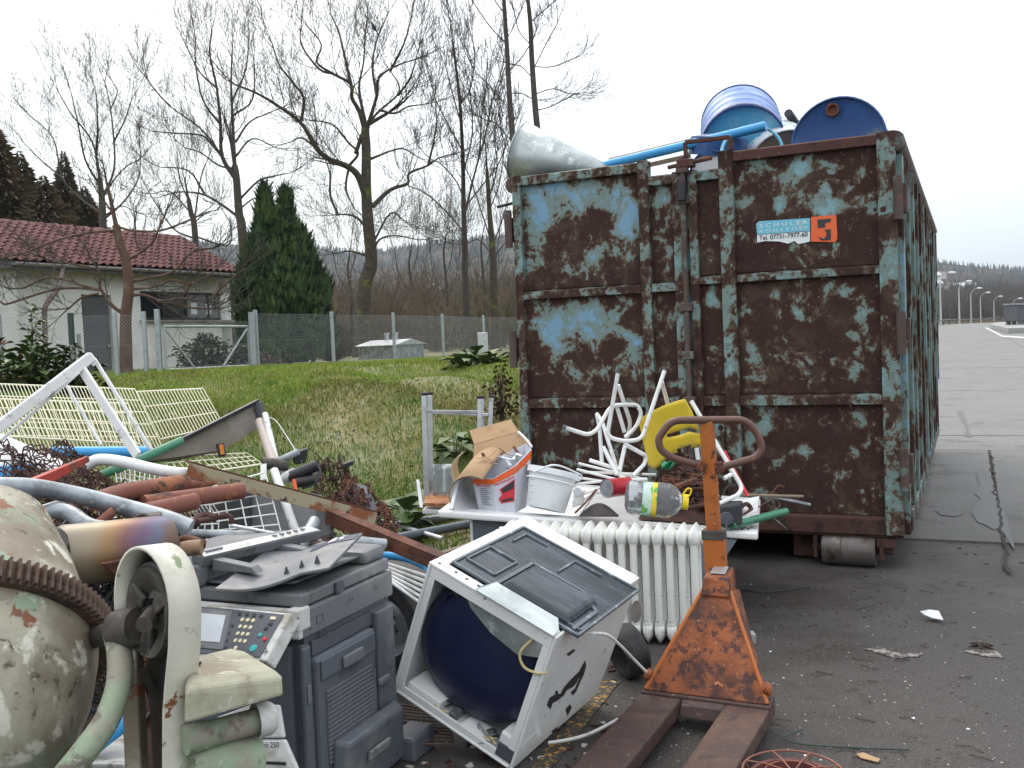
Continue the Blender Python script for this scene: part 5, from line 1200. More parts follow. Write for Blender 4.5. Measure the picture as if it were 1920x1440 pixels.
a = P(1160, 322, 6.9); b = P(1290, 293, 6.6); MB().beam(a, b, .10, .03, up=(0, -.3, 1)).build('timber_board', M_wood, cat='board', label='pale board lying on the load behind the lowered door middle')
c1 = P(1478, 212, 6.9); MB().pipe([c1, c1 + V(.10, .15, -.05), c1 + V(.2, .3, -.11)], .03, .008, 12).build('hose_stub', M_black, smooth=True, cat='pipe', label='short black pipe stub between the topmost drum and the dark blue drum')
# galvanised cone
a = P(977, 286, 7.22); b = P(1168, 338, 6.95); d_ = (b - a).normalized(); Lc = (b - a).length; R_ = (P(996, 233, 7.22) - a).length
cn = thing('metal_cone', 'grey galvanised sheet-metal cone lying on the left corner of the container', 'cone', loc=a)
MB().lathe([(R_, 0), (R_ * .66, Lc * .38), (.055, Lc)], a, d_, 48).build('shell', M_zinc, cn, smooth=True, solid=.003)
MB().tube([a + R_ * 1.0 * (math.cos(t_) * d_.orthogonal().normalized() + math.sin(t_) * d_.cross(d_.orthogonal().normalized())) for t_ in [2 * math.pi * k / 48 for k in range(48)]], .005, 6, closed=True).build('rim', M_zinc, cn, smooth=True)
a = P(1200, 330, 6.95); MB().lathe([(.2, 0), (.19, .12), (.0, .16)], P(1345, 292, 6.7), (.1, -.2, 1), 20).build('plastic_tub', M_drumblue, smooth=True, cat='tub', label='crumpled blue plastic tub peeping over the door next to the latch')
# ================================================================ sink unit with the heap on it
FLc, FRc, BRc, BLc = P(820, 957, 5.22), P(1421, 999, 5.0), P(1426, 934, 5.82), P(905, 893, 6.35)
def T(u, v, h=0.): return (FLc * (1 - u) + FRc * u) * (1 - v) + (BLc * (1 - u) + BRc * u) * v + Vector((0, 0, h))
sink = thing('sink_unit', 'white enamelled sink unit tilting on a grey cabinet, heaped with scrap', 'sink', loc=((FLc.x + FRc.x) / 2, 5.4, 0))
def TB(u0, u1, v0, v1, h0, h1, mb): mb.hexa([T(u0, v0, h0), T(u1, v0, h0), T(u1, v1, h0), T(u0, v1, h0), T(u0, v0, h1), T(u1, v0, h1), T(u1, v1, h1), T(u0, v1, h1)])
mb = MB(); TB(0, 1, 0, .10, -.04, 0, mb); TB(0, 1, .90, 1, -.04, 0, mb); TB(0, .05, .10, .90, -.04, 0, mb); TB(.44, 1, .10, .9, -.04, -.008, mb); mb.build('worktop', M_enamel, sink, bevel=.012)
bas = MB(); bas.grid(lambda u, v: T(.05 + .39 * u, .10 + .8 * v, -.16 * min(1, 5 * min(u, 1 - u)) * min(1, 5 * min(v, 1 - v)) - .005), 24, 16); bas.build('basin', M_enamel, sink, smooth=True)
MB().lathe([(.022, 0), (.026, .03), (.012, .05), (0, .05)], T(.13, .14, -.01), (0, 0, 1), 14).build('plug', M_alu, sink, smooth=True)
M_cab = mat('blue_grey_cabinet', (.13, .155, .175), .6, layers=[((.06, .07, .075), 4, .5, .7)], var=.15)
def drop(u0, v0, u1, v1, th_, name='cabinet_panel', m_=M_cab):
    a, b = T(u0, v0, -.045), T(u1, v1, -.045); d = (b - a); d.z = 0; n = Vector((-d.y, d.x, 0)).normalized() * th_
    MB().hexa([Vector((a.x, a.y, .0)), Vector((b.x, b.y, 0)), Vector((b.x, b.y, 0)) + n, Vector((a.x, a.y, 0)) + n, a, b, b + n, a + n]).build(name, m_, sink, bevel=.004)
drop(.10, .06, .22, .06, .02); drop(.22, .065, .80, .065, .02); drop(.80, .06, .86, .06, .02); drop(.10, .1, .10, .9, .02); drop(.86, .9, .86, .1, .02)
drop(.095, .05, .104, .05, .02, 'cabinet_edge', M_whitepaint)
# strut from the tray down to the ground on the right
MB().poly([P(1312, 1006, 5.03), P(1382, 1012, 5.03), P(1316, 1112, 5.0)], .02).build('bracket_panel', M_cab, sink)

# ---- radiator
RA, RB = P(957, 984, 5.0), P(1303, 993, 4.72); ax_ = RB - RA; ax_.z = 0; RLn = ax_.length; RM_ = frame(Vector((RA.x, RA.y, 0)), ax_, (0, 1, 0)); NC = 17; pit = RLn / (NC - 1); RH = .585
rad = thing('radiator', 'white cast-iron column radiator standing in front of the sink unit', 'radiator', M=RM_)
def col_mesh():
    mb = MB(); t_ = pit * .40
    for y in (-.062, .062):
        mb.tube([(0, y, .09), (0, y, RH - .09)], [.019, .019], 10)
        mb.tube([(0, y * .9, .07), (0, y * 1.0, .11)], [.024, .02], 10)
    # top and bottom heads: swollen body with a sharp pointed ridge
    for z, s in ((RH - .075, 1), (.075, -1)):
        pr = [(-.085, -.012), (-.09, .015), (-.070, .045), (-.02, .052), (.02, .052), (.07, .045), (.09, .015), (.085, -.012), (.05, -.045), (-.05, -.045)]
        vs = []; n = len(pr)
        for (y, q) in pr: vs.append((-t_ * 1.0, y * .9, z + s * q * .8))
        for (y, q) in pr: vs.append((0, y * 1.06, z + s * (q * 1.0 + (.022 if q > .01 else 0))))
        for (y, q) in pr: vs.append((t_ * 1.0, y * .9, z + s * q * .8))
        mb._add(vs, [(i, (i + 1) % n, n + (i + 1) % n, n + i) for i in range(n)] + [(n + i, n + (i + 1) % n, 2 * n + (i + 1) % n, 2 * n + i) for i in range(n)] + [tuple(range(n)), tuple(reversed(range(2 * n, 3 * n)))])
    for z in (RH - .07, .07): mb.tube([(-pit * .5, 0, z), (pit * .5, 0, z)], .034, 12)
    return mb
cm = col_mesh(); c0_ = cm.build('column', M_radiator, rad, local=True, smooth=True, bevel=.003)
for i in range(1, NC):
    c_ = c0_.copy(); COL.objects.link(c_); c_.location = (i * pit, 0, RNG.uniform(-.002, .002)); WM[c_.name] = RM_
for e_, s in ((0, -1), (RLn, 1)):
    for z in (RH - .07, .07): MB(RM_).lathe([(.03, 0), (.036, .02), (.036, .03), (.022, .034), (.022, .05), (0, .05)], (e_ + s * pit * .45, 0, z), (s, 0, 0), 14).build('plug_nut', M_radiator, rad, smooth=True)
for i in (1, NC - 2): MB(RM_).box(i * pit - .015, i * pit + .015, -.07, .07, 0, .05).build('foot', M_radiator, rad)

# ---- bucket, carton, rolls
def bucket(name, label, top, bot, rt, rb, m_, D):
    a = P(*bot, D); b = P(*top, D + .03); ax = (b - a); L_ = ax.length; k = D / F
    r = thing(name, label, 'bucket', loc=a)
    rt *= k; rb *= k
    MB().lathe([(0, 0), (rb * .97, 0), (rb, .008), (rt, L_), (rt + .010, L_ + .002), (rt + .010, L_ - .03), (rt - .002, L_ - .03)], a, ax, 40).build('shell', m_, r, smooth=True)
    MB().lathe([(rb * .95, .01), (rt * .965, L_)], a, ax, 40).build('lining', m_, r, smooth=True)
    MB().lathe([(rt + .004, L_ - .055), (rt + .008, L_ - .06), (rt + .003, L_ - .065)], a, ax, 40).build('rib', m_, r, smooth=True)
    return r, a, ax.normalized(), L_, rt, rb
M_pp = mat('white_bucket_plastic', (.80, .83, .84), .4, layers=[((.55, .57, .55), 5, .6, .8), ((.15, .12, .1), 20, .70, .74)], var=.04)
bk, ba, bx, bl, brt, brb = bucket('plastic_bucket', 'plain white plastic bucket with a grimy base, in the middle of the heap', (1038, 882), (1023, 955), 46, 37, M_pp, 5.25)
MB().lathe([(0, .0), (brb * .8, .001)], ba - bx * .003, bx, 30).build('grime', mat('grime', (.25, .24, .19), .8, layers=[((.5, .52, .5), 8, .5, .6)], var=.3), bk)
h0 = P(1078, 893, 5.15); MB().tube(bez([P(1000, 885, 5.13), P(1040, 872, 5.06), P(1080, 886, 5.13), P(1091, 893, 5.18), P(1085, 902, 5.19)], 5), .005, 6).build('handle', M_pp, bk, smooth=True)
for i in range(5): 
    q = P(998 - i * .6, 900 + i * 12, 5.122 + i * .004); MB().box(q.x - .01, q.x + .008, q.y, q.y + .002, q.z, q.z + .005).build('mark', mat('mould_mark', (.45, .50, .53), .5), bk)
# printed carton
M_carton = mat('printed_carton', (.56, .57, .63), .5, layers=[((.44, .45, .50), 4, .55, .75)], var=.04)
pc = thing('printed_carton', 'open white and orange printed toolbox carton leaning beside the white bucket', 'carton', loc=P(938, 958, 5.35))
tb = [(898, 955), (930, 962), (965, 962), (986, 950)]; tt = [(886, 897), (925, 897), (967, 872), (996, 842)]
dep = [5.33, 5.26, 5.25, 5.36]
bk_b = [(905, 940), (950, 938)]; 
bot = [P(x, y, d) for (x, y), d in zip(tb, dep)] + [P(980, 936, 5.52), P(910, 940, 5.52)]
topp = [P(x, y, d) for (x, y), d in zip(tt, dep)] + [P(985, 832, 5.56), P(888, 880, 5.53)]
mb = MB(); n = 6; mb._add(bot + topp, [(i, (i + 1) % n, n + (i + 1) % n, n + i) for i in range(n)] + [tuple(reversed(range(n)))]); mb.build('shell', M_carton, pc, solid=.004)
def on(i, u, v, o_=.004):
    a, b, c, d = bot[i], bot[i + 1], topp[i + 1], topp[i]; p = (a * (1 - u) + b * u) * (1 - v) + (d * (1 - u) + c * u) * v
    n_ = (b - a).cross(d - a).normalized(); return p + n_ * o_
for i in (0, 1, 2):
    mb = MB(); mb._add([on(i, 0, .83), on(i, 1, .83), on(i, 1, .98), on(i, 0, .98)], [(0, 1, 2, 3)]); mb.build('orange_band', M_orangeprint, pc)
mb = MB(); mb._add([on(1, .30, .25), on(1, .98, .25), on(1, .98, .72), on(1, .24, .62), on(1, .36, .48), on(1, .18, .38)], [(0, 1, 2, 3, 4, 5)]); mb.build('picture', M_redbright, pc)
mb = MB(); mb._add([on(1, .40, .50, .006), on(1, .94, .52, .006), on(1, .94, .69, .006), on(1, .34, .61, .006)], [(0, 1, 2, 3)]); mb._add([on(1, .34, .28, .006), on(1, .92, .28, .006), on(1, .92, .34, .006), on(1, .34, .34, .006)], [(0, 1, 2, 3)]); mb.build('dark_picture', M_darkprint, pc)
for k_ in range(9):
    a = on(0, .28, .68 - k_ * .06); b = on(0, .62 + .3 * ((k_ * 7) % 3) / 3, .68 - k_ * .06); MB()._add([a, b, b + V(0, 0, .004), a + V(0, 0, .004)], [(0, 1, 2, 3)]) ; mb = MB(); mb._add([a, b, b + V(0, 0, .0045), a + V(0, 0, .0045)], [(0, 1, 2, 3)]); mb.build('print_line', M_greyprint, pc)
a, b = on(0, .16, .73), on(0, .95, .73); text_on('Bit-Zip.', a, b - a, topp[0] - bot[0], (b - a).length * .9, .018, MATS['bright_red_print'], pc, off=.02)
a, b = on(1, 0, .73), on(1, .98, .73); text_on('Werkzeugbox', a, b - a, topp[1] - bot[1], (b - a).length, .018, MATS['bright_red_print'], pc, off=.02)
for k_ in range(22):
    q = P(RNG.uniform(905, 985), RNG.uniform(850, 880), RNG.uniform(5.32, 5.5)); d = Vector((RNG.uniform(-1, 1), RNG.uniform(-1, 1), RNG.uniform(-.4, .9))).normalized() * RNG.uniform(.03, .09)
    MB().beam(q, q + d, .018, .004).build('offcut', [M_paper, M_cardboard, M_steel, M_rust, M_wood][k_ % 5], pc)
# cardboard pieces
cbx = thing('cardboard_box', 'torn brown cardboard box with flaps standing up behind the printed carton', 'cardboard box', loc=P(925, 850, 5.6))
MB().poly([P(880, 807, 5.75), P(958, 786, 5.8), P(972, 809, 5.72), P(889, 833, 5.67)], .005).build('flap', M_cardboard, cbx)
MB().poly([P(889, 834, 5.67), P(972, 810, 5.71), P(994, 826, 5.68), P(982, 852, 5.62), P(887, 866, 5.62)], .005).build('flap', M_cardboard, cbx)
MB().poly([P(887, 866, 5.62), P(982, 852, 5.62), P(980, 930, 5.62), P(895, 935, 5.64)], .005).build('wall', M_cardboard, cbx)
MB().tube(bez([P(972, 810, 5.7), P(985, 822, 5.64), P(997, 838, 5.6)], 4), .008, 6).build('tape', M_paper, cbx)
cr = thing('cardboard_roll', 'curled cardboard sheet with white inside hanging over the sink edge', 'cardboard', loc=P(880, 950, 5.3))
ca = P(884, 934, 5.22); cb = P(930, 870, 5.75); MB().lathe([(.125, 0), (.125, (cb - ca).length)], ca, cb - ca, 24, math.radians(40), math.radians(285), x=V(1, 0, -.3)).build('sheet', M_cardboard, cr, smooth=True, solid=.005)
MB().lathe([(.119, 0.002), (.119, (cb - ca).length * .9)], ca, cb - ca, 24, math.radians(45), math.radians(280), x=V(1, 0, -.3)).build('inner_face', M_greyprint if False else M_paper, cr, smooth=True)
cr2 = thing('cardboard_roll', 'pale buff cardboard curl rising behind the curled sheet', 'cardboard', loc=P(870, 880, 5.5))
ca = P(882, 888, 5.6); MB().lathe([(.12, 0), (.12, .10)], ca, (.35, 1, .2), 20, math.radians(20), math.radians(230), x=V(1, 0, 0)).build('curl', mat('buff_card', (.62, .50, .33), .8, var=.06), cr2, smooth=True, solid=.004)
MB().grid(lambda u, v: P(862 + 40 * u, 893 - 26 * u - 8 * math.sin(u * 3) + 20 * v, 5.42 + .1 * v), 10, 4).build('paper_sheet', M_paper, smooth=True, solid=.003, cat='paper', label='crumpled white paper lying on the curled cardboard')
MB().beam(P(846, 955, 5.2), P(857, 905, 5.3), .018, .01).build('paper_strip', M_paper, cat='paper', label='narrow white strip standing inside the curled cardboard')

# ---- tubular chair frames
def tubes(name, label, cat, paths, m_, D, r=.011, part='tube', group=None, caps=(), rc=.06):
    p0 = P(paths[0][0][0], paths[0][0][1], D); root = thing(name, label, cat, loc=p0, group=group)
    for q in paths:
        dd = D; rr_ = r
        pts = []
        for i, w_ in enumerate(q):
            d_ = w_[2] if len(w_) > 2 else D; pts.append(P(w_[0], w_[1], d_))
        MB().tube(rpath(pts, rc), rr_, 10).build(part, m_, root, smooth=True)
    for c_ in caps:
        a = P(*c_[:3]); b = P(*c_[3:]); MB().tube([a, b], r * 1.15, 10).build('end_cap', M_greyd, root, smooth=True)
    return root
tubes('tubular_chair', 'upturned white tubular chair frame with two legs pointing up', 'chair frame',
      [[(1159, 697, 5.3), (1138, 819, 5.3), (1170, 828, 5.3), (1203, 824, 5.32), (1247, 692, 5.4)], [(1159, 722, 5.42), (1183, 795, 5.5), (1172, 836, 5.5)], [(1241, 716, 5.42), (1252, 758, 5.55)],
       [(1172, 833, 5.35), (1212, 855, 5.35), (1209, 870, 5.35), (1187, 892, 5.3)], [(1172, 836, 5.3), (1159, 893, 5.25), (1185, 901, 5.25), (1212, 899, 5.3)]], M_whitepaint, 5.3, .0115,
      caps=[(1159.5, 694, 5.3, 1158.6, 700, 5.3), (1248, 689, 5.4, 1246, 695, 5.4)], rc=.04)
tubes('tubular_chair', 'bent white tubular chair frame lying sideways with its foot reaching left', 'chair frame',
      [[(1060, 802, 5.35), (1103, 816, 5.35), (1120, 806, 5.4), (1146, 759, 5.45), (1195, 759, 5.45), (1203, 775, 5.45), (1194, 800, 5.42), (1172, 820, 5.4)], [(1119, 776, 5.6), (1124, 800, 5.6), (1129, 872, 5.55)],
       [(1119, 776, 5.6), (1129, 790, 5.55), (1159, 886, 5.4)], [(1156, 760, 5.47), (1171, 810, 5.5)], [(1131, 838, 5.3), (1157, 890, 5.22)]], M_whitepaint, 5.4, .0115, caps=[(1055, 800, 5.35, 1061, 802, 5.35)], rc=.05)
tubes('tubular_chair', 'white tubular frame with red trim leaning behind the jack handle', 'chair frame',
      [[(1296, 752, 5.5), (1392, 915, 5.3), (1384, 928, 5.25), (1347, 945, 5.1)], [(1358, 897, 5.28), (1371, 890, 5.3)], [(1306, 840, 5.4), (1309, 862, 5.4)]], M_whitepaint, 5.4, .0125, rc=.05)
MB().beam(P(1357, 845, 5.45), P(1402, 930, 5.35), .022, .008).build('red_strip', MATS['bright_red_print'], cat='strip', label='narrow bright red strip alongside the leaning white frame')
ys = thing('chair_shell', 'cracked yellow plastic chair shell with a grip slot', 'chair seat', loc=P(1250, 870, 5.4))
def yp(x, y): 
    u = (x - 1255) / 60; return P(x, y, 5.42 + .10 * u * u + .06 * (y - 800) / 60)
out_ = [(1197, 787), (1240, 762), (1283, 748), (1297, 770), (1312, 800)]
mb = MB()
cols_ = [(1197, 787, 1216, 872), (1212, 777, 1228, 880), (1228, 768, 1243, 868), (1243, 761, 1256, 851), (1258, 756, 1270, 849), (1272, 751, 1283, 846), (1284, 748, 1297, 840), (1298, 772, 1320, 834)]
nv = 12; vs = []; 
for (x0, y0, x1, y1) in cols_:
    for j in range(nv + 1): t_ = j / nv; vs.append(yp(x0 + (x1 - x0) * t_, y0 + (y1 - y0) * t_))
fs = []
for i in range(len(cols_) - 1):
    for j in range(nv):
        if i >= 3 and 7 <= j <= 7: continue
        if i in (4, 5) and j == 11: continue
        fs.append((i * (nv + 1) + j, i * (nv + 1) + j + 1, (i + 1) * (nv + 1) + j + 1, (i + 1) * (nv + 1) + j))
mb._add(vs, fs); mb.build('shell', M_yellow, ys, smooth=True, solid=.005)
mb = MB(); mb.grid(lambda u, v: P(1240 + 62 * u, 862 + 4 * math.sin(u * 9) + (16 - 10 * u) * v, 5.28 + .02 * math.sin(u * 22 + v * 5)), 26, 6); mb.build('plastic_bag', mat('green_bag', (.03, .26, .12), .35, layers=[((.10, .42, .22), 14, .5, .62)], var=.2), smooth=True, cat='bag', label='crumpled green plastic bag under the yellow chair shell', solid=.004)
# chain heap
chn = thing('rusty_chain', 'heap of rusty chains and iron scrap between bottle and jack handle', 'chain', loc=T(.72, .45))
for k_ in range(90):
    u, v = RNG.uniform(.64, .86), RNG.uniform(.22, .85); h = .20 * max(0, 1 - ((u - .755) / .11) ** 2) * (1 - abs(v - .55)) ; c = T(u, v, h * RNG.uniform(.55, 1.05) + .012)
    R = Matrix.Rotation(RNG.uniform(0, 6.28), 3, 'Z') @ Matrix.Rotation(RNG.uniform(-1.3, 1.3), 3, 'X'); a_, b_ = .030, .018
    pts = [c + R @ Vector((a_ * math.cos(t_), b_ * math.sin(t_), 0)) for t_ in [2 * math.pi * i / 10 for i in range(10)]]
    MB().tube(pts, .0075, 5, closed=True).build('link', [M_darkrust, M_rust][k_ % 3 == 0], chn, smooth=True)
for k_ in range(12):
    c = T(RNG.uniform(.66, .85), RNG.uniform(.2, .7), RNG.uniform(.02, .12)); d = Vector((RNG.uniform(-1, 1), RNG.uniform(-.4, .4), RNG.uniform(-.15, .25))).normalized() * RNG.uniform(.06, .13)
    MB().beam(c - d, c + d, RNG.uniform(.02, .045), .015).build('iron_piece', [M_darkrust, M_rust][k_ % 3 == 0], chn, bevel=.003)
cmd = MB(); cmd.grid(lambda u, v: T(.63 + .24 * u, .12 + .8 * v, .002 + .10 * math.sin(math.pi * u) * math.sin(math.pi * v) * (1 + .5 * noise.noise(Vector((u * 9, v * 9, 0))))), 24, 18); cmd.build('rust_scrap', M_darkrust, chn, smooth=True, kind='stuff')
MB().beam(P(1262, 915, 5.05), P(1305, 898, 5.12), .04, .02).build('iron_piece', M_rust, chn, bevel=.004)
MB().beam(P(1278, 955, 5.0), P(1330, 944, 5.02), .035, .015).build('iron_piece', M_rust, chn, bevel=.004)

# ---- bottle, can, flap
bt = thing('water_bottle', 'large clear plastic water bottle with yellow cap and green label', 'bottle', loc=P(1220, 940, 4.98))
a = P(1171, 931, 4.97); b = P(1283, 941, 4.93); ax_ = (b - a); L_ = ax_.length
m, t, bs = new_mat('clear_pet'); x = NT(t); bs.inputs['Base Color'].default_value = (.80, .86, .90, 1); bs.inputs['Roughness'].default_value = .12; bs.inputs['Transmission Weight'].default_value = .85; bs.inputs['IOR'].default_value = 1.2; bs.inputs['Specular IOR Level'].default_value = .9
x.bump(bs, x.noise(30, 3), .25, .01); M_pet = m
R_ = 33 * 4.95 / F; pr = [(0, 0), (R_ * .6, .004), (R_ * .93, .02), (R_, .04)]
for k_ in range(1, 7): pr += [(R_ * .955, .04 + k_ * .028), (R_, .052 + k_ * .028)]
pr += [(R_ * .92, L_ * .78), (R_ * .74, L_ * .88), (R_ * .42, L_ * .95), (R_ * .25, L_ * .97), (R_ * .25, L_)]
MB().lathe(pr, a, ax_, 32).build('body', M_pet, bt, smooth=True)
MB().lathe([(R_ * 1.012, L_ * .30), (R_ * 1.012, L_ * .46)], a, ax_, 32, x=V(0, -1, 0), a0=-1.3, a1=1.4).build('label', mat('bottle_label', (.55, .72, .62), .4, layers=[((.08, .42, .08), 9, .47, .50), ((.80, .60, .06), 11, .58, .60)], var=.1), bt, smooth=True)
MB().lathe([(R_ * 1.016, L_ * .46), (R_ * 1.016, L_ * .54)], a, ax_, 32, x=V(0, -1, 0), a0=-1.3, a1=1.4).build('label', mat('bottle_label_yellow', (.80, .58, .03), .4, layers=[((.10, .40, .08), 12, .56, .58)], var=.1), bt, smooth=True)
M_yel = mat('yellow_cap_plastic', (.85, .62, .01), .35, var=.05)
MB().lathe([(R_ * .40, L_ * .965), (R_ * .44, L_ * .97), (R_ * .44, L_ + .02), (0, L_ + .022)], a, ax_, 20).build('cap', M_yel, bt, smooth=True)
MB().tube(rpath([P(1278, 931, 4.90), P(1289, 915, 4.90), P(1297, 917, 4.90), P(1294, 928, 4.9), P(1287, 934, 4.9)], .015), .004, 6).build('handle', M_yel, bt, smooth=True)
cn_ = thing('food_can', 'dented red and cream tin can lying beside the bottle', 'can', loc=P(1150, 935, 5.1)); a = P(1137, 916, 5.1); b = P(1176, 911, 5.2); R_ = 18 * 5.1 / F
M_canred = mat('can_label_red', (.42, .015, .03), .35, layers=[((.75, .68, .52), 6.5, .56, .58)], var=.05)
MB().lathe([(R_, 0), (R_ * 1.02, .003), (R_ * .97, .006), (R_ * .97, (b - a).length), (R_, (b - a).length + .003)], a, b - a, 28).build('body', M_canred, cn_, smooth=True)
MB().lathe([(R_ * .98, .002), (R_ * .9, .006), (R_ * .6, .004), (0, .006)], a, b - a, 28).build('lid', M_steel, cn_, smooth=True)
MB().grid(lambda u, v: P(1086 + 74 * u, 968 - 24 * math.sin(math.pi * min(.98, max(.02, u))) * (1 - v) ** .5, 5.0 + .15 * (1 - v) ** .5 * 1), 14, 6).build('mud_flap', mat('brown_rubber', (.055, .045, .045), .7, var=.2), smooth=True, cat='flap', label='dark brown curved rubber flap behind the radiator top', solid=.006)
for i, (x0, y0, d0, x1, y1, d1, lb) in enumerate([(1085, 869, 5.6, 1205, 898, 5.4, 'white curtain rod on top of the rods beside the bucket'), (1082, 880, 5.5, 1190, 908, 5.3, 'white rod second from the top beside the bucket'), (1078, 908, 5.3, 1175, 897, 5.35, 'white rod slanting up to the chair legs'), (1106, 863, 5.35, 1165, 882, 5.25, 'short open-ended white tube poking out left of the chair legs'),
     (1080, 895, 5.45, 1215, 915, 5.4, 'white rod lying under the chair legs'), (1075, 920, 5.3, 1140, 925, 5.25, 'white rod ending against the tin can'), (1090, 885, 5.6, 1230, 890, 5.6, 'white rod lying behind the chair legs'), (1078, 933, 5.2, 1150, 905, 5.3, 'white rod crossing behind the tin can'), (1085, 945, 5.12, 1110, 925, 5.15, 'white drilled strip beside the bucket foot')]):
    MB().tube([P(x0, y0, d0), P(x1, y1, d1)], .0075 if i != 3 else .011, 8).build('curtain_rod', M_whitepaint, smooth=True, cat='rod', label=lb, group='white rods in the heap')
MB().tube(bez([P(1078, 962, 5.0), P(1100, 940, 5.02), P(1118, 918, 5.1)], 5), .006, 6).build('rusty_wire', M_rust, smooth=True, cat='wire', label='rusty wire rising from the radiator beside the bucket')
MB().beam(P(1083, 968, 5.0), P(1115, 922, 5.12), .012, .006).build('metal_strip', M_whitepaint, cat='strip', label='perforated white metal strip right of the bucket')
kb = thing('knob_box', 'small white switch box with a round knob right of the bucket', 'box', loc=P(1085, 930, 5.2)); MB().hexa([P(1073, 952, 5.1), P(1095, 945, 5.1), P(1095, 940, 5.25), P(1073, 947, 5.25), P(1076, 925, 5.1), P(1096, 922, 5.1), P(1096, 918, 5.25), P(1076, 921, 5.25)]).build('case', M_whitepaint, kb, bevel=.004)
MB().lathe([(.022, 0), (.022, .03), (0, .03)], P(1083, 922, 5.12), (-.1, -1, .1), 18).build('knob', M_alu, kb, smooth=True)
# right end of the tray
bx_ = thing('black_crate', 'black plastic box with a grey wheel at the right end of the tray', 'box', loc=P(1372, 985, 5.05))
c = [P(1350, 988, 4.99), P(1392, 984, 4.99), P(1394, 972, 5.25), P(1350, 975, 5.25), P(1348, 951, 5.0), P(1390, 945, 5.0), P(1392, 938, 5.22), P(1350, 940, 5.22)]; MB().hexa(c).build('case', M_black, bx_, bevel=.008)
MB().lathe([(.034, 0), (.034, .02), (.015, .022), (0, .022)], P(1361, 972, 4.98), (0, -1, 0), 20).build('wheel', M_greyd, bx_, smooth=True); MB().tube([P(1361, 972, 4.965), P(1361, 990, 4.96), P(1368, 992, 4.96)], .007, 8).build('crank', M_greyd, bx_, smooth=True)
MB().pipe([P(1372, 985, 5.0), P(1474, 959, 5.25)], .020, .004, 14).build('green_pipe', M_green, smooth=True, cat='pipe', label='dark green pipe sticking out over the right end of the tray')
MB().tube([P(1392, 928, 5.45), P(1506, 931, 5.45)], .0085, 8).build('bamboo_rod', M_wood, smooth=True, cat='rod', label='straight wooden rod pointing right at the tray end')
MB().tube(bez([P(1440, 930, 5.5), P(1475, 937, 5.45), P(1520, 947, 5.4)], 5), [.009] * 11, 7).build('rough_rod', M_steel, smooth=True, cat='rod', label='rough grey rod lying just below the wooden rod')
MB().tube(rpath([P(1445, 928, 5.48), P(1460, 909, 5.48), P(1470, 914, 5.48)], .02), .005, 6).build('bent_wire', M_rust, smooth=True, cat='wire', label='rusty hooked wire standing above the wooden rod')
MB().tube(bez([P(1420, 952, 5.2), P(1450, 935, 5.3), P(1462, 950, 5.3), P(1435, 965, 5.2), P(1455, 975, 5.15), P(1475, 992, 5.1)], 6), .0035, 5).build('thin_wire', M_lock, smooth=True, cat='wire', label='thin looping wire drooping from the tray end')
MB().tube(bez([P(1380, 960, 5.1), P(1398, 945, 5.15), P(1408, 955, 5.15), P(1395, 968, 5.1)], 6), .012, 8).build('brown_hose', M_darkrust, smooth=True, cat='hose', label='curled brown hose on the black box')
MB().poly([P(1396, 940, 5.3), P(1424, 934, 5.4), P(1420, 962, 5.1), P(1378, 982, 5.03), P(1376, 972, 5.1), P(1392, 960, 5.2)], .012, (0, 0, 1)).build('white_board', M_enamel, cat='board', label='speckled white board fragment on the right tray corner')
for k_ in range(40):
    q = T(RNG.uniform(.86, .99), RNG.uniform(.02, .3), .004); s_ = RNG.uniform(.004, .012)
    if k_ == 0: crumbs = MB()
    crumbs.beam(q, q + V(s_, s_ * .7, .002), s_ * .7, .003)
crumbs.build('crumbs', M_darkrust, kind='stuff', label='dark crumbs strewn over the white tray corner')
for k_ in range(3):
    a = T(RNG.uniform(.80, .93), RNG.uniform(.3, .8), RNG.uniform(.02, .06)); b = a + V(RNG.uniform(-.12, .12), RNG.uniform(-.1, .1), RNG.uniform(0, .10)); c_ = a.lerp(b, .5) + V(RNG.uniform(-.05, .05), 0, RNG.uniform(-.02, .06))
    MB().tube(bez([a, c_, b], 4), RNG.uniform(.004, .01), 6).build('scrap_bit', [M_black, M_steel, M_darkrust][k_ % 3], smooth=True, cat='scrap', label=['bent black scrap strip tangled behind the black box', 'bent grey steel scrap strip tangled behind the black box', 'bent dark rusty scrap strip tangled behind the black box'][k_])

# ---- upturned folding table left of the heap
tf = thing('folding_table', 'upturned aluminium folding table with legs in the air against the bank', 'table', loc=P(830, 940, 6.3))
for (x0, y0, x1, y1, d) in ((795, 742, 800, 938, 6.45), (806, 741, 808, 932, 6.6), (900, 748, 897, 900, 6.7), (903, 748, 905, 900, 6.95), (921, 746, 915, 890, 6.75)):
    a, b = P(x0, y0, d), P(x1, y1, d); MB().beam(a, b, .034, .026, up=(0, 1, 0)).build('leg', M_alu, tf, bevel=.004); u_ = (a - b).normalized(); MB().beam(a + u_ * .001, a + u_ * .022, .038, .03, up=(0, 1, 0)).build('end_cap', M_black, tf, bevel=.004)
MB().beam(P(810, 773, 6.6), P(917, 778, 6.75), .036, .02, up=(0, 0, 1)).build('stretcher', M_alu, tf, bevel=.003)
MB().beam(P(797, 771, 6.46), P(900, 772, 6.72), .03, .018, up=(0, 0, 1)).build('stretcher', M_alu, tf, bevel=.003)
MB().poly([P(792, 955, 6.2), P(850, 957, 6.2), P(900, 935, 6.9), P(815, 930, 7.0)], .03, (0, 0, -1)).build('table_top', M_whitepaint, tf, bevel=.005)
MB().poly([P(796, 949, 6.2), P(846, 950, 6.2), P(848, 934, 6.5), P(797, 932, 6.5)], .02, (0, 0, 1)).build('table_edge', mat('orange_wood', (.46, .20, .08), .6, layers=[((.30, .12, .05), 5, .5, .6)], var=.15), tf)
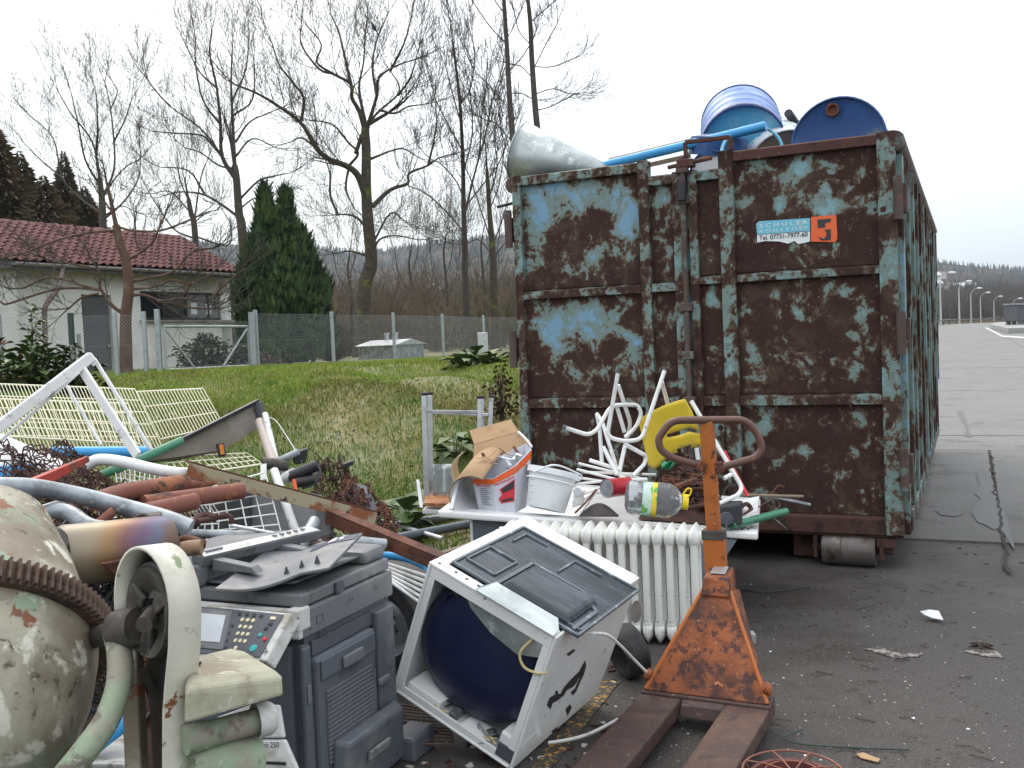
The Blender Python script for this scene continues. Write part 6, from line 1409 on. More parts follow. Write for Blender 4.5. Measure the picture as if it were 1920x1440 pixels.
MB().beam(P(790, 952, 6.2), P(783, 900, 6.3), .02, .012).build('edge_trim', M_alu, tf); 
mb = MB(); mb.grid(lambda u, v: P(812 + 42 * u, 870 + 62 * v, 6.45 + .12 * math.sin(math.pi * u) * (1 - .3 * v)), 10, 6); mb.build('sheet_tray', M_zinc, smooth=True, cat='tray', label='curved grey sheet-metal tray wedged between the table legs', solid=.004)

# ================================================================ pallet jack
jo = (G(1202, 1302, .1) + G(1443, 1333, .1)) / 2; jx = G(1443, 1333, .1) - G(1202, 1302, .1); jx.z = 0; JW = jx.length; jx.normalize(); jf = Vector((jx.y, -jx.x, 0))
if jf.y > 0: jf = -jf
JM = Matrix.Identity(4); jz = jx.cross(-jf)
JM = frame((jo.x, jo.y, 0), jx, -jf)   # local -y points to the camera, +y to the handle
jack = thing('pallet_jack', 'rusty orange hand pallet jack with its handle upright', 'pallet jack', M=JM)
hw = JW / 2; fw_ = JW * .33
def JB(name, m_, hex_, bevel=.004, **k): return MB(JM).hexa(hex_).build(name, m_, jack, bevel=bevel, **k)
for s in (-1, 1):
    xa, xb = sorted((s * hw, s * (hw - fw_)))
    mb = MB(JM); z1, z0 = .105, .045
    prof = [(0, z1), (-.85, z1), (-1.02, z1 - .012), (-1.15, z1 - .045), (-1.15, z0), (0, z0)]
    n = len(prof); vs = [(xa, y, z) for y, z in prof] + [(xb, y, z) for y, z in prof]
    mb._add(vs, [tuple(range(n)), tuple(reversed(range(n, 2 * n)))] + [(i, n + i, n + (i + 1) % n, (i + 1) % n) for i in range(n)])
    mb.build('fork', M_fork, jack, bevel=.008)
    MB(JM).lathe([(0, 0), (.038, 0), (.038, .05), (0, .05)], ((xa + xb) / 2 - .025, -.95, .039), (1, 0, 0), 16).build('load_roller', M_black, jack)
# cross plate joining the forks
JB('yoke', M_fork, [(-hw, .001, .045), (hw, .001, .045), (hw, .10, .045), (-hw, .10, .045), (-hw, .001, .112), (hw, .001, .112), (hw, .10, .125), (-hw, .10, .125)], .006)
JB('yoke_front', M_fork, [(-hw + fw_ + .002, -.05, .05), (hw - fw_ - .002, -.05, .05), (hw - fw_ - .002, .0, .05), (-hw + fw_ + .002, .0, .05), (-hw + fw_ + .002, -.03, .09), (hw - fw_ - .002, -.03, .09), (hw - fw_ - .002, .0, .104), (-hw + fw_ + .002, .0, .104)], .004)
# leaning triangular body, folded plate with side flanges
zt_ = .47; yt_ = .25; wt = .055; yb0 = .02
body = MB(JM); front = [(-hw + .01, yb0, .114), (hw - .01, yb0, .114), (wt, yt_, zt_), (-wt, yt_, zt_)]
body.poly(front, .006, (0, -1, .5)); body.build('front_plate', M_jackrust, jack, bevel=.004)
for s in (-1, 1):
    b_ = [(s * (hw - .012), yb0 + .002, .116), (s * (hw - .075), yb0 + .20, .116), (s * (wt + .005), yt_ + .11, zt_ - .02), (s * wt, yt_ + .002, zt_)]
    MB(JM).poly(b_, .007, (s, -.3, .4)).build('side_plate', M_jackrust, jack, bevel=.003)
    MB(JM).tube([(s * (hw - .012), yb0 + .0, .118), (s * (wt), yt_ - .003, zt_)], .008, 8).build('edge_fold', M_orange, jack, smooth=True)
    MB(JM).lathe([(0, 0), (.022, 0), (.026, .02), (.012, .03), (0, .03)], (s * (hw - .03), .05, .16), (s, 0, .3), 12).build('pivot_bolt', M_jackrust, jack, smooth=True)
JB('head', M_jackrust, [(-wt - .004, yt_ - .035, zt_ - .02), (wt + .004, yt_ - .035, zt_ - .02), (wt, yt_ + .12, zt_ - .03), (-wt, yt_ + .12, zt_ - .03), (-wt * .95, yt_ - .01, zt_ + .05), (wt * .95, yt_ - .01, zt_ + .05), (wt * .9, yt_ + .10, zt_ + .075), (-wt * .9, yt_ + .10, zt_ + .075)], .008)
JB('type_plate', M_alu, [(-.03, yt_ + .02, zt_ + .060), (.03, yt_ + .02, zt_ + .060), (.03, yt_ + .08, zt_ + .075), (-.03, yt_ + .08, zt_ + .075), (-.03, yt_ + .02, zt_ + .064), (.03, yt_ + .02, zt_ + .064), (.03, yt_ + .08, zt_ + .079), (-.03, yt_ + .08, zt_ + .079)], .001)
# pump, steering wheels
MB(JM).lathe([(.035, 0), (.035, .30), (.022, .31), (.022, .36)], (0, yt_ + .07, .12), (0, 0, 1), 18).build('pump', M_grease, jack, smooth=True)
for s in (-1, 1): 
    MB(JM).lathe([(0, 0), (.085, 0), (.09, .01), (.09, .045), (.085, .055), (0, .055)], (s * .05 - .0275, yt_ + .08, .09), (1, 0, 0), 24).build('steer_wheel', M_grease, jack, smooth=True)
# handle column and loop (pixel-measured, stands upright behind the body)
M_jackcol = mat('chipped_orange', (.44, .13, .022), .5, layers=[((.30, .075, .02), 6, .48, .64), ((.07, .028, .02), 21, .60, .66), ((.6, .36, .16), 34, .67, .71)], var=.15, bump=(50, .3))
ja = P(1347, 1125, 4.02); jb = P(1325, 790, 3.98); col_u = (jb - ja).normalized()
MB().beam(ja, ja + col_u * .28, .085, .05, up=jf).build('handle_base', M_orange, jack, bevel=.006)
MB().beam(ja + col_u * .281, jb, .056, .04, up=jf, taper=.98).build('handle_column', M_jackcol, jack, bevel=.006)
MB().beam(ja + col_u * .255, ja + col_u * .295, .092, .058, up=jf).build('collar', M_grease, jack, bevel=.004)
q = ja + jx * .065; MB().lathe([(0, -.03), (.028, -.03), (.03, 0), (.018, .02), (0, .02)], P(1370, 1118, 4.02), jx, 14).build('caster_bolt', M_steel, jack, smooth=True)
Dh = 3.97
lp = [(1318, 872), (1275, 862), (1246, 848), (1234, 832), (1240, 805), (1262, 789), (1330, 787), (1390, 788), (1412, 806), (1428, 838), (1418, 858), (1385, 868), (1348, 878)]
MB().tube(rpath([P(x, y, Dh + .02 * (i == 0 or i == 12)) for i, (x, y) in enumerate([(1322, 876), (1262, 860), (1238, 843), (1234, 822), (1258, 788), (1395, 787), (1416, 806), (1430, 840), (1419, 858), (1346, 878)])], .05, 6), .0155, 12).build('handle_loop', mat('worn_handle', (.13, .062, .045), .5, layers=[((.26, .10, .05), 14, .56, .68)], var=.2), jack, smooth=True)
for s, (x, y) in ((-1, (1308, 871)), (1, (1356, 875))): MB().beam(P(x, y, Dh), P(1330 + s * 10, 878, Dh), .03, .045).build('handle_lug', M_jackrust, jack, bevel=.004)
# support frame in plan: little block on the ground behind the jack
MB().box(*(lambda q: (q.x - .03, q.x + .03, q.y - .03, q.y + .03, 0, .05))(G(1404, 1205))).build('wood_block', M_conc, cat='block', label='small pale block on the asphalt behind the pallet jack', bevel=.005)

# ================================================================ wire cage bucket in the corner
cc = P(1487, 1446, 3.0); cg = thing('lamp_cage', 'red-brown bucket under a round wire guard at the bottom edge', 'wire cage', loc=(cc.x, cc.y, 0))
M_redb = mat('red_brown_bucket', (.13, .035, .03), .5, layers=[((.07, .025, .022), 6, .5, .7)], var=.2); M_copper = mat('coppery_wire', (.24, .085, .055), .5, .2, var=.15)
z_ = cc.z; R_ = .152
MB().lathe([(0, .01), (.10, .01), (.125, z_ - .02), (.132, z_ - .018), (.132, z_ - .03)], (cc.x, cc.y, 0), (0, 0, 1), 36).build('bucket', M_redb, cg, smooth=True, solid=.004)
ring = lambda r_, z: [Vector((cc.x + r_ * math.cos(a), cc.y + r_ * math.sin(a), z)) for a in [2 * math.pi * k / 40 for k in range(40)]]
MB().tube(ring(R_, z_), .0035, 6, closed=True).build('ring', M_copper, cg, smooth=True); MB().tube(ring(.085, z_ - .005), .003, 6, closed=True).build('ring', M_copper, cg, smooth=True)
for k_ in range(8):
    a = k_ * math.pi / 4 + .15; d = Vector((math.cos(a), math.sin(a), 0)); c_ = Vector((cc.x, cc.y, 0))
    MB().tube([c_ + d * .02 + V(0, 0, z_ - .002), c_ + d * .085 + V(0, 0, z_ + .004), c_ + d * R_ + V(0, 0, z_), c_ + d * (R_ - .01) + V(0, 0, z_ - .03)], .0028, 6).build('spoke', M_copper, cg, smooth=True)

# ================================================================ tumble dryer carcass
D0 = 3.47; wO = P(805, 1064, D0); wA = P(1044, 1208, D0 - .237) - wO; wB = P(729, 1284, D0 + .215) - wO; wC = P(1000, 983, D0 + .57) - wO
# make the three edges square to each other
ea = wA.normalized(); ec = (wC - wC.dot(ea) * ea).normalized(); eb = ea.cross(ec); eb = eb if eb.dot(wB) > 0 else -eb
LA, LB, LC = wA.length, wB.length, wC.length
print('dryer', LA, LB, LC, wA.normalized().dot(wC.normalized()), wB.normalized().dot(eb))
WMx = Matrix.Identity(4)
for j in range(3): WMx[j][0] = ea[j]; WMx[j][1] = ec[j]; WMx[j][2] = -eb[j]; WMx[j][3] = wO[j]
# local: x across the opening, y into the carcass, z down = negative
low = min((WMx @ Vector((x, y, -z))).z for x in (0, LA) for y in (0, LC) for z in (0, LB)); WMx[2][3] -= low - .004
dry = thing('tumble_dryer', 'gutted white tumble dryer tipped on its corner, open base facing out', 'tumble dryer', M=WMx)
def WB(name, m_, x0, x1, y0, y1, z0, z1, bevel=.003, par=dry, **k): return MB(WMx).box(x0, x1, y0, y1, -z1, -z0).build(name, m_, par, bevel=bevel, **k)
tk = .012
WB('left_wall', M_enamel, 0, tk, .0, LC, tk, LB - tk); WB('right_wall', M_enamel, LA - tk, LA, 0, LC, 0, LB, .006)
WB('lower_wall', M_enamel, 0, LA - tk - .001, 0, LC, LB - tk, LB, .005); WB('rear_wall', M_enamel, tk + .001, LA - tk - .001, LC - tk, LC, .06, LB - tk - .001)
# top face: white strips round the dark pressed base plate
WB('upper_wall', M_enamel, 0, LA - tk - .001, LC * .80, LC, 0, tk, .004); WB('upper_rail', M_enamel, 0, LA - tk - .001, 0, .055, 0, tk, .004); WB('upper_rail', M_enamel, 0, .05, .056, LC * .8 - .001, 0, tk, .004)
WB('flange', M_enamel, .0125, LA - .0125, .004, .012, .0125, .055, .002); WB('flange', M_enamel, .0125, .04, .004, .012, .056, LB - .0125, .002); WB('flange', M_enamel, LA - .04, LA - .0125, .004, .012, .056, LB - .0125, .002); WB('flange', M_enamel, .0405, LA - .0405, .004, .012, LB - .04, LB - .0125, .002)
M_plate = mat('dusty_black_plate', (.028, .036, .044), .28, layers=[((.070, .085, .10), 3.2, .46, .66), ((.15, .175, .19), 11, .62, .74), ((.30, .33, .35), 34, .69, .73)], var=.25, scale=(1, 3.5, 1))
pl_ = WB('base_plate', M_plate, .055, LA + .05, .06, LC * .83, -.008, -.002, .001)
def ridge(pts, w_=.008, h_=.010, m_=M_plate):
    mb = MB(WMx)
    for a, b in zip(pts[:-1], pts[1:]): mb.beam((a[0], a[1], .010), (b[0], b[1], .010), w_, h_)
    mb.build('ridge', m_, pl_)
M_platel = mat('worn_plate_edge', (.12, .14, .155), .45, layers=[((.3, .33, .35), 12, .55, .65)], var=.2)
Rr = lambda x0, x1, y0, y1: [(x0, y0), (x1, y0), (x1, y1), (x0, y1), (x0, y0)]
ridge(Rr(.075, .20, .13, .29), m_=M_platel); ridge([(.10, .42), (.10, .52), (.2, .52)], m_=M_platel); ridge([(.50, .10), (.58, .10), (.58, .16)], m_=M_platel); ridge([(.33, .38), (.33, .52), (.45, .52)], m_=M_platel)
ridge([(.06, .065), (LA + .045, .065), (LA + .045, LC * .82), (.06, LC * .82), (.06, .065)], .010, .008, M_platel); ridge([(.24, .08), (.24, .34), (.46, .34), (.56, .26), (.56, .08)], .014, .012, M_platel)
raised = MB(WMx).hexa([(.25, .09, .0085), (.54, .09, .0085), (.54, .32, .0085), (.25, .32, .0085), (.27, .11, .034), (.52, .11, .034), (.52, .30, .034), (.27, .30, .034)]); raised.build('raised_tray', M_plate, pl_, bevel=.008)
# the drum seen through the opening
MB(WMx @ Matrix.Diagonal((1.06, 1, 1, 1))).lathe([(0, .040), (LB * .15, .041), (LB * .36, .048), (LB * .435, .072), (LB * .465, .12), (LB * .468, LC - .06)], (LA * .485 / 1.06, 0, -LB * .49), (0, 1, 0), 48).build('drum', M_navy, dry, smooth=True)
for (x, z) in ((.34, .22), (.44, .30), (.49, .38), (.46, .20)): MB(WMx).lathe([(.006, 0), (.004, -.004), (0, -.004)], (x, .075 + .05 * abs(x - .3), -z), (0, 1, 0), 10).build('rivet', M_alu, dry, smooth=True)
# galvanised shield plates hanging at the opening
MB(WMx).poly([(.19, .02, -.012), (.50, .02, -.012), (.53, .02, -.07), (.50, .022, -.115), (.42, .022, -.15), (.30, .022, -.13), (.20, .02, -.085), (.165, .02, -.045)], .002, (0, -1, 0)).build('shield_plate', M_zinc, dry)
MB(WMx).poly([(.215, .0, .012), (.24, .075, .020), (.50, .075, .020), (.535, .02, .018), (.535, -.012, .004), (.215, -.012, .004)], .003, (0, 0, 1)).build('shield_plate', M_zinc, dry)
M_ywire = mat('yellow_cable', (.60, .50, .25), .5, var=.1)
MB(WMx).tube(bez([(.46, .015, -.06), (.44, -.005, -.12), (.47, -.005, -.16), (.52, -.002, -.155), (.55, .01, -.14)], 6), .005, 8).build('cable', M_ywire, dry, smooth=True)
# contents of the lower corner
wh = WB('counterweight', M_enamel, .46, .545, .01, .13, LB - .115, LB - .014, .008); WB('grey_insert', M_greyd, .465, .54, .003, .0095, LB - .075, LB - .02, .002)
WB('fan_box', M_enamel, .045, .20, .02, .22, LB - .06, LB - .014, .006); WB('bracket', M_steel, .24, .27, .02, .12, LB - .05, LB - .014); WB('bracket', M_enamel, .30, .42, .02, .1, LB - .035, LB - .014)
for k_ in range(10):
    a = Vector((RNG.uniform(.18, .46), RNG.uniform(.01, .07), -LB + .02)); pts = [a] + [a + Vector((RNG.uniform(-.05, .05), RNG.uniform(-.01, .03), RNG.uniform(0, .04))) for _ in range(3)]
    MB(WMx).tube(bez(pts, 4), RNG.uniform(.0015, .004), 5).build('loose_wire', [M_black, M_ywire, M_greyd, M_greyprint][k_ % 4], dry, smooth=True)
MB(WMx).tube([(.06, .05, -.045), (.12, .06, -.09), (.11, .1, -.15)], .012, 8).build('strut', M_grease, dry, smooth=True); MB(WMx).lathe([(.03, 0), (.035, .03), (.02, .05), (0, .05)], (.11, .05, -.13), (0, 1, 0), 14).build('motor', M_grease, dry, smooth=True)
for (x, y) in ((.03, .025), (.10, .03), (.15, .028), (.20, .03), (.60, .03), (.53, .03)):
    if x < LA - .02: MB(WMx).lathe([(.007, 0), (0, 0.0002)], (x, y, .0006), (0, 0, 1), 10).build('screw_hole', M_darkprint, dry)
# peeled black sticker remains on the white side, and knob hole
def side_poly(pts, name, m_, o_=.0012):
    mb = MB(WMx); mb._add([(LA + o_, y, -z) for y, z in pts], [tuple(range(len(pts)))]); return mb.build(name, m_, dry)
def wpix(px, py):     # photo point -> (y, z) on the dryer's right wall
    p0 = WMx @ Vector((LA, 0, 0)); n_ = WMx.to_3x3() @ Vector((1, 0, 0)); r_ = ray(px, py); t_ = (p0 - CAM).dot(n_) / r_.dot(n_); q = WMx.inverted() @ (CAM + r_ * t_); return (q.y, -q.z)
for pg in ([(1025, 1322), (1030, 1308), (1040, 1302), (1050, 1300), (1052, 1308), (1044, 1314), (1036, 1318), (1032, 1330)], [(1048, 1306), (1056, 1290), (1066, 1278), (1080, 1264), (1090, 1254), (1088, 1264), (1082, 1278), (1074, 1288), (1062, 1294), (1056, 1306)],
           [(1084, 1262), (1092, 1246), (1097, 1238), (1099, 1248), (1094, 1266), (1086, 1282), (1080, 1296), (1074, 1304), (1070, 1298), (1078, 1290), (1086, 1272)], [(1060, 1330), (1068, 1320), (1072, 1326), (1064, 1342)], [(1062, 1226), (1076, 1216), (1078, 1220), (1066, 1230)], [(1034, 1370), (1046, 1362), (1044, 1368), (1036, 1376)], [(1040, 1301), (1042, 1294), (1046, 1296), (1046, 1301)]):
    side_poly([wpix(*q) for q in pg], 'sticker_remnant', M_darkprint)
kc = [wpix(1192 + 9 * math.cos(a) * 1.1 + 3 * math.sin(a), 1147 + 20 * math.sin(a) - 8 * math.cos(a)) for a in [2 * math.pi * k / 20 for k in range(20)]]; side_poly(kc, 'knob_hole', M_conc)
text_on('CE', WMx @ Vector((LA + .002, .09, -.03)), WMx.to_3x3() @ Vector((0, 1, 0)), WMx.to_3x3() @ Vector((0, 0, 1)), .02, .012, M_greyprint, dry) if False else None
MB().tube(bez([P(1090, 1188, 3.42), P(1115, 1187, 3.42), P(1140, 1191, 3.48), P(1165, 1212, 3.6), P(1190, 1238, 3.75), P(1215, 1263, 3.85)], 5), .006, 8).build('white_cable', M_whitepaint, smooth=True, cat='cable', label='stiff white cable bending down from the dryer towards the pallet jack')
MB().tube(bez([G(1028, 1393, .02), G(1070, 1386, .03), G(1110, 1374, .03), G(1158, 1349, .03)], 5), .0065, 8).build('white_cable', M_whitepaint, smooth=True, cat='cable', label='white cable end lying on the yellow line beside the dryer')
# tyres
def tyre(name, label, c, ax, R_, w_, rim=True):
    ax = Vector(ax).normalized(); r = thing(name, label, 'wheel' if rim else 'tyre', loc=c)
    pr = [(R_ * .62, -w_ * .42), (R_ * .8, -w_ * .5), (R_ * .95, -w_ * .47), (R_, -w_ * .38), (R_ * 1.005, 0), (R_, w_ * .38), (R_ * .95, w_ * .47), (R_ * .8, w_ * .5), (R_ * .62, w_ * .42)]
    MB().lathe(pr, c, ax, 48).build('tyre', M_rubber, r, smooth=True)
    for k in range(-2, 3): MB().lathe([(R_ * 1.001, k * w_ * .15 - .003), (R_ * 1.012, k * w_ * .15), (R_ * 1.001, k * w_ * .15 + .006)], c, ax, 48).build('tread_rib', M_rubber, r, smooth=True)
    if rim:
        MB().lathe([(R_ * .62, -w_ * .40), (R_ * .60, -w_ * .33), (R_ * .52, -w_ * .28), (R_ * .48, -w_ * .10), (R_ * .30, -w_ * .22), (R_ * .18, -w_ * .18), (R_ * .12, -w_ * .28), (0, -w_ * .28)], c, ax, 40).build('rim', M_steel, r, smooth=True)
        u = ax.orthogonal().normalized(); v = ax.cross(u)
        for k in range(5):
            a = k * 2 * math.pi / 5; MB().lathe([(R_ * .055, 0), (0, .0005)], c + ax * (-w_ * .205) + (u * math.cos(a) + v * math.sin(a)) * R_ * .26, -ax, 10).build('wheel_hole', M_darkprint, r)
    return r
tyre('spare_wheel', 'car wheel with grey steel rim standing behind the copier', P(737, 1165, 4.35), (.55, .85, .1), .225, .16)
c = P(1176, 1190, 4.3); tyre('worn_tyre', 'small black tyre leaning behind the dryer', Vector((c.x, c.y, .115)), (.9, .35, .25), .115, .11, False)
# ================================================================ photocopier
kp = P(562, 1140, 3.05); KX = Vector((.918, -.396, 0)); KM = frame((kp.x, kp.y, 0), KX, (.396, .918, 0))
cop = thing('photocopier', 'grey office photocopier with feeder tray and keypad panel standing in the scrap', 'photocopier', M=KM)
KW, KD = .62, .56
def KB(name, m_, x0, x1, y0, y1, z0, z1, bevel=.006, par=cop, **k): return MB(KM).box(x0, x1, y0, y1, z0, z1).build(name, m_, par, bevel=bevel, **k)
def kz(px, py): r_ = ray(px, py); t_ = ((kp - CAM).dot(KX)) / r_.dot(KX); q = CAM + r_ * t_; l = KM.inverted() @ q; return l.y, l.z   # on the right side plane
ztop = kp.z
KB('body', M_bluegrey, -KW, -.015, .02, KD - .01, .02, ztop - .125, .01)
KB('scanner', M_grey, -KW, 0, .012, KD + .01, ztop - .105, ztop - .012, .008)
KB('scanner_gap', M_greyd, -KW + .01, -.012, .03, KD - .01, ztop - .124, ztop - .106, 0)
KB('front_trim', M_offwhite, -KW, .002, -.012, .011, ztop - .10, ztop - .006, .006)
KB('trim_corner', M_offwhite, -.045, .004, -.014, .05, ztop - .075, ztop - .004, .006)
# lid and feeder
KB('lid', M_grey, -KW + .01, -.006, .02, KD, ztop - .008, ztop + .035, .008)
fd = [(-KW + .01, -.01), (-.36, -.01), (-.30, .03), (-.30, KD - .02), (-KW + .01, KD - .02)]
MB(KM).poly([(x, y, ztop + .036) for x, y in [(-KW - .04, .0), (-.43, .0), (-.40, .08), (-.40, KD - .02), (-KW - .04, KD - .02)]], .085, (0, 0, 1)).build('feeder', M_grey, cop, bevel=.015)
MB(KM).box(-.50, -.40, .0, .06, ztop + .036, ztop + .11).build('feeder_end', M_grey, cop, bevel=.01)
MB(KM).hexa([(-.44, .02, ztop + .122), (-.40, .02, ztop + .10), (-.27, KD - .05, ztop + .10), (-.33, KD - .05, ztop + .122), (-.44, .02, ztop + .150), (-.385, .02, ztop + .135), (-.255, KD - .05, ztop + .135), (-.33, KD - .05, ztop + .150)]).build('feeder_cover', M_grey, cop, bevel=.004)
st_ = MB(KM).hexa([(-.42, .025, ztop + .1515), (-.385, .022, ztop + .1375), (-.262, KD - .06, ztop + .1375), (-.305, KD - .06, ztop + .149), (-.42, .025, ztop + .153), (-.385, .022, ztop + .139), (-.262, KD - .06, ztop + .139), (-.305, KD - .06, ztop + .1505)]); st_.build('label_strip', M_offwhite, cop)
for k_ in range(4):
    t_ = .34 + k_ * .065; x = -.415 + .12 * t_; y = .025 + (KD - .085) * t_; MB(KM).lathe([(.0085, 0), (0, .0005)], (x + .012, y, ztop + .1503 - .004), (.25, 0, 1), 14).build('strip_dot', M_paper, cop)
for k_ in range(10):
    t_ = (.04 + k_ * .028) if k_ < 5 else (.62 + (k_ - 5) * .065); x = -.413 + .12 * t_; y = .025 + (KD - .085) * t_; MB(KM).box(x, x + .016, y, y + .012, ztop + .1475, ztop + .1525).build('print_mark', M_greyprint, cop)
# input tray: curved sheet rising to the right rear
TQ = [KM.inverted() @ P(*q) for q in ((500, 1034, 3.46), (680, 1001, 3.42), (617, 1067, 3.10), (402, 1106, 3.06))]
def tray(u, v):
    p = (TQ[3] * (1 - u) + TQ[2] * u) * (1 - v) + (TQ[0] * (1 - u) + TQ[1] * u) * v; return (p.x, p.y, p.z - .022 * math.sin(math.pi * min(1, u * 1.35)))
MB(KM).grid(tray, 16, 8).build('paper_tray', M_grey, cop, smooth=True, solid=.010, bevel=.002)
MB(KM).grid(lambda u, v: (-.40 + .36 * u, .04 + .42 * v, ztop + .048 + .02 * u * u), 10, 6).build('lower_tray', M_greyd, cop, smooth=True, solid=.006)
MB(KM).grid(lambda u, v: (lambda p: (p[0], p[1], p[2] + .0075))(tray(.52 + .46 * u, .80 + .17 * v)), 8, 3).build('tray_label', M_navy, cop, smooth=True)
MB(KM).grid(lambda u, v: (lambda p: (p[0], p[1], p[2] + .0088))(tray(.70 + .07 * u, .83 + .11 * v)), 3, 2).build('label_picture', M_paper, cop); MB(KM).grid(lambda u, v: (lambda p: (p[0], p[1], p[2] + .0088))(tray(.80 + .04 * u, .86 + .07 * v)), 3, 2).build('label_picture', M_paper, cop)
for u in (.52, .66, .80): a = Vector(tray(u, .22)); MB(KM).poly([a + V(0, 0, .006), a + V(.022, 0, .006), a + V(.010, 0, .032)], .005, (0, -1, 0)).build('stop_tab', M_greyd, cop)
for y0, y1 in ((.05, .09), (.33, .37)): MB(KM).hexa([(-.38, y0, ztop + .085), (-.20, y0, ztop + .085), (-.20, y1, ztop + .085), (-.38, y1, ztop + .085), (-.38, y0, ztop + .125), (-.22, y0, ztop + .105), (-.22, y1, ztop + .105), (-.38, y1, ztop + .125)]).build('paper_guide', M_grey, cop, bevel=.003)
KB('lid_hinge', M_grey, -.30, -.02, KD - .14, KD + .005, ztop + .036, ztop + .085, .018)
KB('catch', M_greyd, -.004, .006, .20, .245, ztop - .006, ztop + .03, .002)
# control panel tilted out over the front
pA, pB, pC, pD_ = P(345, 1134, 3.19), P(533, 1153, 2.93), P(488, 1234, 2.83), P(345, 1224, 3.02)
pn = (pB - pA).cross(pD_ - pA).normalized(); pn = pn if pn.dot(CAM - pA) > 0 else -pn
def pq(u, v, o_=0.): return (pA * (1 - u) + pB * u) * (1 - v) + (pD_ * (1 - u) + pC * u) * v + pn * o_
def pquad(u0, u1, v0, v1, o_, name, m_, th_=.002, par=cop, bevel=0): return MB().poly([pq(u0, v0, o_), pq(u1, v0, o_), pq(u1, v1, o_), pq(u0, v1, o_)], th_, pn).build(name, m_, par, bevel=bevel)
pnl = MB().poly([pq(-.02, -.06, -.05), pq(1.05, -.06, -.05), pq(1.08, 1.05, -.05), pq(-.02, 1.08, -.05)], .05, pn).build('control_panel', M_offwhite, cop, bevel=.006)
pquad(0, 1, 0, 1, .001, 'panel_face', M_greyd, .003, pnl, .002); pquad(.10, .52, .06, .90, .0045, 'screen_frame', M_grey, .003, pnl, .001); pquad(.17, .47, .17, .76, .008, 'screen', M_screen, .0015, pnl)
for r_ in range(5):
    for c_ in range(3):
        if r_ == 4 and c_ != 0: continue
        u, v = .645 + c_ * .055 - r_ * .0, .22 + r_ * .155; MB().lathe([(.0068, 0), (.0062, .004), (0, .0045)], pq(u + (.03 if r_ == 4 else 0), v, .0042), pn, 14).build('key', M_keys, pnl, smooth=True)
for k_, (u, v, w_, m_) in enumerate([(.60, .10, .03, M_black), (.67, .09, .03, M_black), (.74, .09, .03, M_black), (.81, .09, .03, M_black), (.56, .38, .03, M_black), (.55, .55, .03, M_black), (.55, .7, .03, M_black), (.55, .85, .03, M_black), (.93, .12, .05, M_keys), (.93, .25, .04, M_black), (.91, .36, .035, M_black)]):
    pquad(u - w_ / 2, u + w_ / 2, v - .035, v + .035, .0042, 'button', m_, .003, pnl, .001)
for (u, v, r_, m_) in ((.88, .82, .0125, M_teal), (.885, .52, .007, M_teal), (.955, .60, .0075, MATS['bright_red_print'])): MB().lathe([(r_, 0), (r_ * .9, .004), (0, .005)], pq(u, v, .0042), pn, 20).build('button', m_, pnl, smooth=True)
MB().beam(pq(1.03, .2, -.01), pq(.98, .75, -.01), .012, .012).build('stylus', M_grease, pnl, bevel=.003)
# right side: upper strip, door with vent, handles, lower tray
y0, _ = kz(575, 1250); y1, _ = kz(700, 1180)
KB('side_door', M_bluegrey, -.014, .022, .045, .40, .13, ztop - .175, .012)
KB('side_recess', M_greyd, -.0145, -.004, .06, .42, ztop - .172, ztop - .126, 0)
KB('door_top', M_bluegrey, .0225, .030, .06, .385, ztop - .25, ztop - .185, .006)
KB('door_handle', M_grey, .031, .045, .17, .29, ztop - .245, ztop - .205, .006); KB('handle_recess', M_greyd, .0225, .0235, .165, .295, ztop - .275, ztop - .251, 0)
for k_ in range(17):
    z = ztop - .29 - k_ * .0145; KB('vent_slat', M_grey, .0225, .0275, .085, .365, z - .0085, z, 0)
KB('vent_backing', M_greyd, .0222, .0232, .08, .37, ztop - .54, ztop - .285, 0)
KB('rear_column', M_bluegrey, -.012, .016, .425, KD - .02, .05, ztop - .13, .008); KB('small_handle', M_grey, .017, .034, .40, .47, .31, .335, .008)
KB('front_column', M_bluegrey, -.013, .004, .0, .042, .02, ztop - .13, .006); KB('latch', M_grey, .0045, .010, .008, .028, ztop - .31, ztop - .25, .002)
ft = MB(KM).hexa([(.026, .08, .02), (.060, .10, .02), (.060, .50, .02), (.026, .52, .02), (.026, .10, .235), (.085, .12, .225), (.085, .46, .225), (.026, .50, .235)]); ft.build('bypass_tray', M_bluegrey, cop, bevel=.014)
MB(KM).hexa([(.078, .22, .125), (.092, .22, .125), (.092, .35, .125), (.078, .35, .125), (.083, .22, .16), (.10, .22, .16), (.10, .35, .16), (.083, .35, .16)]).build('tray_handle', M_grey, cop, bevel=.006)
KB('stabiliser', M_bluegrey, -.01, .10, .50, .66, .0, .09, .012)
for k_ in range(5): KB('grille_slat', M_greyd, .0005, .002, .10 + k_ * .012, .106 + k_ * .012, ztop - .12, ztop - .10, 0)
for (y, z) in ((.05, ztop - .06), (.05, ztop - .08), (.30, ztop - .05), (.48, ztop - .09), (.50, ztop - .2), (.50, ztop - .35)): MB(KM).lathe([(.004, 0), (0, .0004)], (.0175 if y > .45 else .0008, y, z), (1, 0, 0), 8).build('screw', M_darkprint, cop)
MB(KM).tube([(.0012, .085, ztop - .05), (.0012, .12, ztop - .05), (.0012, .12, ztop - .075), (.0012, .085, ztop - .075)], .0012, 4, closed=True).build('outline', M_darkprint, cop)
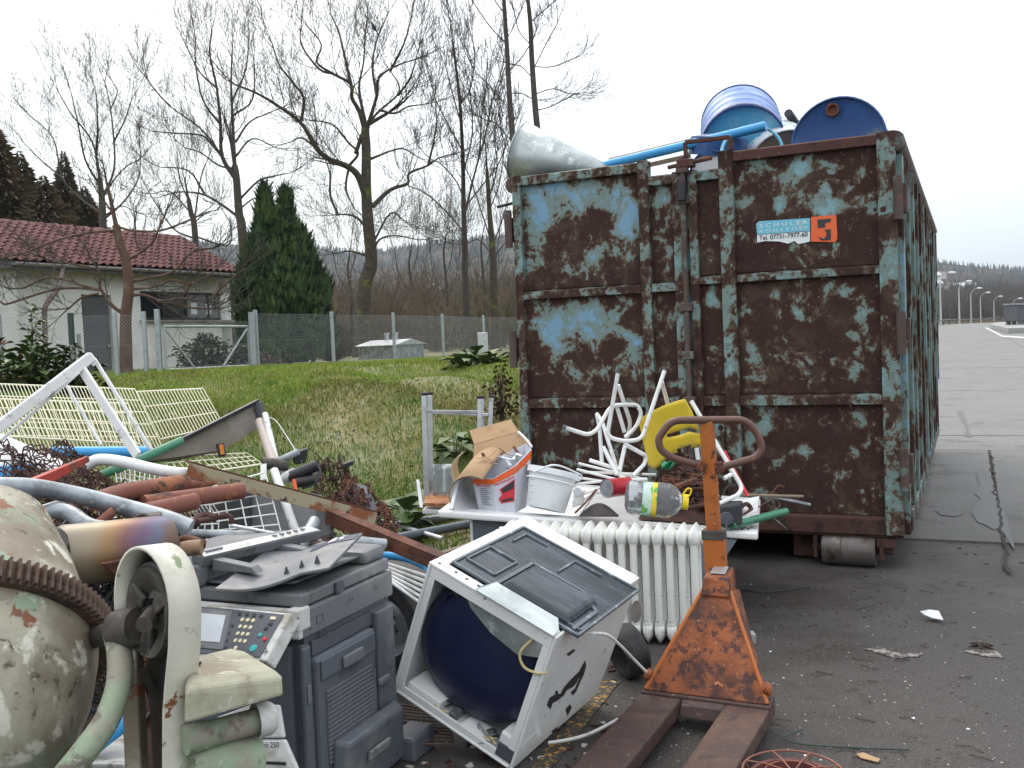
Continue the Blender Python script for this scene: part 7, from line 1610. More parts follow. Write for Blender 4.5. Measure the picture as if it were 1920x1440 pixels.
# front: pale lower doors with the model name
dA, dB, dC, dD = P(405, 1345, 2.95), P(523, 1322, 2.93), P(548, 1405, 2.90), P(400, 1405, 2.93)
dn_ = (dB - dA).cross(dD - dA).normalized(); dn_ = dn_ if dn_.dot(CAM - dA) > 0 else -dn_
MB().poly([dA, P(468, 1322, 2.93), dB, P(533, 1384, 2.90), P(400, 1384, 2.93)], .02, -dn_).build('front_door', M_offwhite, cop, bevel=.006)
MB().poly([P(400, 1387, 2.93), P(534, 1387, 2.90), P(560, 1446, 2.86), P(396, 1446, 2.9)], .02, -dn_).build('paper_drawer', M_offwhite, cop, bevel=.006)
a = P(474, 1402, 2.893); text_on('bizhub 250', a, P(523, 1402, 2.888) - a, P(474, 1390, 2.893) - a, (P(523, 1402, 2.888) - a).length, .017, M_darkprint, cop, off=.01)
MB().beam(P(440, 1428, 2.885), P(536, 1432, 2.865), .004, .008).build('drawer_slot', M_darkprint, cop)
KB('front_face', M_bluegrey, -KW, -.045, -.004, .0195, .05, ztop - .13, .004)
MB().tube(bez([P(428, 1378, 2.75), P(432, 1410, 2.72), P(455, 1430, 2.72), P(480, 1415, 2.74), P(486, 1378, 2.78)], 5), .0055, 8).build('grey_cable', M_grey, smooth=True, cat='cable', label='grey cable hanging in a loop from the mixer motor over the pale copier door')

# ================================================================ cement mixer
mixr = thing('cement_mixer', 'old pale green cement mixer with toothed drum ring and belt guard', 'cement mixer', loc=(P(60, 1200, 2.2).x, 2.2, 0))
MD = 2.2; al = math.radians(20); elv = math.radians(43)
nx_ = (-math.sin(al) * RIGHT + math.cos(al) * UP) * math.cos(elv) + FWD * math.sin(elv); nx_.normalize()
mc = P(-70, 1222, MD); MR = 255 * MD / F * .96
bowl = [(0, -.36), (MR * .35, -.355), (MR * .62, -.325), (MR * .82, -.25), (MR * .93, -.15), (MR * .965, -.05), (MR * .97, .0)]
MB().lathe(bowl, mc, nx_, 64).build('drum_bowl', M_mixer, mixr, smooth=True)
MB().lathe([(MR * .965, .0), (MR * .99, .012), (MR * .975, .02), (MR * .91, .06), (MR * .74, .22), (MR * .54, .36), (MR * .52, .37)], mc, nx_, 64).build('drum_cone', M_mixer, mixr, smooth=True)
# gear ring: band with individual teeth
g0 = mc + nx_ * .005; M_gear = mat('gear_rust', (.095, .055, .038), .75, .1, layers=[((.20, .11, .065), 22, .5, .66), ((.03, .025, .022), 12, .5, .64)], var=.3, bump=(50, .5))
gear = MB().lathe([(MR * .97, -.028), (MR * 1.035, -.028), (MR * 1.035, .028), (MR * .97, .028), (MR * .97, -.028)], g0, nx_, 96).build('gear_ring', M_gear, mixr)
gu = nx_.orthogonal().normalized(); gw = nx_.cross(gu); NTT = 110
tm_ = MB(); tm_.hexa([(-.0048, 0, -.027), (.0048, 0, -.027), (.0048, 0, .027), (-.0048, 0, .027), (-.0028, .016, -.027), (.0028, .016, -.027), (.0028, .016, .027), (-.0028, .016, .027)])
tme = bpy.data.meshes.new('tooth'); tme.from_pydata(tm_.v, [], tm_.f); tme.materials.append(M_gear); ginv = WM[gear.name].inverted()
for k_ in range(NTT):
    a = 2 * math.pi * k_ / NTT; d = gu * math.cos(a) + gw * math.sin(a); o = bpy.data.objects.new('tooth', tme); COL.objects.link(o); o.parent = gear
    o.matrix_local = ginv @ frame(g0 + d * MR * 1.034, d.cross(nx_), d)
# hub, yoke tube, post
MB().tube([P(140, 1205, 2.32), P(226, 1181, 2.13)], [.028, .022], 14).build('shaft', M_grease, mixr, smooth=True)
MB().lathe([(0, 0), (.040, 0), (.044, .006), (.044, .068), (.040, .073), (0, .073)], P(222, 1182, 2.12), (P(290, 1168, 2.06) - P(222, 1182, 2.12)), 24).build('bearing_hub', M_grease, mixr, smooth=True)
MB().tube(bez([P(215, 1182, 2.12), P(224, 1225, 2.08), P(222, 1285, 2.03), P(200, 1350, 1.98), P(158, 1410, 1.93), P(105, 1475, 1.9)], 6), .026, 14).build('yoke_tube', M_mixerg, mixr, smooth=True)
MB().beam(P(246, 1195, 2.12), P(258, 1470, 2.06), .050, .035, up=RIGHT)  .build('post', M_mixer, mixr, bevel=.006)
MB().beam(P(262, 1250, 2.12), P(300, 1330, 2.15), .03, .02).build('brace', M_grease, mixr, bevel=.003)
# belt guard: teardrop band open to the left, with pulley inside
BA = (P(350, 1200, 1.95) - P(255, 1200, 2.22)).normalized()   # width direction of the guard
gd_o = P(264, 1152, 2.04); gx = (RIGHT * .72 - FWD * .69).normalized(); gz = UP; gy = -gx.cross(gz)
def gpt(a, b, w): return gd_o + gx * a + gz * b + gy * w
# outline measured in guard plane: rounded top, straight tail downwards
ol = [(.125 * math.cos(t_), .118 * math.sin(t_) + .02) for t_ in [math.pi * (1.02 - k_ / 16 * 1.05) for k_ in range(17)]]
ol = [(-.120, -.06)] + ol + [(.122, -.05), (.108, -.12), (.098, -.18), (.095, -.40), (.09, -.62)]
gw_ = .068
mb = MB(); n = len(ol); vs = []
for (a, b) in ol: vs += [gpt(a, b, 0), gpt(a, b, gw_)]
mb._add(vs, [(2 * i, 2 * i + 1, 2 * i + 3, 2 * i + 2) for i in range(n - 1)]); mb.build('guard_band', mat('guard_paint', (.62, .60, .50), .5, layers=[((.36, .29, .19), 4, .46, .64), ((.20, .25, .12), 9, .58, .64), ((.05, .045, .035), 26, .64, .69), ((.22, .09, .04), 13, .64, .67)], var=.1, bump=(20, .3)), mixr, smooth=True, solid=.007)
mb = MB(); mb._add([gpt(a * .985, b, gw_) for a, b in ol] + [gpt(-.05, -.62, gw_)], [tuple(range(n + 1))]); mb.build('guard_plate', M_grease, mixr, solid=.003)
for w_, r_, rr_ in ((.030, .092, .05),): MB().lathe([(.02, .0), (.03, -.02), (.045, -.012), (.075, -.03), (r_, -.035), (r_ + .006, -.02), (r_, .01), (.0, .012)], gpt(0, -.0, .045), gy, 36).build('pulley', M_grease, mixr, smooth=True)
for k_ in range(3):
    a = k_ * 2.09 + .5; MB().beam(gpt(.03 * math.cos(a), .03 * math.sin(a), .02), gpt(.085 * math.cos(a), .085 * math.sin(a), .015), .03, .012, up=gy).build('pulley_spoke', M_grease, mixr, bevel=.004)
MB().tube([gpt(-.098, .0, .03)] + [gpt(.1 * math.cos(t_), .1 * math.sin(t_), .03) for t_ in [math.pi * (1 - k_ / 10) for k_ in range(11)]] + [gpt(.07, -.25, .03), gpt(.055, -.55, .03)], .008, 6).build('belt', M_black, mixr, smooth=True)
MB().tube([P(270, 1172, 2.0), gpt(0, 0, .03)], .018, 12).build('axle', M_grease, mixr, smooth=True)
# motor cover and motor
mo = [P(345, 1252, 2.10), P(424, 1222, 2.25), P(462, 1228, 2.25), P(530, 1276, 2.10)]
top_ = [P(346, 1244, 2.16), P(430, 1223, 2.32), P(466, 1230, 2.30), P(530, 1270, 2.06), P(348, 1296, 1.90)]
mid_ = [p + V(0, 0, -.045) for p in top_]; mid_[3] = P(532, 1304, 2.05); mid_[4] = P(346, 1358, 1.89)
mb = MB(); c_ = sum((p for p in top_), Vector()) / 5; inn = [c_ + (p - c_) * .86 + V(0, 0, .014) for p in top_]
n = 5; mb._add(mid_ + top_ + inn, [(i, (i + 1) % n, n + (i + 1) % n, n + i) for i in range(n)] + [(n + i, n + (i + 1) % n, 2 * n + (i + 1) % n, 2 * n + i) for i in range(n)] + [tuple(range(2 * n, 3 * n)), tuple(reversed(range(n)))])
mb.build('motor_cover', mat('cover_paint', (.36, .35, .25), .6, layers=[((.24, .20, .14), 5, .45, .62), ((.20, .26, .13), 7, .58, .64), ((.55, .54, .44), 12, .58, .68), ((.12, .11, .08), 16, .60, .68)], var=.12, bump=(20, .3)), mixr, bevel=.006)
MB().lathe([(0, 0), (.006, 0), (.006, .006), (0, .006)], P(373, 1256, 2.08) + V(0, 0, .012), (0, 0, 1), 8).build('bolt', M_black, mixr)
MB().lathe([(0, 0), (.030, 0), (.030, .045), (.027, .05), (.027, .17), (0, .17)], P(347, 1388, 1.98), P(480, 1352, 2.08) - P(347, 1388, 1.98), 24).build('motor_shaft', M_mixerg, mixr, smooth=True)
MB().lathe([(.036, 0), (.036, .03), (.030, .04), (0, .04)], P(478, 1352, 2.07), P(520, 1342, 2.1) - P(478, 1352, 2.07), 24).build('plug_housing', M_offwhite, mixr, smooth=True)
MB().lathe([(0, 0), (.055, 0), (.062, .015), (.062, .13), (.055, .15), (0, .15)], P(350, 1440, 2.02), P(470, 1425, 2.1) - P(350, 1440, 2.02), 24).build('motor', M_mixerg, mixr, smooth=True)
# feet hidden below the frame
for dx in (-.55, .1): MB().beam(Vector((mc.x + .3 + dx, 2.2, .45)), Vector((mc.x + .3 + dx, 2.0, 0)), .04).build('leg', M_mixerg, mixr)
MB().beam(P(258, 1470, 2.06), Vector((P(258, 1470, 2.06).x, 2.06, 0)), .050, .035, up=RIGHT).build('post', M_mixer, mixr)

# ================================================================ the heap behind: mass at its core
hm_ = MB(); 
def hz(x, y):
    a = math.exp(-((x + 2.3) / 1.5) ** 4) * math.exp(-((y - 4.9) / 1.25) ** 4); return max(0.0, .62 * a * (1 + .25 * noise.noise(Vector((x * 2, y * 2, 0)))) + .05 * noise.noise(Vector((x * 9, y * 9, 1))) - .03)
hm_.grid(lambda u, v: (-4.6 + 3.9 * u, 3.2 + 3.6 * v, hz(-4.6 + 3.9 * u, 3.2 + 3.6 * v) + (-.02)), 80, 70)
hm_.build('scrap_mound', M_darkrust, smooth=True, kind='stuff', label='dark rusty mass of small scrap under the left heap')
mb = MB(); mb2 = MB(); mb3 = MB()
for k_ in range(1500):
    x, y = RNG.uniform(-4.2, -.95), RNG.uniform(3.6, 6.2); z = hz(x, y)
    if z < .03: continue
    d = Vector((RNG.uniform(-1, 1), RNG.uniform(-1, 1), RNG.uniform(-.4, .5))).normalized() * RNG.uniform(.03, .20); c_ = Vector((x, y, z + RNG.uniform(-.02, .05)))
    (mb, mb2, mb3)[k_ % 3].beam(c_ - d, c_ + d, RNG.uniform(.004, .035), RNG.uniform(.002, .012), up=(RNG.uniform(-1, 1), RNG.uniform(-1, 1), 1))
for q, m_, lb in ((mb, M_rust, 'rusty slivers and rods strewn through the left heap'), (mb2, M_steel, 'grey metal slivers strewn through the left heap'), (mb3, M_black, 'black slivers and strips strewn through the left heap')): q.build('scrap_pieces', m_, kind='stuff', label=lb)

# ================================================================ pipes, bars and beams of the left heap
def pipe(name, label, pts, r, m_, cat='pipe', hollow=True, n=14, group=None, sm=True, cv=0):
    pp_ = [P(*p) for p in pts]
    if cv: pp_ = bez(pp_, cv)
    mb = MB(); (mb.pipe(pp_, r, r * .22, n) if hollow else mb.tube(pp_, r, n))
    return mb.build(name, m_, smooth=True, cat=cat, label=label, group=group)
pipe('bent_pipe', 'thick grey galvanised pipe curving down across the heap', [(-20, 912, 3.1), (60, 914, 3.2), (150, 930, 3.3), (240, 953, 3.35), (310, 972, 3.35), (358, 990, 3.35)], .030, M_steel, cv=5)
pipe('bent_pipe', 'short grey bent pipe under the thick galvanised one', [(60, 975, 3.2), (100, 958, 3.2), (130, 962, 3.2), (165, 985, 3.15), (200, 992, 3.15)], .026, M_steel, cv=5)
pipe('thin_pipe', 'thin pale pipe rising under the thick galvanised pipe', [(60, 960, 3.3), (110, 945, 3.35), (170, 938, 3.5)], .014, M_steel)
pipe('rusty_pipe', 'topmost red-brown pipe of the bundle, nearest end rough with rust', [(180, 940, 3.5), (225, 925, 3.7), (348, 905, 4.0)], .036, M_pipered, group='red-brown pipes in the heap')
pipe('rusty_pipe', 'red-brown pipe behind the topmost one, its end just beyond', [(250, 930, 4.0), (397, 904, 4.3)], .028, M_pipered, group='red-brown pipes in the heap')
pipe('rusty_pipe', 'longest red-brown pipe of the bundle, reaching farthest right', [(270, 945, 3.7), (454, 920, 4.0)], .034, M_pipered, group='red-brown pipes in the heap')
pipe('rusty_pipe', 'lowest red-brown pipe of the bundle under the longest one', [(262, 962, 3.6), (366, 940, 3.8)], .034, M_pipered, group='red-brown pipes in the heap')
pipe('rusty_pipe', 'thin red pipe stub standing behind the heat-tinted tank', [(180, 985, 3.25), (212, 958, 3.3)], .016, M_pipered, group='red-brown pipes in the heap')
pipe('rusty_pipe', 'short red pipe end under the thick grey pipe near the mixer', [(118, 965, 3.3), (150, 938, 3.4)], .016, M_pipered, group='red-brown pipes in the heap')
pipe('blue_pipe', 'bright blue plastic pipe lying level behind the white frame', [(95, 848, 4.5), (278, 847, 4.6)], .026, M_blueplastic)
pipe('blue_pipe', 'blue plastic pipe showing through the rusty netting at the left', [(-30, 892, 4.0), (60, 888, 4.0)], .04, M_blueplastic)
pipe('blue_pipe', 'blue plastic pipe end low beside the mixer yoke', [(170, 1395, 2.5), (235, 1345, 2.6)], .032, M_blueplastic)
pipe('blue_hose', 'light blue hose curving down behind the copier', [(700, 1040, 4.5), (760, 1046, 4.3), (800, 1062, 4.1)], .018, M_blueplastic, cv=5, hollow=False)
pipe('green_tube', 'green painted tube slanting up through the heap', [(186, 893, 4.1), (270, 858, 4.2), (341, 826, 4.35)], .019, M_green)
for i, lb in enumerate(['upper', 'second', 'third', 'fourth', 'fifth', 'lowest']): 
    y = 1056 + i * 7; pipe('white_rod', lb + ' of the thin white rods fanned behind the dryer corner', [(705 + i * 4, y - 6, 4.35 - i * .04), (806 - i * 3, y + 26 + i * 3, 3.9)], .007, M_whitepaint, cat='rod', n=7, hollow=False, group='white rods behind the dryer')
pipe('grey_rod', 'long thin grey conduit lying behind the copier feeder', [(340, 1000, 3.6), (500, 1004, 3.8), (560, 1000, 4.0)], .017, M_steel, cv=4)
pipe('grey_tube', 'short thick grey tube slanting up behind the copier', [(560, 1030, 4.0), (590, 978, 4.2)], .028, M_steel)
pipe('grey_tube', 'grey tube end just behind the copier tray corner', [(640, 1012, 4.0), (722, 1020, 4.1)], .022, M_steel)
pipe('walking_stick', 'black and chrome telescopic rod lying on the copier feeder', [(432, 985, 3.7), (512, 1000, 3.7)], .007, M_alu, cat='rod', hollow=False); 
pipe('tent_pole', 'dirty white pole leaning down through the right of the heap', [(514, 882, 4.6), (558, 1008, 4.3)], .020, M_whitepaint, cat='pole')
for (a, b, lb, D, m_) in (((700, 985), (905, 950), 'grey plastic drainpipe on the ground under the sink', 6.6, M_steel), ((745, 1000), (880, 975), 'darker jointed pipe on the ground in front of the drainpipe', 6.3, M_cab), ((690, 960), (830, 1002), 'flat aluminium rail lying on the moss', 6.9, M_alu), ((860, 948), (740, 925), 'thin grey profile against the grass foot', 7.4, M_alu)):
    p, q = G(a[0], a[1] + 8, .06), G(b[0], b[1] + 8, .06); MB().tube([p, q], .035 if m_ is not M_alu else .018, 10).build('drain_pipe', m_, smooth=True, cat='pipe', label=lb)
for (a, b, lb) in (((690, 1035), (860, 985), 'weathered plank lying on the moss between heap and sink'), ((790, 1050), (900, 1015), 'second weathered plank on the moss, nearer the dryer')):
    p, q = G(a[0], a[1], .02), G(b[0], b[1], .02); MB().beam(p, q, .06, .02).build('plank', M_wood, cat='plank', label=lb, bevel=.003)

def lbeam(name, label, a, b, w, m_, up, th_=.006):
    p, q = P(*a), P(*b); d = (q - p).normalized(); up = Vector(up); s_ = d.cross(up).normalized(); u_ = s_.cross(d); r = thing(name, label, 'beam', loc=p)
    MB().beam(p + u_ * w / 2, q + u_ * w / 2, th_, w, up=u_).build('web', m_, r, bevel=.001); MB().beam(p + s_ * (-w / 2 - .004), q + s_ * (-w / 2 - .004), w, th_, up=u_).build('flange', m_, r, bevel=.001); return r
M_beamcream = mat('cream_rusty_beam', (.36, .31, .20), .7, layers=[((.24, .08, .03), 5, .47, .58), ((.07, .035, .025), 16, .56, .64)], var=.15, bump=(30, .3))
def fbeam(name, label, a, b, h, m_, mtop, cat='beam', n=10):
    """angle iron: a face towards the viewer and a narrow top flange"""
    p, q = P(*a), P(*b); r = thing(name, label, cat, loc=p); d = (q - p).normalized(); dn = Vector((0, 0, -1)); dn = (dn - dn.dot(d) * d).normalized(); bk_ = d.cross(dn); bk_ = bk_ if bk_.y > 0 else -bk_
    MB().poly([p, q, q + dn * h, p + dn * h], .006, bk_).build('web', m_, r, bevel=.001)
    MB().poly([p - dn * .002, q - dn * .002, q - dn * .002 + bk_ * h, p - dn * .002 + bk_ * h], .006, -dn).build('flange', mtop, r, bevel=.001); return r
fbeam('angle_iron', 'cream and rust flaked angle iron slanting across the heap', (356, 868, 4.0), (708, 962, 4.6), .058, M_beamcream, M_rust)
fbeam('angle_iron', 'bright rusty angle iron running down towards the dryer', (612, 960, 4.4), (832, 1052, 3.9), .055, M_rust, M_rust)
a, b = P(28, 925, 3.2), P(165, 860, 3.5); MB().beam(a, b, .035, .05, taper=.45).build('red_bracket', M_red, cat='bracket', label='dark red steel bracket lying over the rusty netting', bevel=.004)
MB().tube(rpath([P(165, 872, 4.0), P(175, 864, 4.0), P(215, 866, 4.0), P(285, 880, 4.0), P(382, 892, 4.1)], .15), [.028] * 20, 12, flat=.8).build('white_tube', M_whitepaint, smooth=True, cat='tube', label='thick white bent tube lying under the green tube') if False else MB().tube(bez([P(160, 874, 4.0), P(185, 862, 4.0), P(230, 866, 4.0), P(300, 882, 4.0), P(382, 892, 4.1)], 5), .024, 12).build('white_tube', M_whitepaint, smooth=True, cat='tube', label='thick white bent tube lying under the green tube')
# heat-tinted tank
m, t, bs = new_mat('heat_tinted_steel'); x = NT(t, 'Generated'); sp_ = t.nodes.new('ShaderNodeSeparateXYZ'); t.links.new(x.c, sp_.inputs[0]); cr_ = t.nodes.new('ShaderNodeValToRGB')
f_ = x.math('ADD', sp_.outputs['X'], x.math('MULTIPLY', x.math('SUBTRACT', x.noise(5, 4), .5), .12)); t.links.new(f_, cr_.inputs[0]); el = cr_.color_ramp.elements; el[0].position = 0; el[0].color = (.20, .17, .13, 1); el[1].position = 1; el[1].color = (.12, .08, .07, 1)
for p_, c_ in ((.25, (.24, .215, .17)), (.45, (.28, .225, .15)), (.56, (.28, .165, .075)), (.66, (.18, .085, .075)), (.76, (.13, .085, .13)), (.85, (.12, .13, .19)), (.92, (.16, .10, .075))): q_ = cr_.color_ramp.elements.new(p_); q_.color = (*c_, 1)
t.links.new(cr_.outputs[0], bs.inputs['Base Color']); bs.inputs['Metallic'].default_value = .5; bs.inputs['Roughness'].default_value = .45; M_heat = m
tk_ = thing('steel_tank', 'steel tank with rainbow heat tint lying behind the mixer', 'tank', loc=P(200, 1040, 2.85))
a, b = P(100, 1046, 2.75), P(318, 1020, 3.0); d_ = (b - a); Lt = d_.length; u_ = d_.normalized()
MB().lathe([(0, 0), (.05, .0), (.085, .015), (.09, .03), (.09, Lt - .03), (.085, Lt - .01), (.05, Lt), (0, Lt)], a, d_, 40).build('shell', M_heat, tk_, smooth=True)
MB().lathe([(.05, .0), (.055, .01), (.02, .015), (0, .015)], a + u_ * .04 + Vector((-.01, -.075, .04)), (-.1, -.8, .6), 20).build('cap', M_grease, tk_, smooth=True)
MB().poly([P(190, 1058, 2.72), P(318, 1035, 2.9), P(316, 1062, 2.92), P(225, 1088, 2.8)], .01).build('bracket', M_rust, tk_, bevel=.003)
cl_ = thing('pipe_clamp', 'greasy cast clamp with an eye gripping the end of the grey pipe', 'clamp', loc=P(290, 985, 3.1))
MB().hexa([P(276, 998, 3.05), P(303, 998, 3.05), P(305, 990, 3.16), P(278, 990, 3.16), P(275, 966, 3.05), P(302, 964, 3.05), P(304, 958, 3.15), P(278, 960, 3.15)]).build('body', M_grease, cl_, bevel=.008)
MB().tube([P(268, 978, 3.05) + .022 * (math.cos(t_) * RIGHT + math.sin(t_) * UP) for t_ in [2 * math.pi * k / 14 for k in range(14)]], .007, 8, closed=True).build('eye', M_grease, cl_, smooth=True)
MB().beam(P(290, 998, 3.08), P(290, 1034, 3.05), .04, .04).build('stem', M_grease, cl_, bevel=.004)
MB().tube(bez([P(310, 1045, 3.0), P(345, 1030, 2.95), P(378, 1026, 2.95)], 5), .024, 12).build('rusty_elbow', mat('tan_rust', (.27, .17, .10), .7, layers=[((.12, .06, .035), 8, .5, .64)], var=.2, bump=(30, .3)), smooth=True, cat='pipe', label='tan and brown pipe elbow lying on the tank end')
MB().tube(bez([P(320, 1025, 3.1), P(350, 1012, 3.05), P(376, 1020, 3.0), P(385, 1022, 3.0)], 5), .016, 10).build('rusty_elbow', M_rust, smooth=True, cat='pipe', label='darker rusty pipe behind the tan elbow')
MB().tube(bez([P(370, 978, 3.4), P(400, 972, 3.45), P(424, 966, 3.45), P(434, 972, 3.45), P(432, 982, 3.45)], 5), .010, 8).build('rusty_hook', M_darkrust, smooth=True, cat='hook', label='dark rusty hook lying in front of the white wire shelf')
MB().tube(bez([P(362, 985, 3.4), P(380, 968, 3.45), P(405, 972, 3.45)], 5), .017, 8).build('rusty_lump', M_darkrust, smooth=True, cat='scrap', label='knotted lump of rusty iron at the hook')

# ================================================================ wire grids
def wgrid(name, label, q, nu, nv, r1_, r2_, m_, cat='wire shelf', border=True, bulge=0, group=None, skip=None):
    """q: four corners TL TR BR BL"""
    q = [P(*p) if not isinstance(p, Vector) else p for p in q]; rt = thing(name, label, cat, loc=q[3], group=group)
    nn_ = (q[1] - q[0]).cross(q[3] - q[0]).normalized()
    def f(u, v): return (q[0] * (1 - u) + q[1] * u) * (1 - v) + (q[3] * (1 - u) + q[2] * u) * v + nn_ * bulge * math.sin(math.pi * u)
    for i in range(nu + 1):
        u = i / nu; MB().tube([f(u, 0), f(u, .5), f(u, 1)], r1_, 4, caps=False).build('wire', m_, rt)
    for j in range(nv + 1):
        v = j / nv; MB().tube([f(k / 6, v) + nn_ * (r1_ + r2_) for k in range(7)], r2_ if 0 < j < nv or not border else r2_ * 1.3, 5, caps=False).build('rail', m_, rt)
    return rt
wgrid('wire_shelf', 'large cream wire shelf leaning along the back of the heap', [(-40, 717, 5.3), (252, 728, 5.6), (306, 842, 5.1), (10, 842, 4.8)], 44, 5, .0021, .004, M_cream)
wgrid('wire_shelf', 'cream wire shelf with slanting corner wire at the right of the large one', [(256, 733, 5.7), (380, 727, 5.8), (418, 795, 5.4), (300, 822, 5.2)], 20, 3, .0021, .004, M_cream)
wgrid('wire_shelf', 'cream wire shelf crossing behind the white frame', [(-40, 745, 5.1), (240, 755, 5.3), (262, 830, 5.0), (-10, 815, 4.7)], 30, 4, .0021, .004, M_cream)
wgrid('wire_shelf', 'white coarse wire shelf hanging down beside the copier', [(388, 914, 4.2), (497, 884, 4.35), (528, 1002, 4.15), (402, 1010, 4.0)], 4, 6, .0028, .0032, M_whitewire)
wgrid('wire_basket', 'white wire basket lid lying flat above the angle iron', [(300, 855, 4.8), (462, 848, 5.1), (490, 868, 4.6), (330, 892, 4.3)], 14, 3, .0022, .0035, M_cream)
wgrid('wire_basket', 'white wire basket squeezed under the white bent tube', [(212, 862, 4.3), (352, 895, 4.5), (330, 922, 4.1), (220, 905, 4.0)], 14, 4, .0022, .003, M_whitewire)
wgrid('wire_basket', 'small white wire basket corner below the red-brown pipes', [(330, 948, 3.95), (398, 944, 4.0), (412, 965, 3.8), (345, 972, 3.75)], 9, 1, .0022, .003, M_whitewire)
wgrid('wire_basket', 'upright side of the small white wire basket below the red-brown pipes', [(345, 973, 3.74), (411, 966, 3.79), (409, 997, 3.78), (345, 997, 3.73)], 5, 2, .0022, .003, M_whitewire)
wgrid('wire_rack', 'dark rack of parallel wires lying under dryer and copier', [G(690, 1310, .05), G(838, 1330, .05), G(850, 1392, .05), G(690, 1392, .05)], 3, 11, .003, .0035, M_lock)
# white frame
wf_ = thing('white_trestle', 'white painted angular frame standing up over the wire shelves', 'frame', loc=P(100, 860, 4.1))
for a, b, w_, t2 in (((-30, 822, 4.0), (172, 668, 4.3), .045, .03), ((152, 690, 4.28), (258, 855, 4.1), .046, .014), ((176, 672, 4.34), (285, 846, 4.3), .016, .016), ((-20, 845, 4.05), (148, 698, 4.25), .013, .013), ((120, 715, 4.3), (190, 835, 4.2), .013, .012)):
    MB().beam(P(*a), P(*b), t2, w_, up=UP).build('bar', M_whitepaint, wf_, bevel=.004)
MB().beam(P(165, 664, 4.3), P(180, 684, 4.31), .02, .03, up=UP).build('corner_cap', M_whitepaint, wf_, bevel=.004)
# white sheet at left edge
MB().poly([P(-60, 800, 4.2), P(0, 812, 4.2), P(70, 842, 4.3), P(120, 862, 4.3), P(110, 900, 4.0), P(-60, 905, 3.9)], .02).build('enamel_sheet', M_enamel, cat='panel', label='white enamelled panel under the rusty netting at the photo edge', bevel=.004)
# taupe board with dark edge and reflector
M_taupe = mat('taupe_board', (.15, .13, .105), .7, layers=[((.22, .20, .17), 3, .5, .7)], var=.12)
tbd = thing('taupe_board', 'long taupe board with dark edging and a small reflector', 'board', loc=P(400, 850, 4.9))
MB().poly([P(268, 866, 4.5), P(478, 756, 5.3), P(494, 796, 5.3), P(418, 845, 4.95), P(330, 862, 4.7)], .02).build('panel', M_taupe, tbd, bevel=.002)
MB().beam(P(268, 862, 4.48), P(484, 752, 5.29), .02, .02).build('edge', M_black, tbd); MB().beam(P(484, 754, 5.28), P(497, 800, 5.28), .05, .03).build('end_edge', M_greyd, tbd, bevel=.004)
MB().beam(P(408, 845, 4.86), P(421, 842, 4.86), .03, .07, up=UP).build('reflector_base', M_black, tbd, bevel=.004); MB().beam(P(413, 843, 4.83), P(419, 842, 4.83), .012, .05, up=UP).build('reflector', mat('orange_reflector', (.75, .22, .02), .25), tbd)
# folded scooter / rollator frame with grips
rl = thing('rollator', 'folded walking frame with black grips and pale leaning tubes', 'walking frame', loc=P(540, 950, 4.8))
for pts, r_, m_ in (([(487, 790, 5.2), (512, 868, 4.95)], .026, mat('beige_tube', (.52, .44, .38), .5, layers=[(DIRT, 9, .6, .7)], var=.08)), ([(497, 776, 5.2), (518, 866, 4.98)], .016, M_whitepaint), ([(520, 862, 5.0), (536, 895, 4.95)], .014, M_whitepaint), ([(536, 896, 4.9), (552, 888, 4.85)], .03, M_whitepaint),
                    ([(518, 866, 4.95), (560, 847, 4.95)], .018, M_steel), ([(556, 900, 4.85), (598, 884, 4.85)], .011, M_whitepaint), ([(490, 868, 4.9), (540, 872, 4.95)], .03, M_grease), ([(548, 892, 4.82), (560, 900, 4.8)], .028, M_black)):
    MB().tube([P(*p) for p in pts], r_, 10).build('tube', m_, rl, smooth=True)
for a, b, r_ in (((546, 893, 4.8), (596, 872, 4.8), .028), ((556, 905, 4.78), (588, 898, 4.8), .026)): MB().tube([P(*a), P(*b)], r_, 12).build('grip', M_black, rl, smooth=True)
MB().hexa([P(552, 872, 5.0), P(572, 868, 5.0), P(572, 864, 5.1), P(552, 868, 5.1), P(546, 852, 5.0), P(578, 840, 5.0), P(578, 838, 5.1), P(546, 850, 5.1)]).build('brake_box', M_black, rl, bevel=.005)
MB().hexa([P(645, 880, 5.3), P(662, 872, 5.3), P(662, 868, 5.4), P(645, 876, 5.4), P(644, 870, 5.3), P(664, 863, 5.3), P(664, 860, 5.4), P(644, 867, 5.4)]).build('grip_end', M_black, rl, bevel=.004)
MB().tube(bez([P(596, 872, 4.8), P(599, 890, 4.8), P(586, 908, 4.8), P(566, 914, 4.8)], 6), .009, 8).build('cable_loop', M_greyd, rl, smooth=True)
MB().tube(bez([P(500, 782, 5.2), P(518, 790, 5.2), P(545, 830, 5.1), P(566, 865, 5.0)], 6), .0028, 5).build('brake_cable', M_whitewire, rl, smooth=True)
MB().tube(bez([P(551, 900, 4.75), P(556, 930, 4.7), P(555, 965, 4.6)], 5), .010, 8).build('orange_strap', mat('orange_strap', (.72, .10, .03), .5), cat='strap', label='bright orange strap hanging behind the angle iron', smooth=True)
MB().beam(P(494, 870, 4.85), P(494, 900, 4.8), .03, .004, up=FWD).build('white_bracket', M_whitepaint, cat='bracket', label='small white perforated bracket in front of the walking frame', bevel=.001)
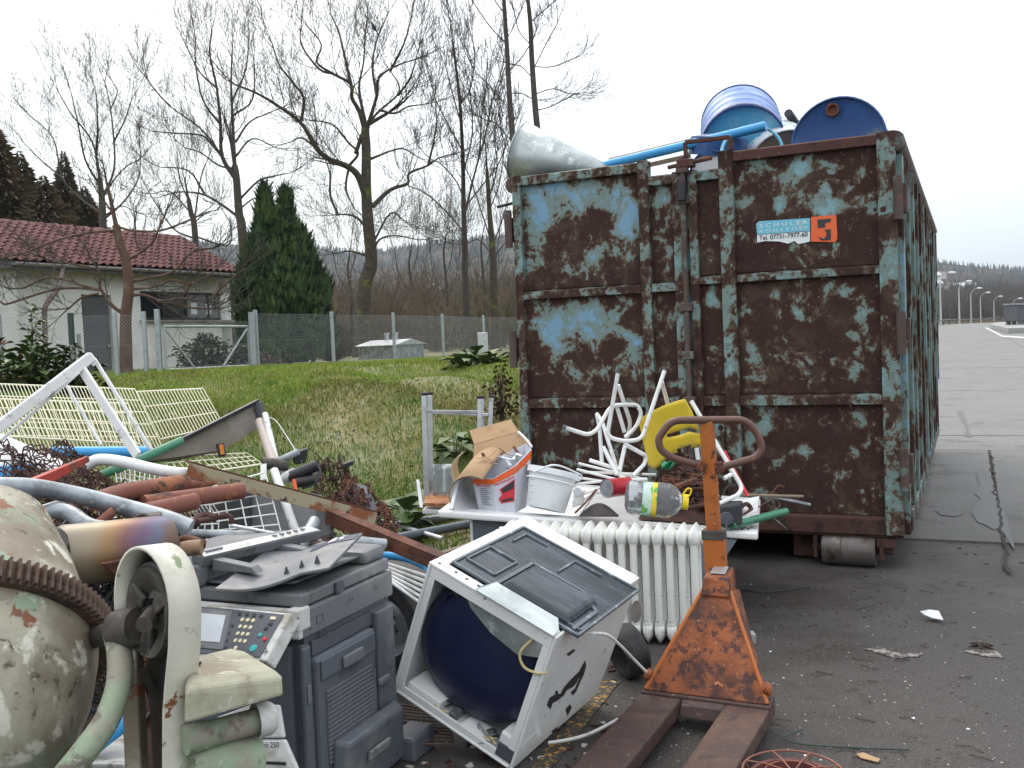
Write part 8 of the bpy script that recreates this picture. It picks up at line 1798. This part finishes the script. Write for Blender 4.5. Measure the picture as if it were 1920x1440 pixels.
# bins
MB().hexa([P(430, 1010, 4.4), P(600, 1014, 4.4), P(630, 1005, 4.9), P(440, 1000, 4.9), P(425, 905, 4.6), P(590, 925, 4.6), P(610, 930, 5.0), P(440, 900, 5.0)]).build('grey_bin', mat('bin_grey', (.10, .105, .11), .55, layers=[((.17, .17, .17), 5, .5, .7)], var=.1), cat='bin', label='dark grey plastic bin standing behind the white wire shelf', bevel=.02)
MB().hexa([P(372, 1005, 4.3), P(470, 1005, 4.3), P(480, 995, 4.8), P(380, 990, 4.8), P(368, 920, 4.4), P(470, 905, 4.4), P(478, 905, 4.9), P(376, 915, 4.9)]).build('black_crate', M_black, cat='crate', label='black plastic crate seen through the white wire shelf', bevel=.01)
# netting
def netting(name, label, f, nu, nv, r_, m_, seed, jit=.007):
    rr_ = random.Random(seed); A, B = [], []; pts = {}
    for i in range(nu + 1):
        for j in range(nv + 1): pts[i, j] = f(i / nu, j / nv) + Vector((rr_.gauss(0, jit), rr_.gauss(0, jit), rr_.gauss(0, jit)))
    for i in range(nu + 1):
        for j in range(nv + 1):
            if i < nu and rr_.random() < .93: A.append(tuple(pts[i, j])); B.append(tuple(pts[i + 1, j]))
            if j < nv and rr_.random() < .93: A.append(tuple(pts[i, j])); B.append(tuple(pts[i, j + 1]))
    v, f_ = seg_mesh(A, B, [r_] * len(A), [r_] * len(A), 4); o = mesh_np(name, v, f_, m_, label=label, cat='netting', kind='thing'); return o
def sheet(c, dz=0., amp=.05, sd=0):
    q = [P(*p) for p in c]
    def f(u, v):
        p = (q[0] * (1 - u) + q[1] * u) * (1 - v) + (q[3] * (1 - u) + q[2] * u) * v; return p + Vector((0, 0, amp * noise.noise(Vector((u * 4 + sd, v * 4, sd))))) + Vector((0, -amp * noise.noise(Vector((u * 3, v * 5, sd + 9))), 0))
    return f
netting('rusty_netting', 'tangled brown rusty wire netting draped over the left of the heap', sheet([(-20, 838, 4.0), (130, 836, 4.2), (262, 935, 3.9), (-20, 960, 3.5)], amp=.05), 34, 22, .0028, M_darkrust, 3)
netting('rusty_netting', 'second layer of rusty wire netting hanging under the thick grey pipe', sheet([(20, 880, 3.8), (230, 900, 3.9), (300, 1000, 3.6), (60, 1000, 3.5)], amp=.08, sd=4), 34, 20, .0028, M_darkrust, 4, .010)
netting('rusty_netting', 'roll of brown chain netting behind the end of the angle iron', sheet([(596, 850, 5.6), (668, 890, 5.4), (702, 1000, 4.9), (580, 985, 4.8)], amp=.10, sd=7), 30, 34, .0025, M_darkrust, 5, .008)
netting('rusty_netting', 'coarse rusty netting sagging over the right end of the heap', sheet([(650, 880, 5.4), (720, 945, 5.2), (745, 1005, 5.0), (610, 990, 4.7)], amp=.09, sd=11), 22, 20, .003, M_rust, 6, .010)
MB().poly([P(648, 900, 5.3), P(690, 912, 5.3), P(700, 935, 5.2), P(715, 975, 5.1), P(650, 960, 5.1)], .01).build('grey_cloth', M_greyd, cat='cloth', label='grey sheet behind the coarse netting at the heap end')
netting('green_netting', 'dark green plastic netting bunched between mixer drum and copier', sheet([(165, 1090, 2.9), (225, 1095, 2.9), (230, 1230, 2.7), (150, 1340, 2.6)], amp=.12, sd=15), 24, 30, .0018, mat('dark_netting', (.02, .035, .03), .6, var=.4), 8, .02)
MB().hexa([P(80, 1450, 2.45), P(240, 1450, 2.4), P(240, 1400, 2.9), P(140, 1400, 2.9), P(85, 1430, 2.45), P(235, 1432, 2.4), P(232, 1375, 2.9), P(140, 1380, 2.9)]).build('pale_panel', M_offwhite, cat='panel', label='pale flat panel at the bottom edge behind the mixer yoke', bevel=.008)
# ================================================================ small things on the ground
MB().poly([G(1725, 1147, .03), G(1742, 1144, .05), G(1760, 1146, .03), G(1769, 1163, .02), G(1750, 1160, .02), G(1733, 1153, .03)], .003, (0, 0, 1)).build('paper_scrap', M_paper, cat='paper', label='crumpled white paper scrap alone on the asphalt right of the jack', bevel=.001)
MB().poly([G(1606, 1415, .006), G(1618, 1412, .01), G(1650, 1424, .008), G(1646, 1430, .006), G(1614, 1422, .006)], .003, (0, 0, 1)).build('brown_leaf', M_cardboard, cat='leaf', label='long brown leaf on the asphalt beside the wire cage')
MB().tube(bez([G(1505, 1368, .01), G(1478, 1378, .02), G(1470, 1386, .02), G(1510, 1396, .01), G(1600, 1402, .01), G(1705, 1406, .008)], 6), .003, 5).build('green_wire', mat('dark_green_wire', (.015, .04, .025), .5), smooth=True, cat='wire', label='thin dark green wire curling over the asphalt behind the wire cage')
MB().tube(bez([G(1375, 1102, .01), G(1400, 1108, .015), G(1440, 1110, .01), G(1520, 1100, .01)], 6), .003, 5).build('dark_wire', M_black, smooth=True, cat='wire', label='thin dark wire on the asphalt beside the jack handle foot')
# yellow line under the dryer, crumbling
m, t, b = new_mat('crumbling_yellow_line'); x = NT(t); k_ = x.ramp(x.noise(28, 8, .75), .53, .57); t.links.new(x.mix(k_, (.055, .050, .043), (.50, .27, .03)), b.inputs['Base Color']); b.inputs['Roughness'].default_value = .8
a, b_ = G(1000, 1460), G(1148, 1278); d = (b_ - a).normalized(); s_ = Vector((-d.y, d.x, 0)) * .035; n = 24; mb = MB(); vs = []
for i in range(n + 1):
    p = a.lerp(b_, i / n) + V(0, 0, .005); vs += [p - s_ * (1 + .3 * noise.noise(Vector((i * .9, 0, 0)))), p + s_ * (1 + .3 * noise.noise(Vector((i * .9, 5, 0))))]
mb._add(vs, [(2 * i, 2 * i + 1, 2 * i + 3, 2 * i + 2) for i in range(n)]); mb.build('yellow_line', m, kind='structure', label='crumbling yellow painted line under the dryer')
# tyre marks and stains on the slabs: flat worn film of rubber
# debris: crumbs, twigs, chips
def chips(n, name, m_, label, size, cols, area, seed, flat=.35):
    r = random.Random(seed); mb = MB()
    for i in range(n):
        px, py = r.uniform(*area[0]), r.uniform(*area[1]); g = G(px, py); g.z = max(0, thz(g.x, g.y))
        s_ = size * r.uniform(.35, 1.6); R = Matrix.Rotation(r.uniform(0, 6.28), 3, 'Z') @ Matrix.Rotation(r.uniform(-.3, .3), 3, 'X')
        k_ = r.uniform(.25, 1); pts = [Vector((-1, -k_, 0)), Vector((.9, -k_ * .7, 0)), Vector((1.1, k_ * .5, 0)), Vector((-.5, k_, 0))]
        top = [g + R @ (p * s_) + V(0, 0, s_ * flat) for p in pts]; bot = [Vector((p.x, p.y, g.z + .0005)) for p in top]
        mb._add(bot + top, [(3, 2, 1, 0), (4, 5, 6, 7), (0, 1, 5, 4), (1, 2, 6, 5), (2, 3, 7, 6), (3, 0, 4, 7)])
    mb.build(name, m_, kind='stuff', label=label)
chips(420, 'pale_grit', mat('pale_grit', (.50, .48, .44), .8, var=.3, vs=40), 'pale grit and paint chips strewn over the asphalt', .003, 0, ((1150, 1960), (1060, 1460)), 1)
chips(22, 'white_flakes', M_paper, 'white flakes strewn over the asphalt', .005, 0, ((1100, 1900), (1080, 1440)), 2, .15)
chips(190, 'leaf_litter', mat('leaf_litter', (.045, .028, .020), .9, layers=[((.11, .07, .045), 7, .52, .58)], var=.4, vs=14), 'dark dead leaf fragments strewn over the asphalt', .005, 0, ((1180, 1900), (1040, 1450)), 3, .25)
chips(110, 'leaf_litter', MATS['leaf_litter'], 'dark crumbs and leaf bits around the jack and the container rollers', .007, 0, ((1300, 1700), (1060, 1180)), 4, .3)
chips(160, 'ground_scraps', M_darkrust, 'rusty crumbs around copier and dryer', .012, 0, ((700, 1200), (1200, 1450)), 5, .4)
chips(120, 'ground_scraps', MATS['pale_grit'], 'pale crumbs around copier and dryer', .009, 0, ((700, 1200), (1250, 1450)), 6, .4)
chips(60, 'slab_litter', MATS['leaf_litter'], 'small dark leaf bits on the concrete slabs', .011, 0, ((1700, 1930), (700, 1060)), 7, .2)
r = random.Random(9)
mb = MB()
for i in range(70):
    g = G(r.uniform(1250, 1880), r.uniform(1080, 1430)); a = r.uniform(0, 6.28); l_ = r.uniform(.01, .05); d = Vector((math.cos(a), math.sin(a), 0)) * l_; mb.tube([g - d + V(0, 0, .003), g + V(0, 0, .008) + Vector((-d.y, d.x, 0)) * .3, g + d + V(0, 0, .003)], .0018, 4)
mb.build('twig_litter', M_bark, kind='stuff', label='thin twigs strewn over the asphalt')
leafp = G(1840, 1212, .01); lf = MB()
for k_ in range(6): 
    a = k_ * 1.05; d = V(math.cos(a), math.sin(a), 0); lf._add([leafp, leafp + d * .03 + V(-d.y, d.x, 0) * .012 + V(0, 0, .012), leafp + d * .06, leafp + d * .03 - V(-d.y, d.x, 0) * .012 + V(0, 0, .01)], [(0, 1, 2, 3)])
lf.build('dead_leaf', mat('dead_leaf_dark', (.035, .018, .012), .8), solid=.002, cat='leaf', label='curled dark dead leaf on the pale stain at the right')
# pale scrapes and cracks
m, t, b = new_mat('pale_scrape'); x = NT(t); k_ = x.ramp(x.noise(22, 6, .7), .46, .56); t.links.new(x.mix(k_, (.06, .056, .052), (.30, .26, .235)), b.inputs['Base Color']); b.inputs['Roughness'].default_value = .85
def blot(pts, name, m_, label, h=.0035):
    pp_ = [G(*p) for p in pts]; 
    c = sum(pp_, Vector()) / len(pp_); out2 = []
    n = len(pp_)
    for i in range(n):
        a, b2 = pp_[i], pp_[(i + 1) % n]
        for k in range(5):
            q = a.lerp(b2, k / 5); out2.append(q + (q - c) * .12 * noise.noise(q * 23) + V(0, 0, h + max(0, thz(q.x, q.y))))
    mb = MB(); mb._add(out2, [tuple(range(len(out2)))]); mb.build(name, m_, kind='structure', label=label)
blot([(1622, 1218), (1650, 1214), (1690, 1228), (1730, 1224), (1726, 1232), (1680, 1236)], 'pale_stain', m, 'pale scraped stain on the asphalt')
blot([(1806, 1222), (1830, 1218), (1870, 1222), (1880, 1234), (1845, 1232)], 'pale_stain', m, 'pale stain under the curled dead leaf')
m, t, b = new_mat('dark_damp'); x = NT(t); t.links.new(x.mix(x.noise(7, 5), (.075, .071, .067), (.11, .105, .10)), b.inputs['Base Color']); b.inputs['Roughness'].default_value = .55
blot([(1836, 880), (1850, 888), (1872, 935), (1888, 975), (1905, 1040), (1880, 1000), (1836, 985), (1822, 965), (1826, 955), (1840, 940), (1828, 930), (1838, 915), (1830, 890)], 'damp_patch', m, 'dark damp patch beside the long crack in the slabs', .0185)
blot([(1792, 772), (1806, 772), (1812, 790), (1818, 812), (1824, 822), (1808, 820), (1812, 806), (1800, 788)], 'damp_patch', m, 'dark damp patch in the slabs beyond the cross joint', .0185)
blot([(1700, 862), (1722, 856), (1730, 862), (1712, 868)], 'damp_patch', m, 'small damp tongue creeping from under the container, farthest', .0185)
blot([(1700, 892), (1728, 884), (1718, 894), (1702, 900)], 'damp_patch', m, 'small damp tongue creeping from under the container, middle', .0185)
blot([(1698, 965), (1730, 962), (1722, 974), (1700, 978)], 'damp_patch', m, 'damp tongue creeping from under the container, nearest', .0185)
blot([(1755, 962), (1780, 960), (1805, 968), (1790, 973), (1764, 970)], 'damp_patch', m, 'short damp smear in the middle of the nearest slab', .0185)
# worn crack line
mb = MB(); pts = [CO + CXA * VJ + CYA * (UU0 - .9 + .12 * i) for i in range(50)]
vs = []
for i, p in enumerate(pts):
    w_ = .010 * (1.1 + 1.1 * noise.noise(p * 9)); sx_ = .05 * noise.noise(p * 4); z = max(0, thz(p.x, p.y)) + .0195; vs += [Vector((p.x - w_ + sx_, p.y, z)), Vector((p.x + w_ + sx_, p.y, z))]
mb._add(vs, [(2 * i, 2 * i + 1, 2 * i + 3, 2 * i + 2) for i in range(len(pts) - 1)]); mb.build('crack', mat('crack_dirt', (.04, .036, .032), .95), kind='structure', label='long jagged crack running through the slabs')
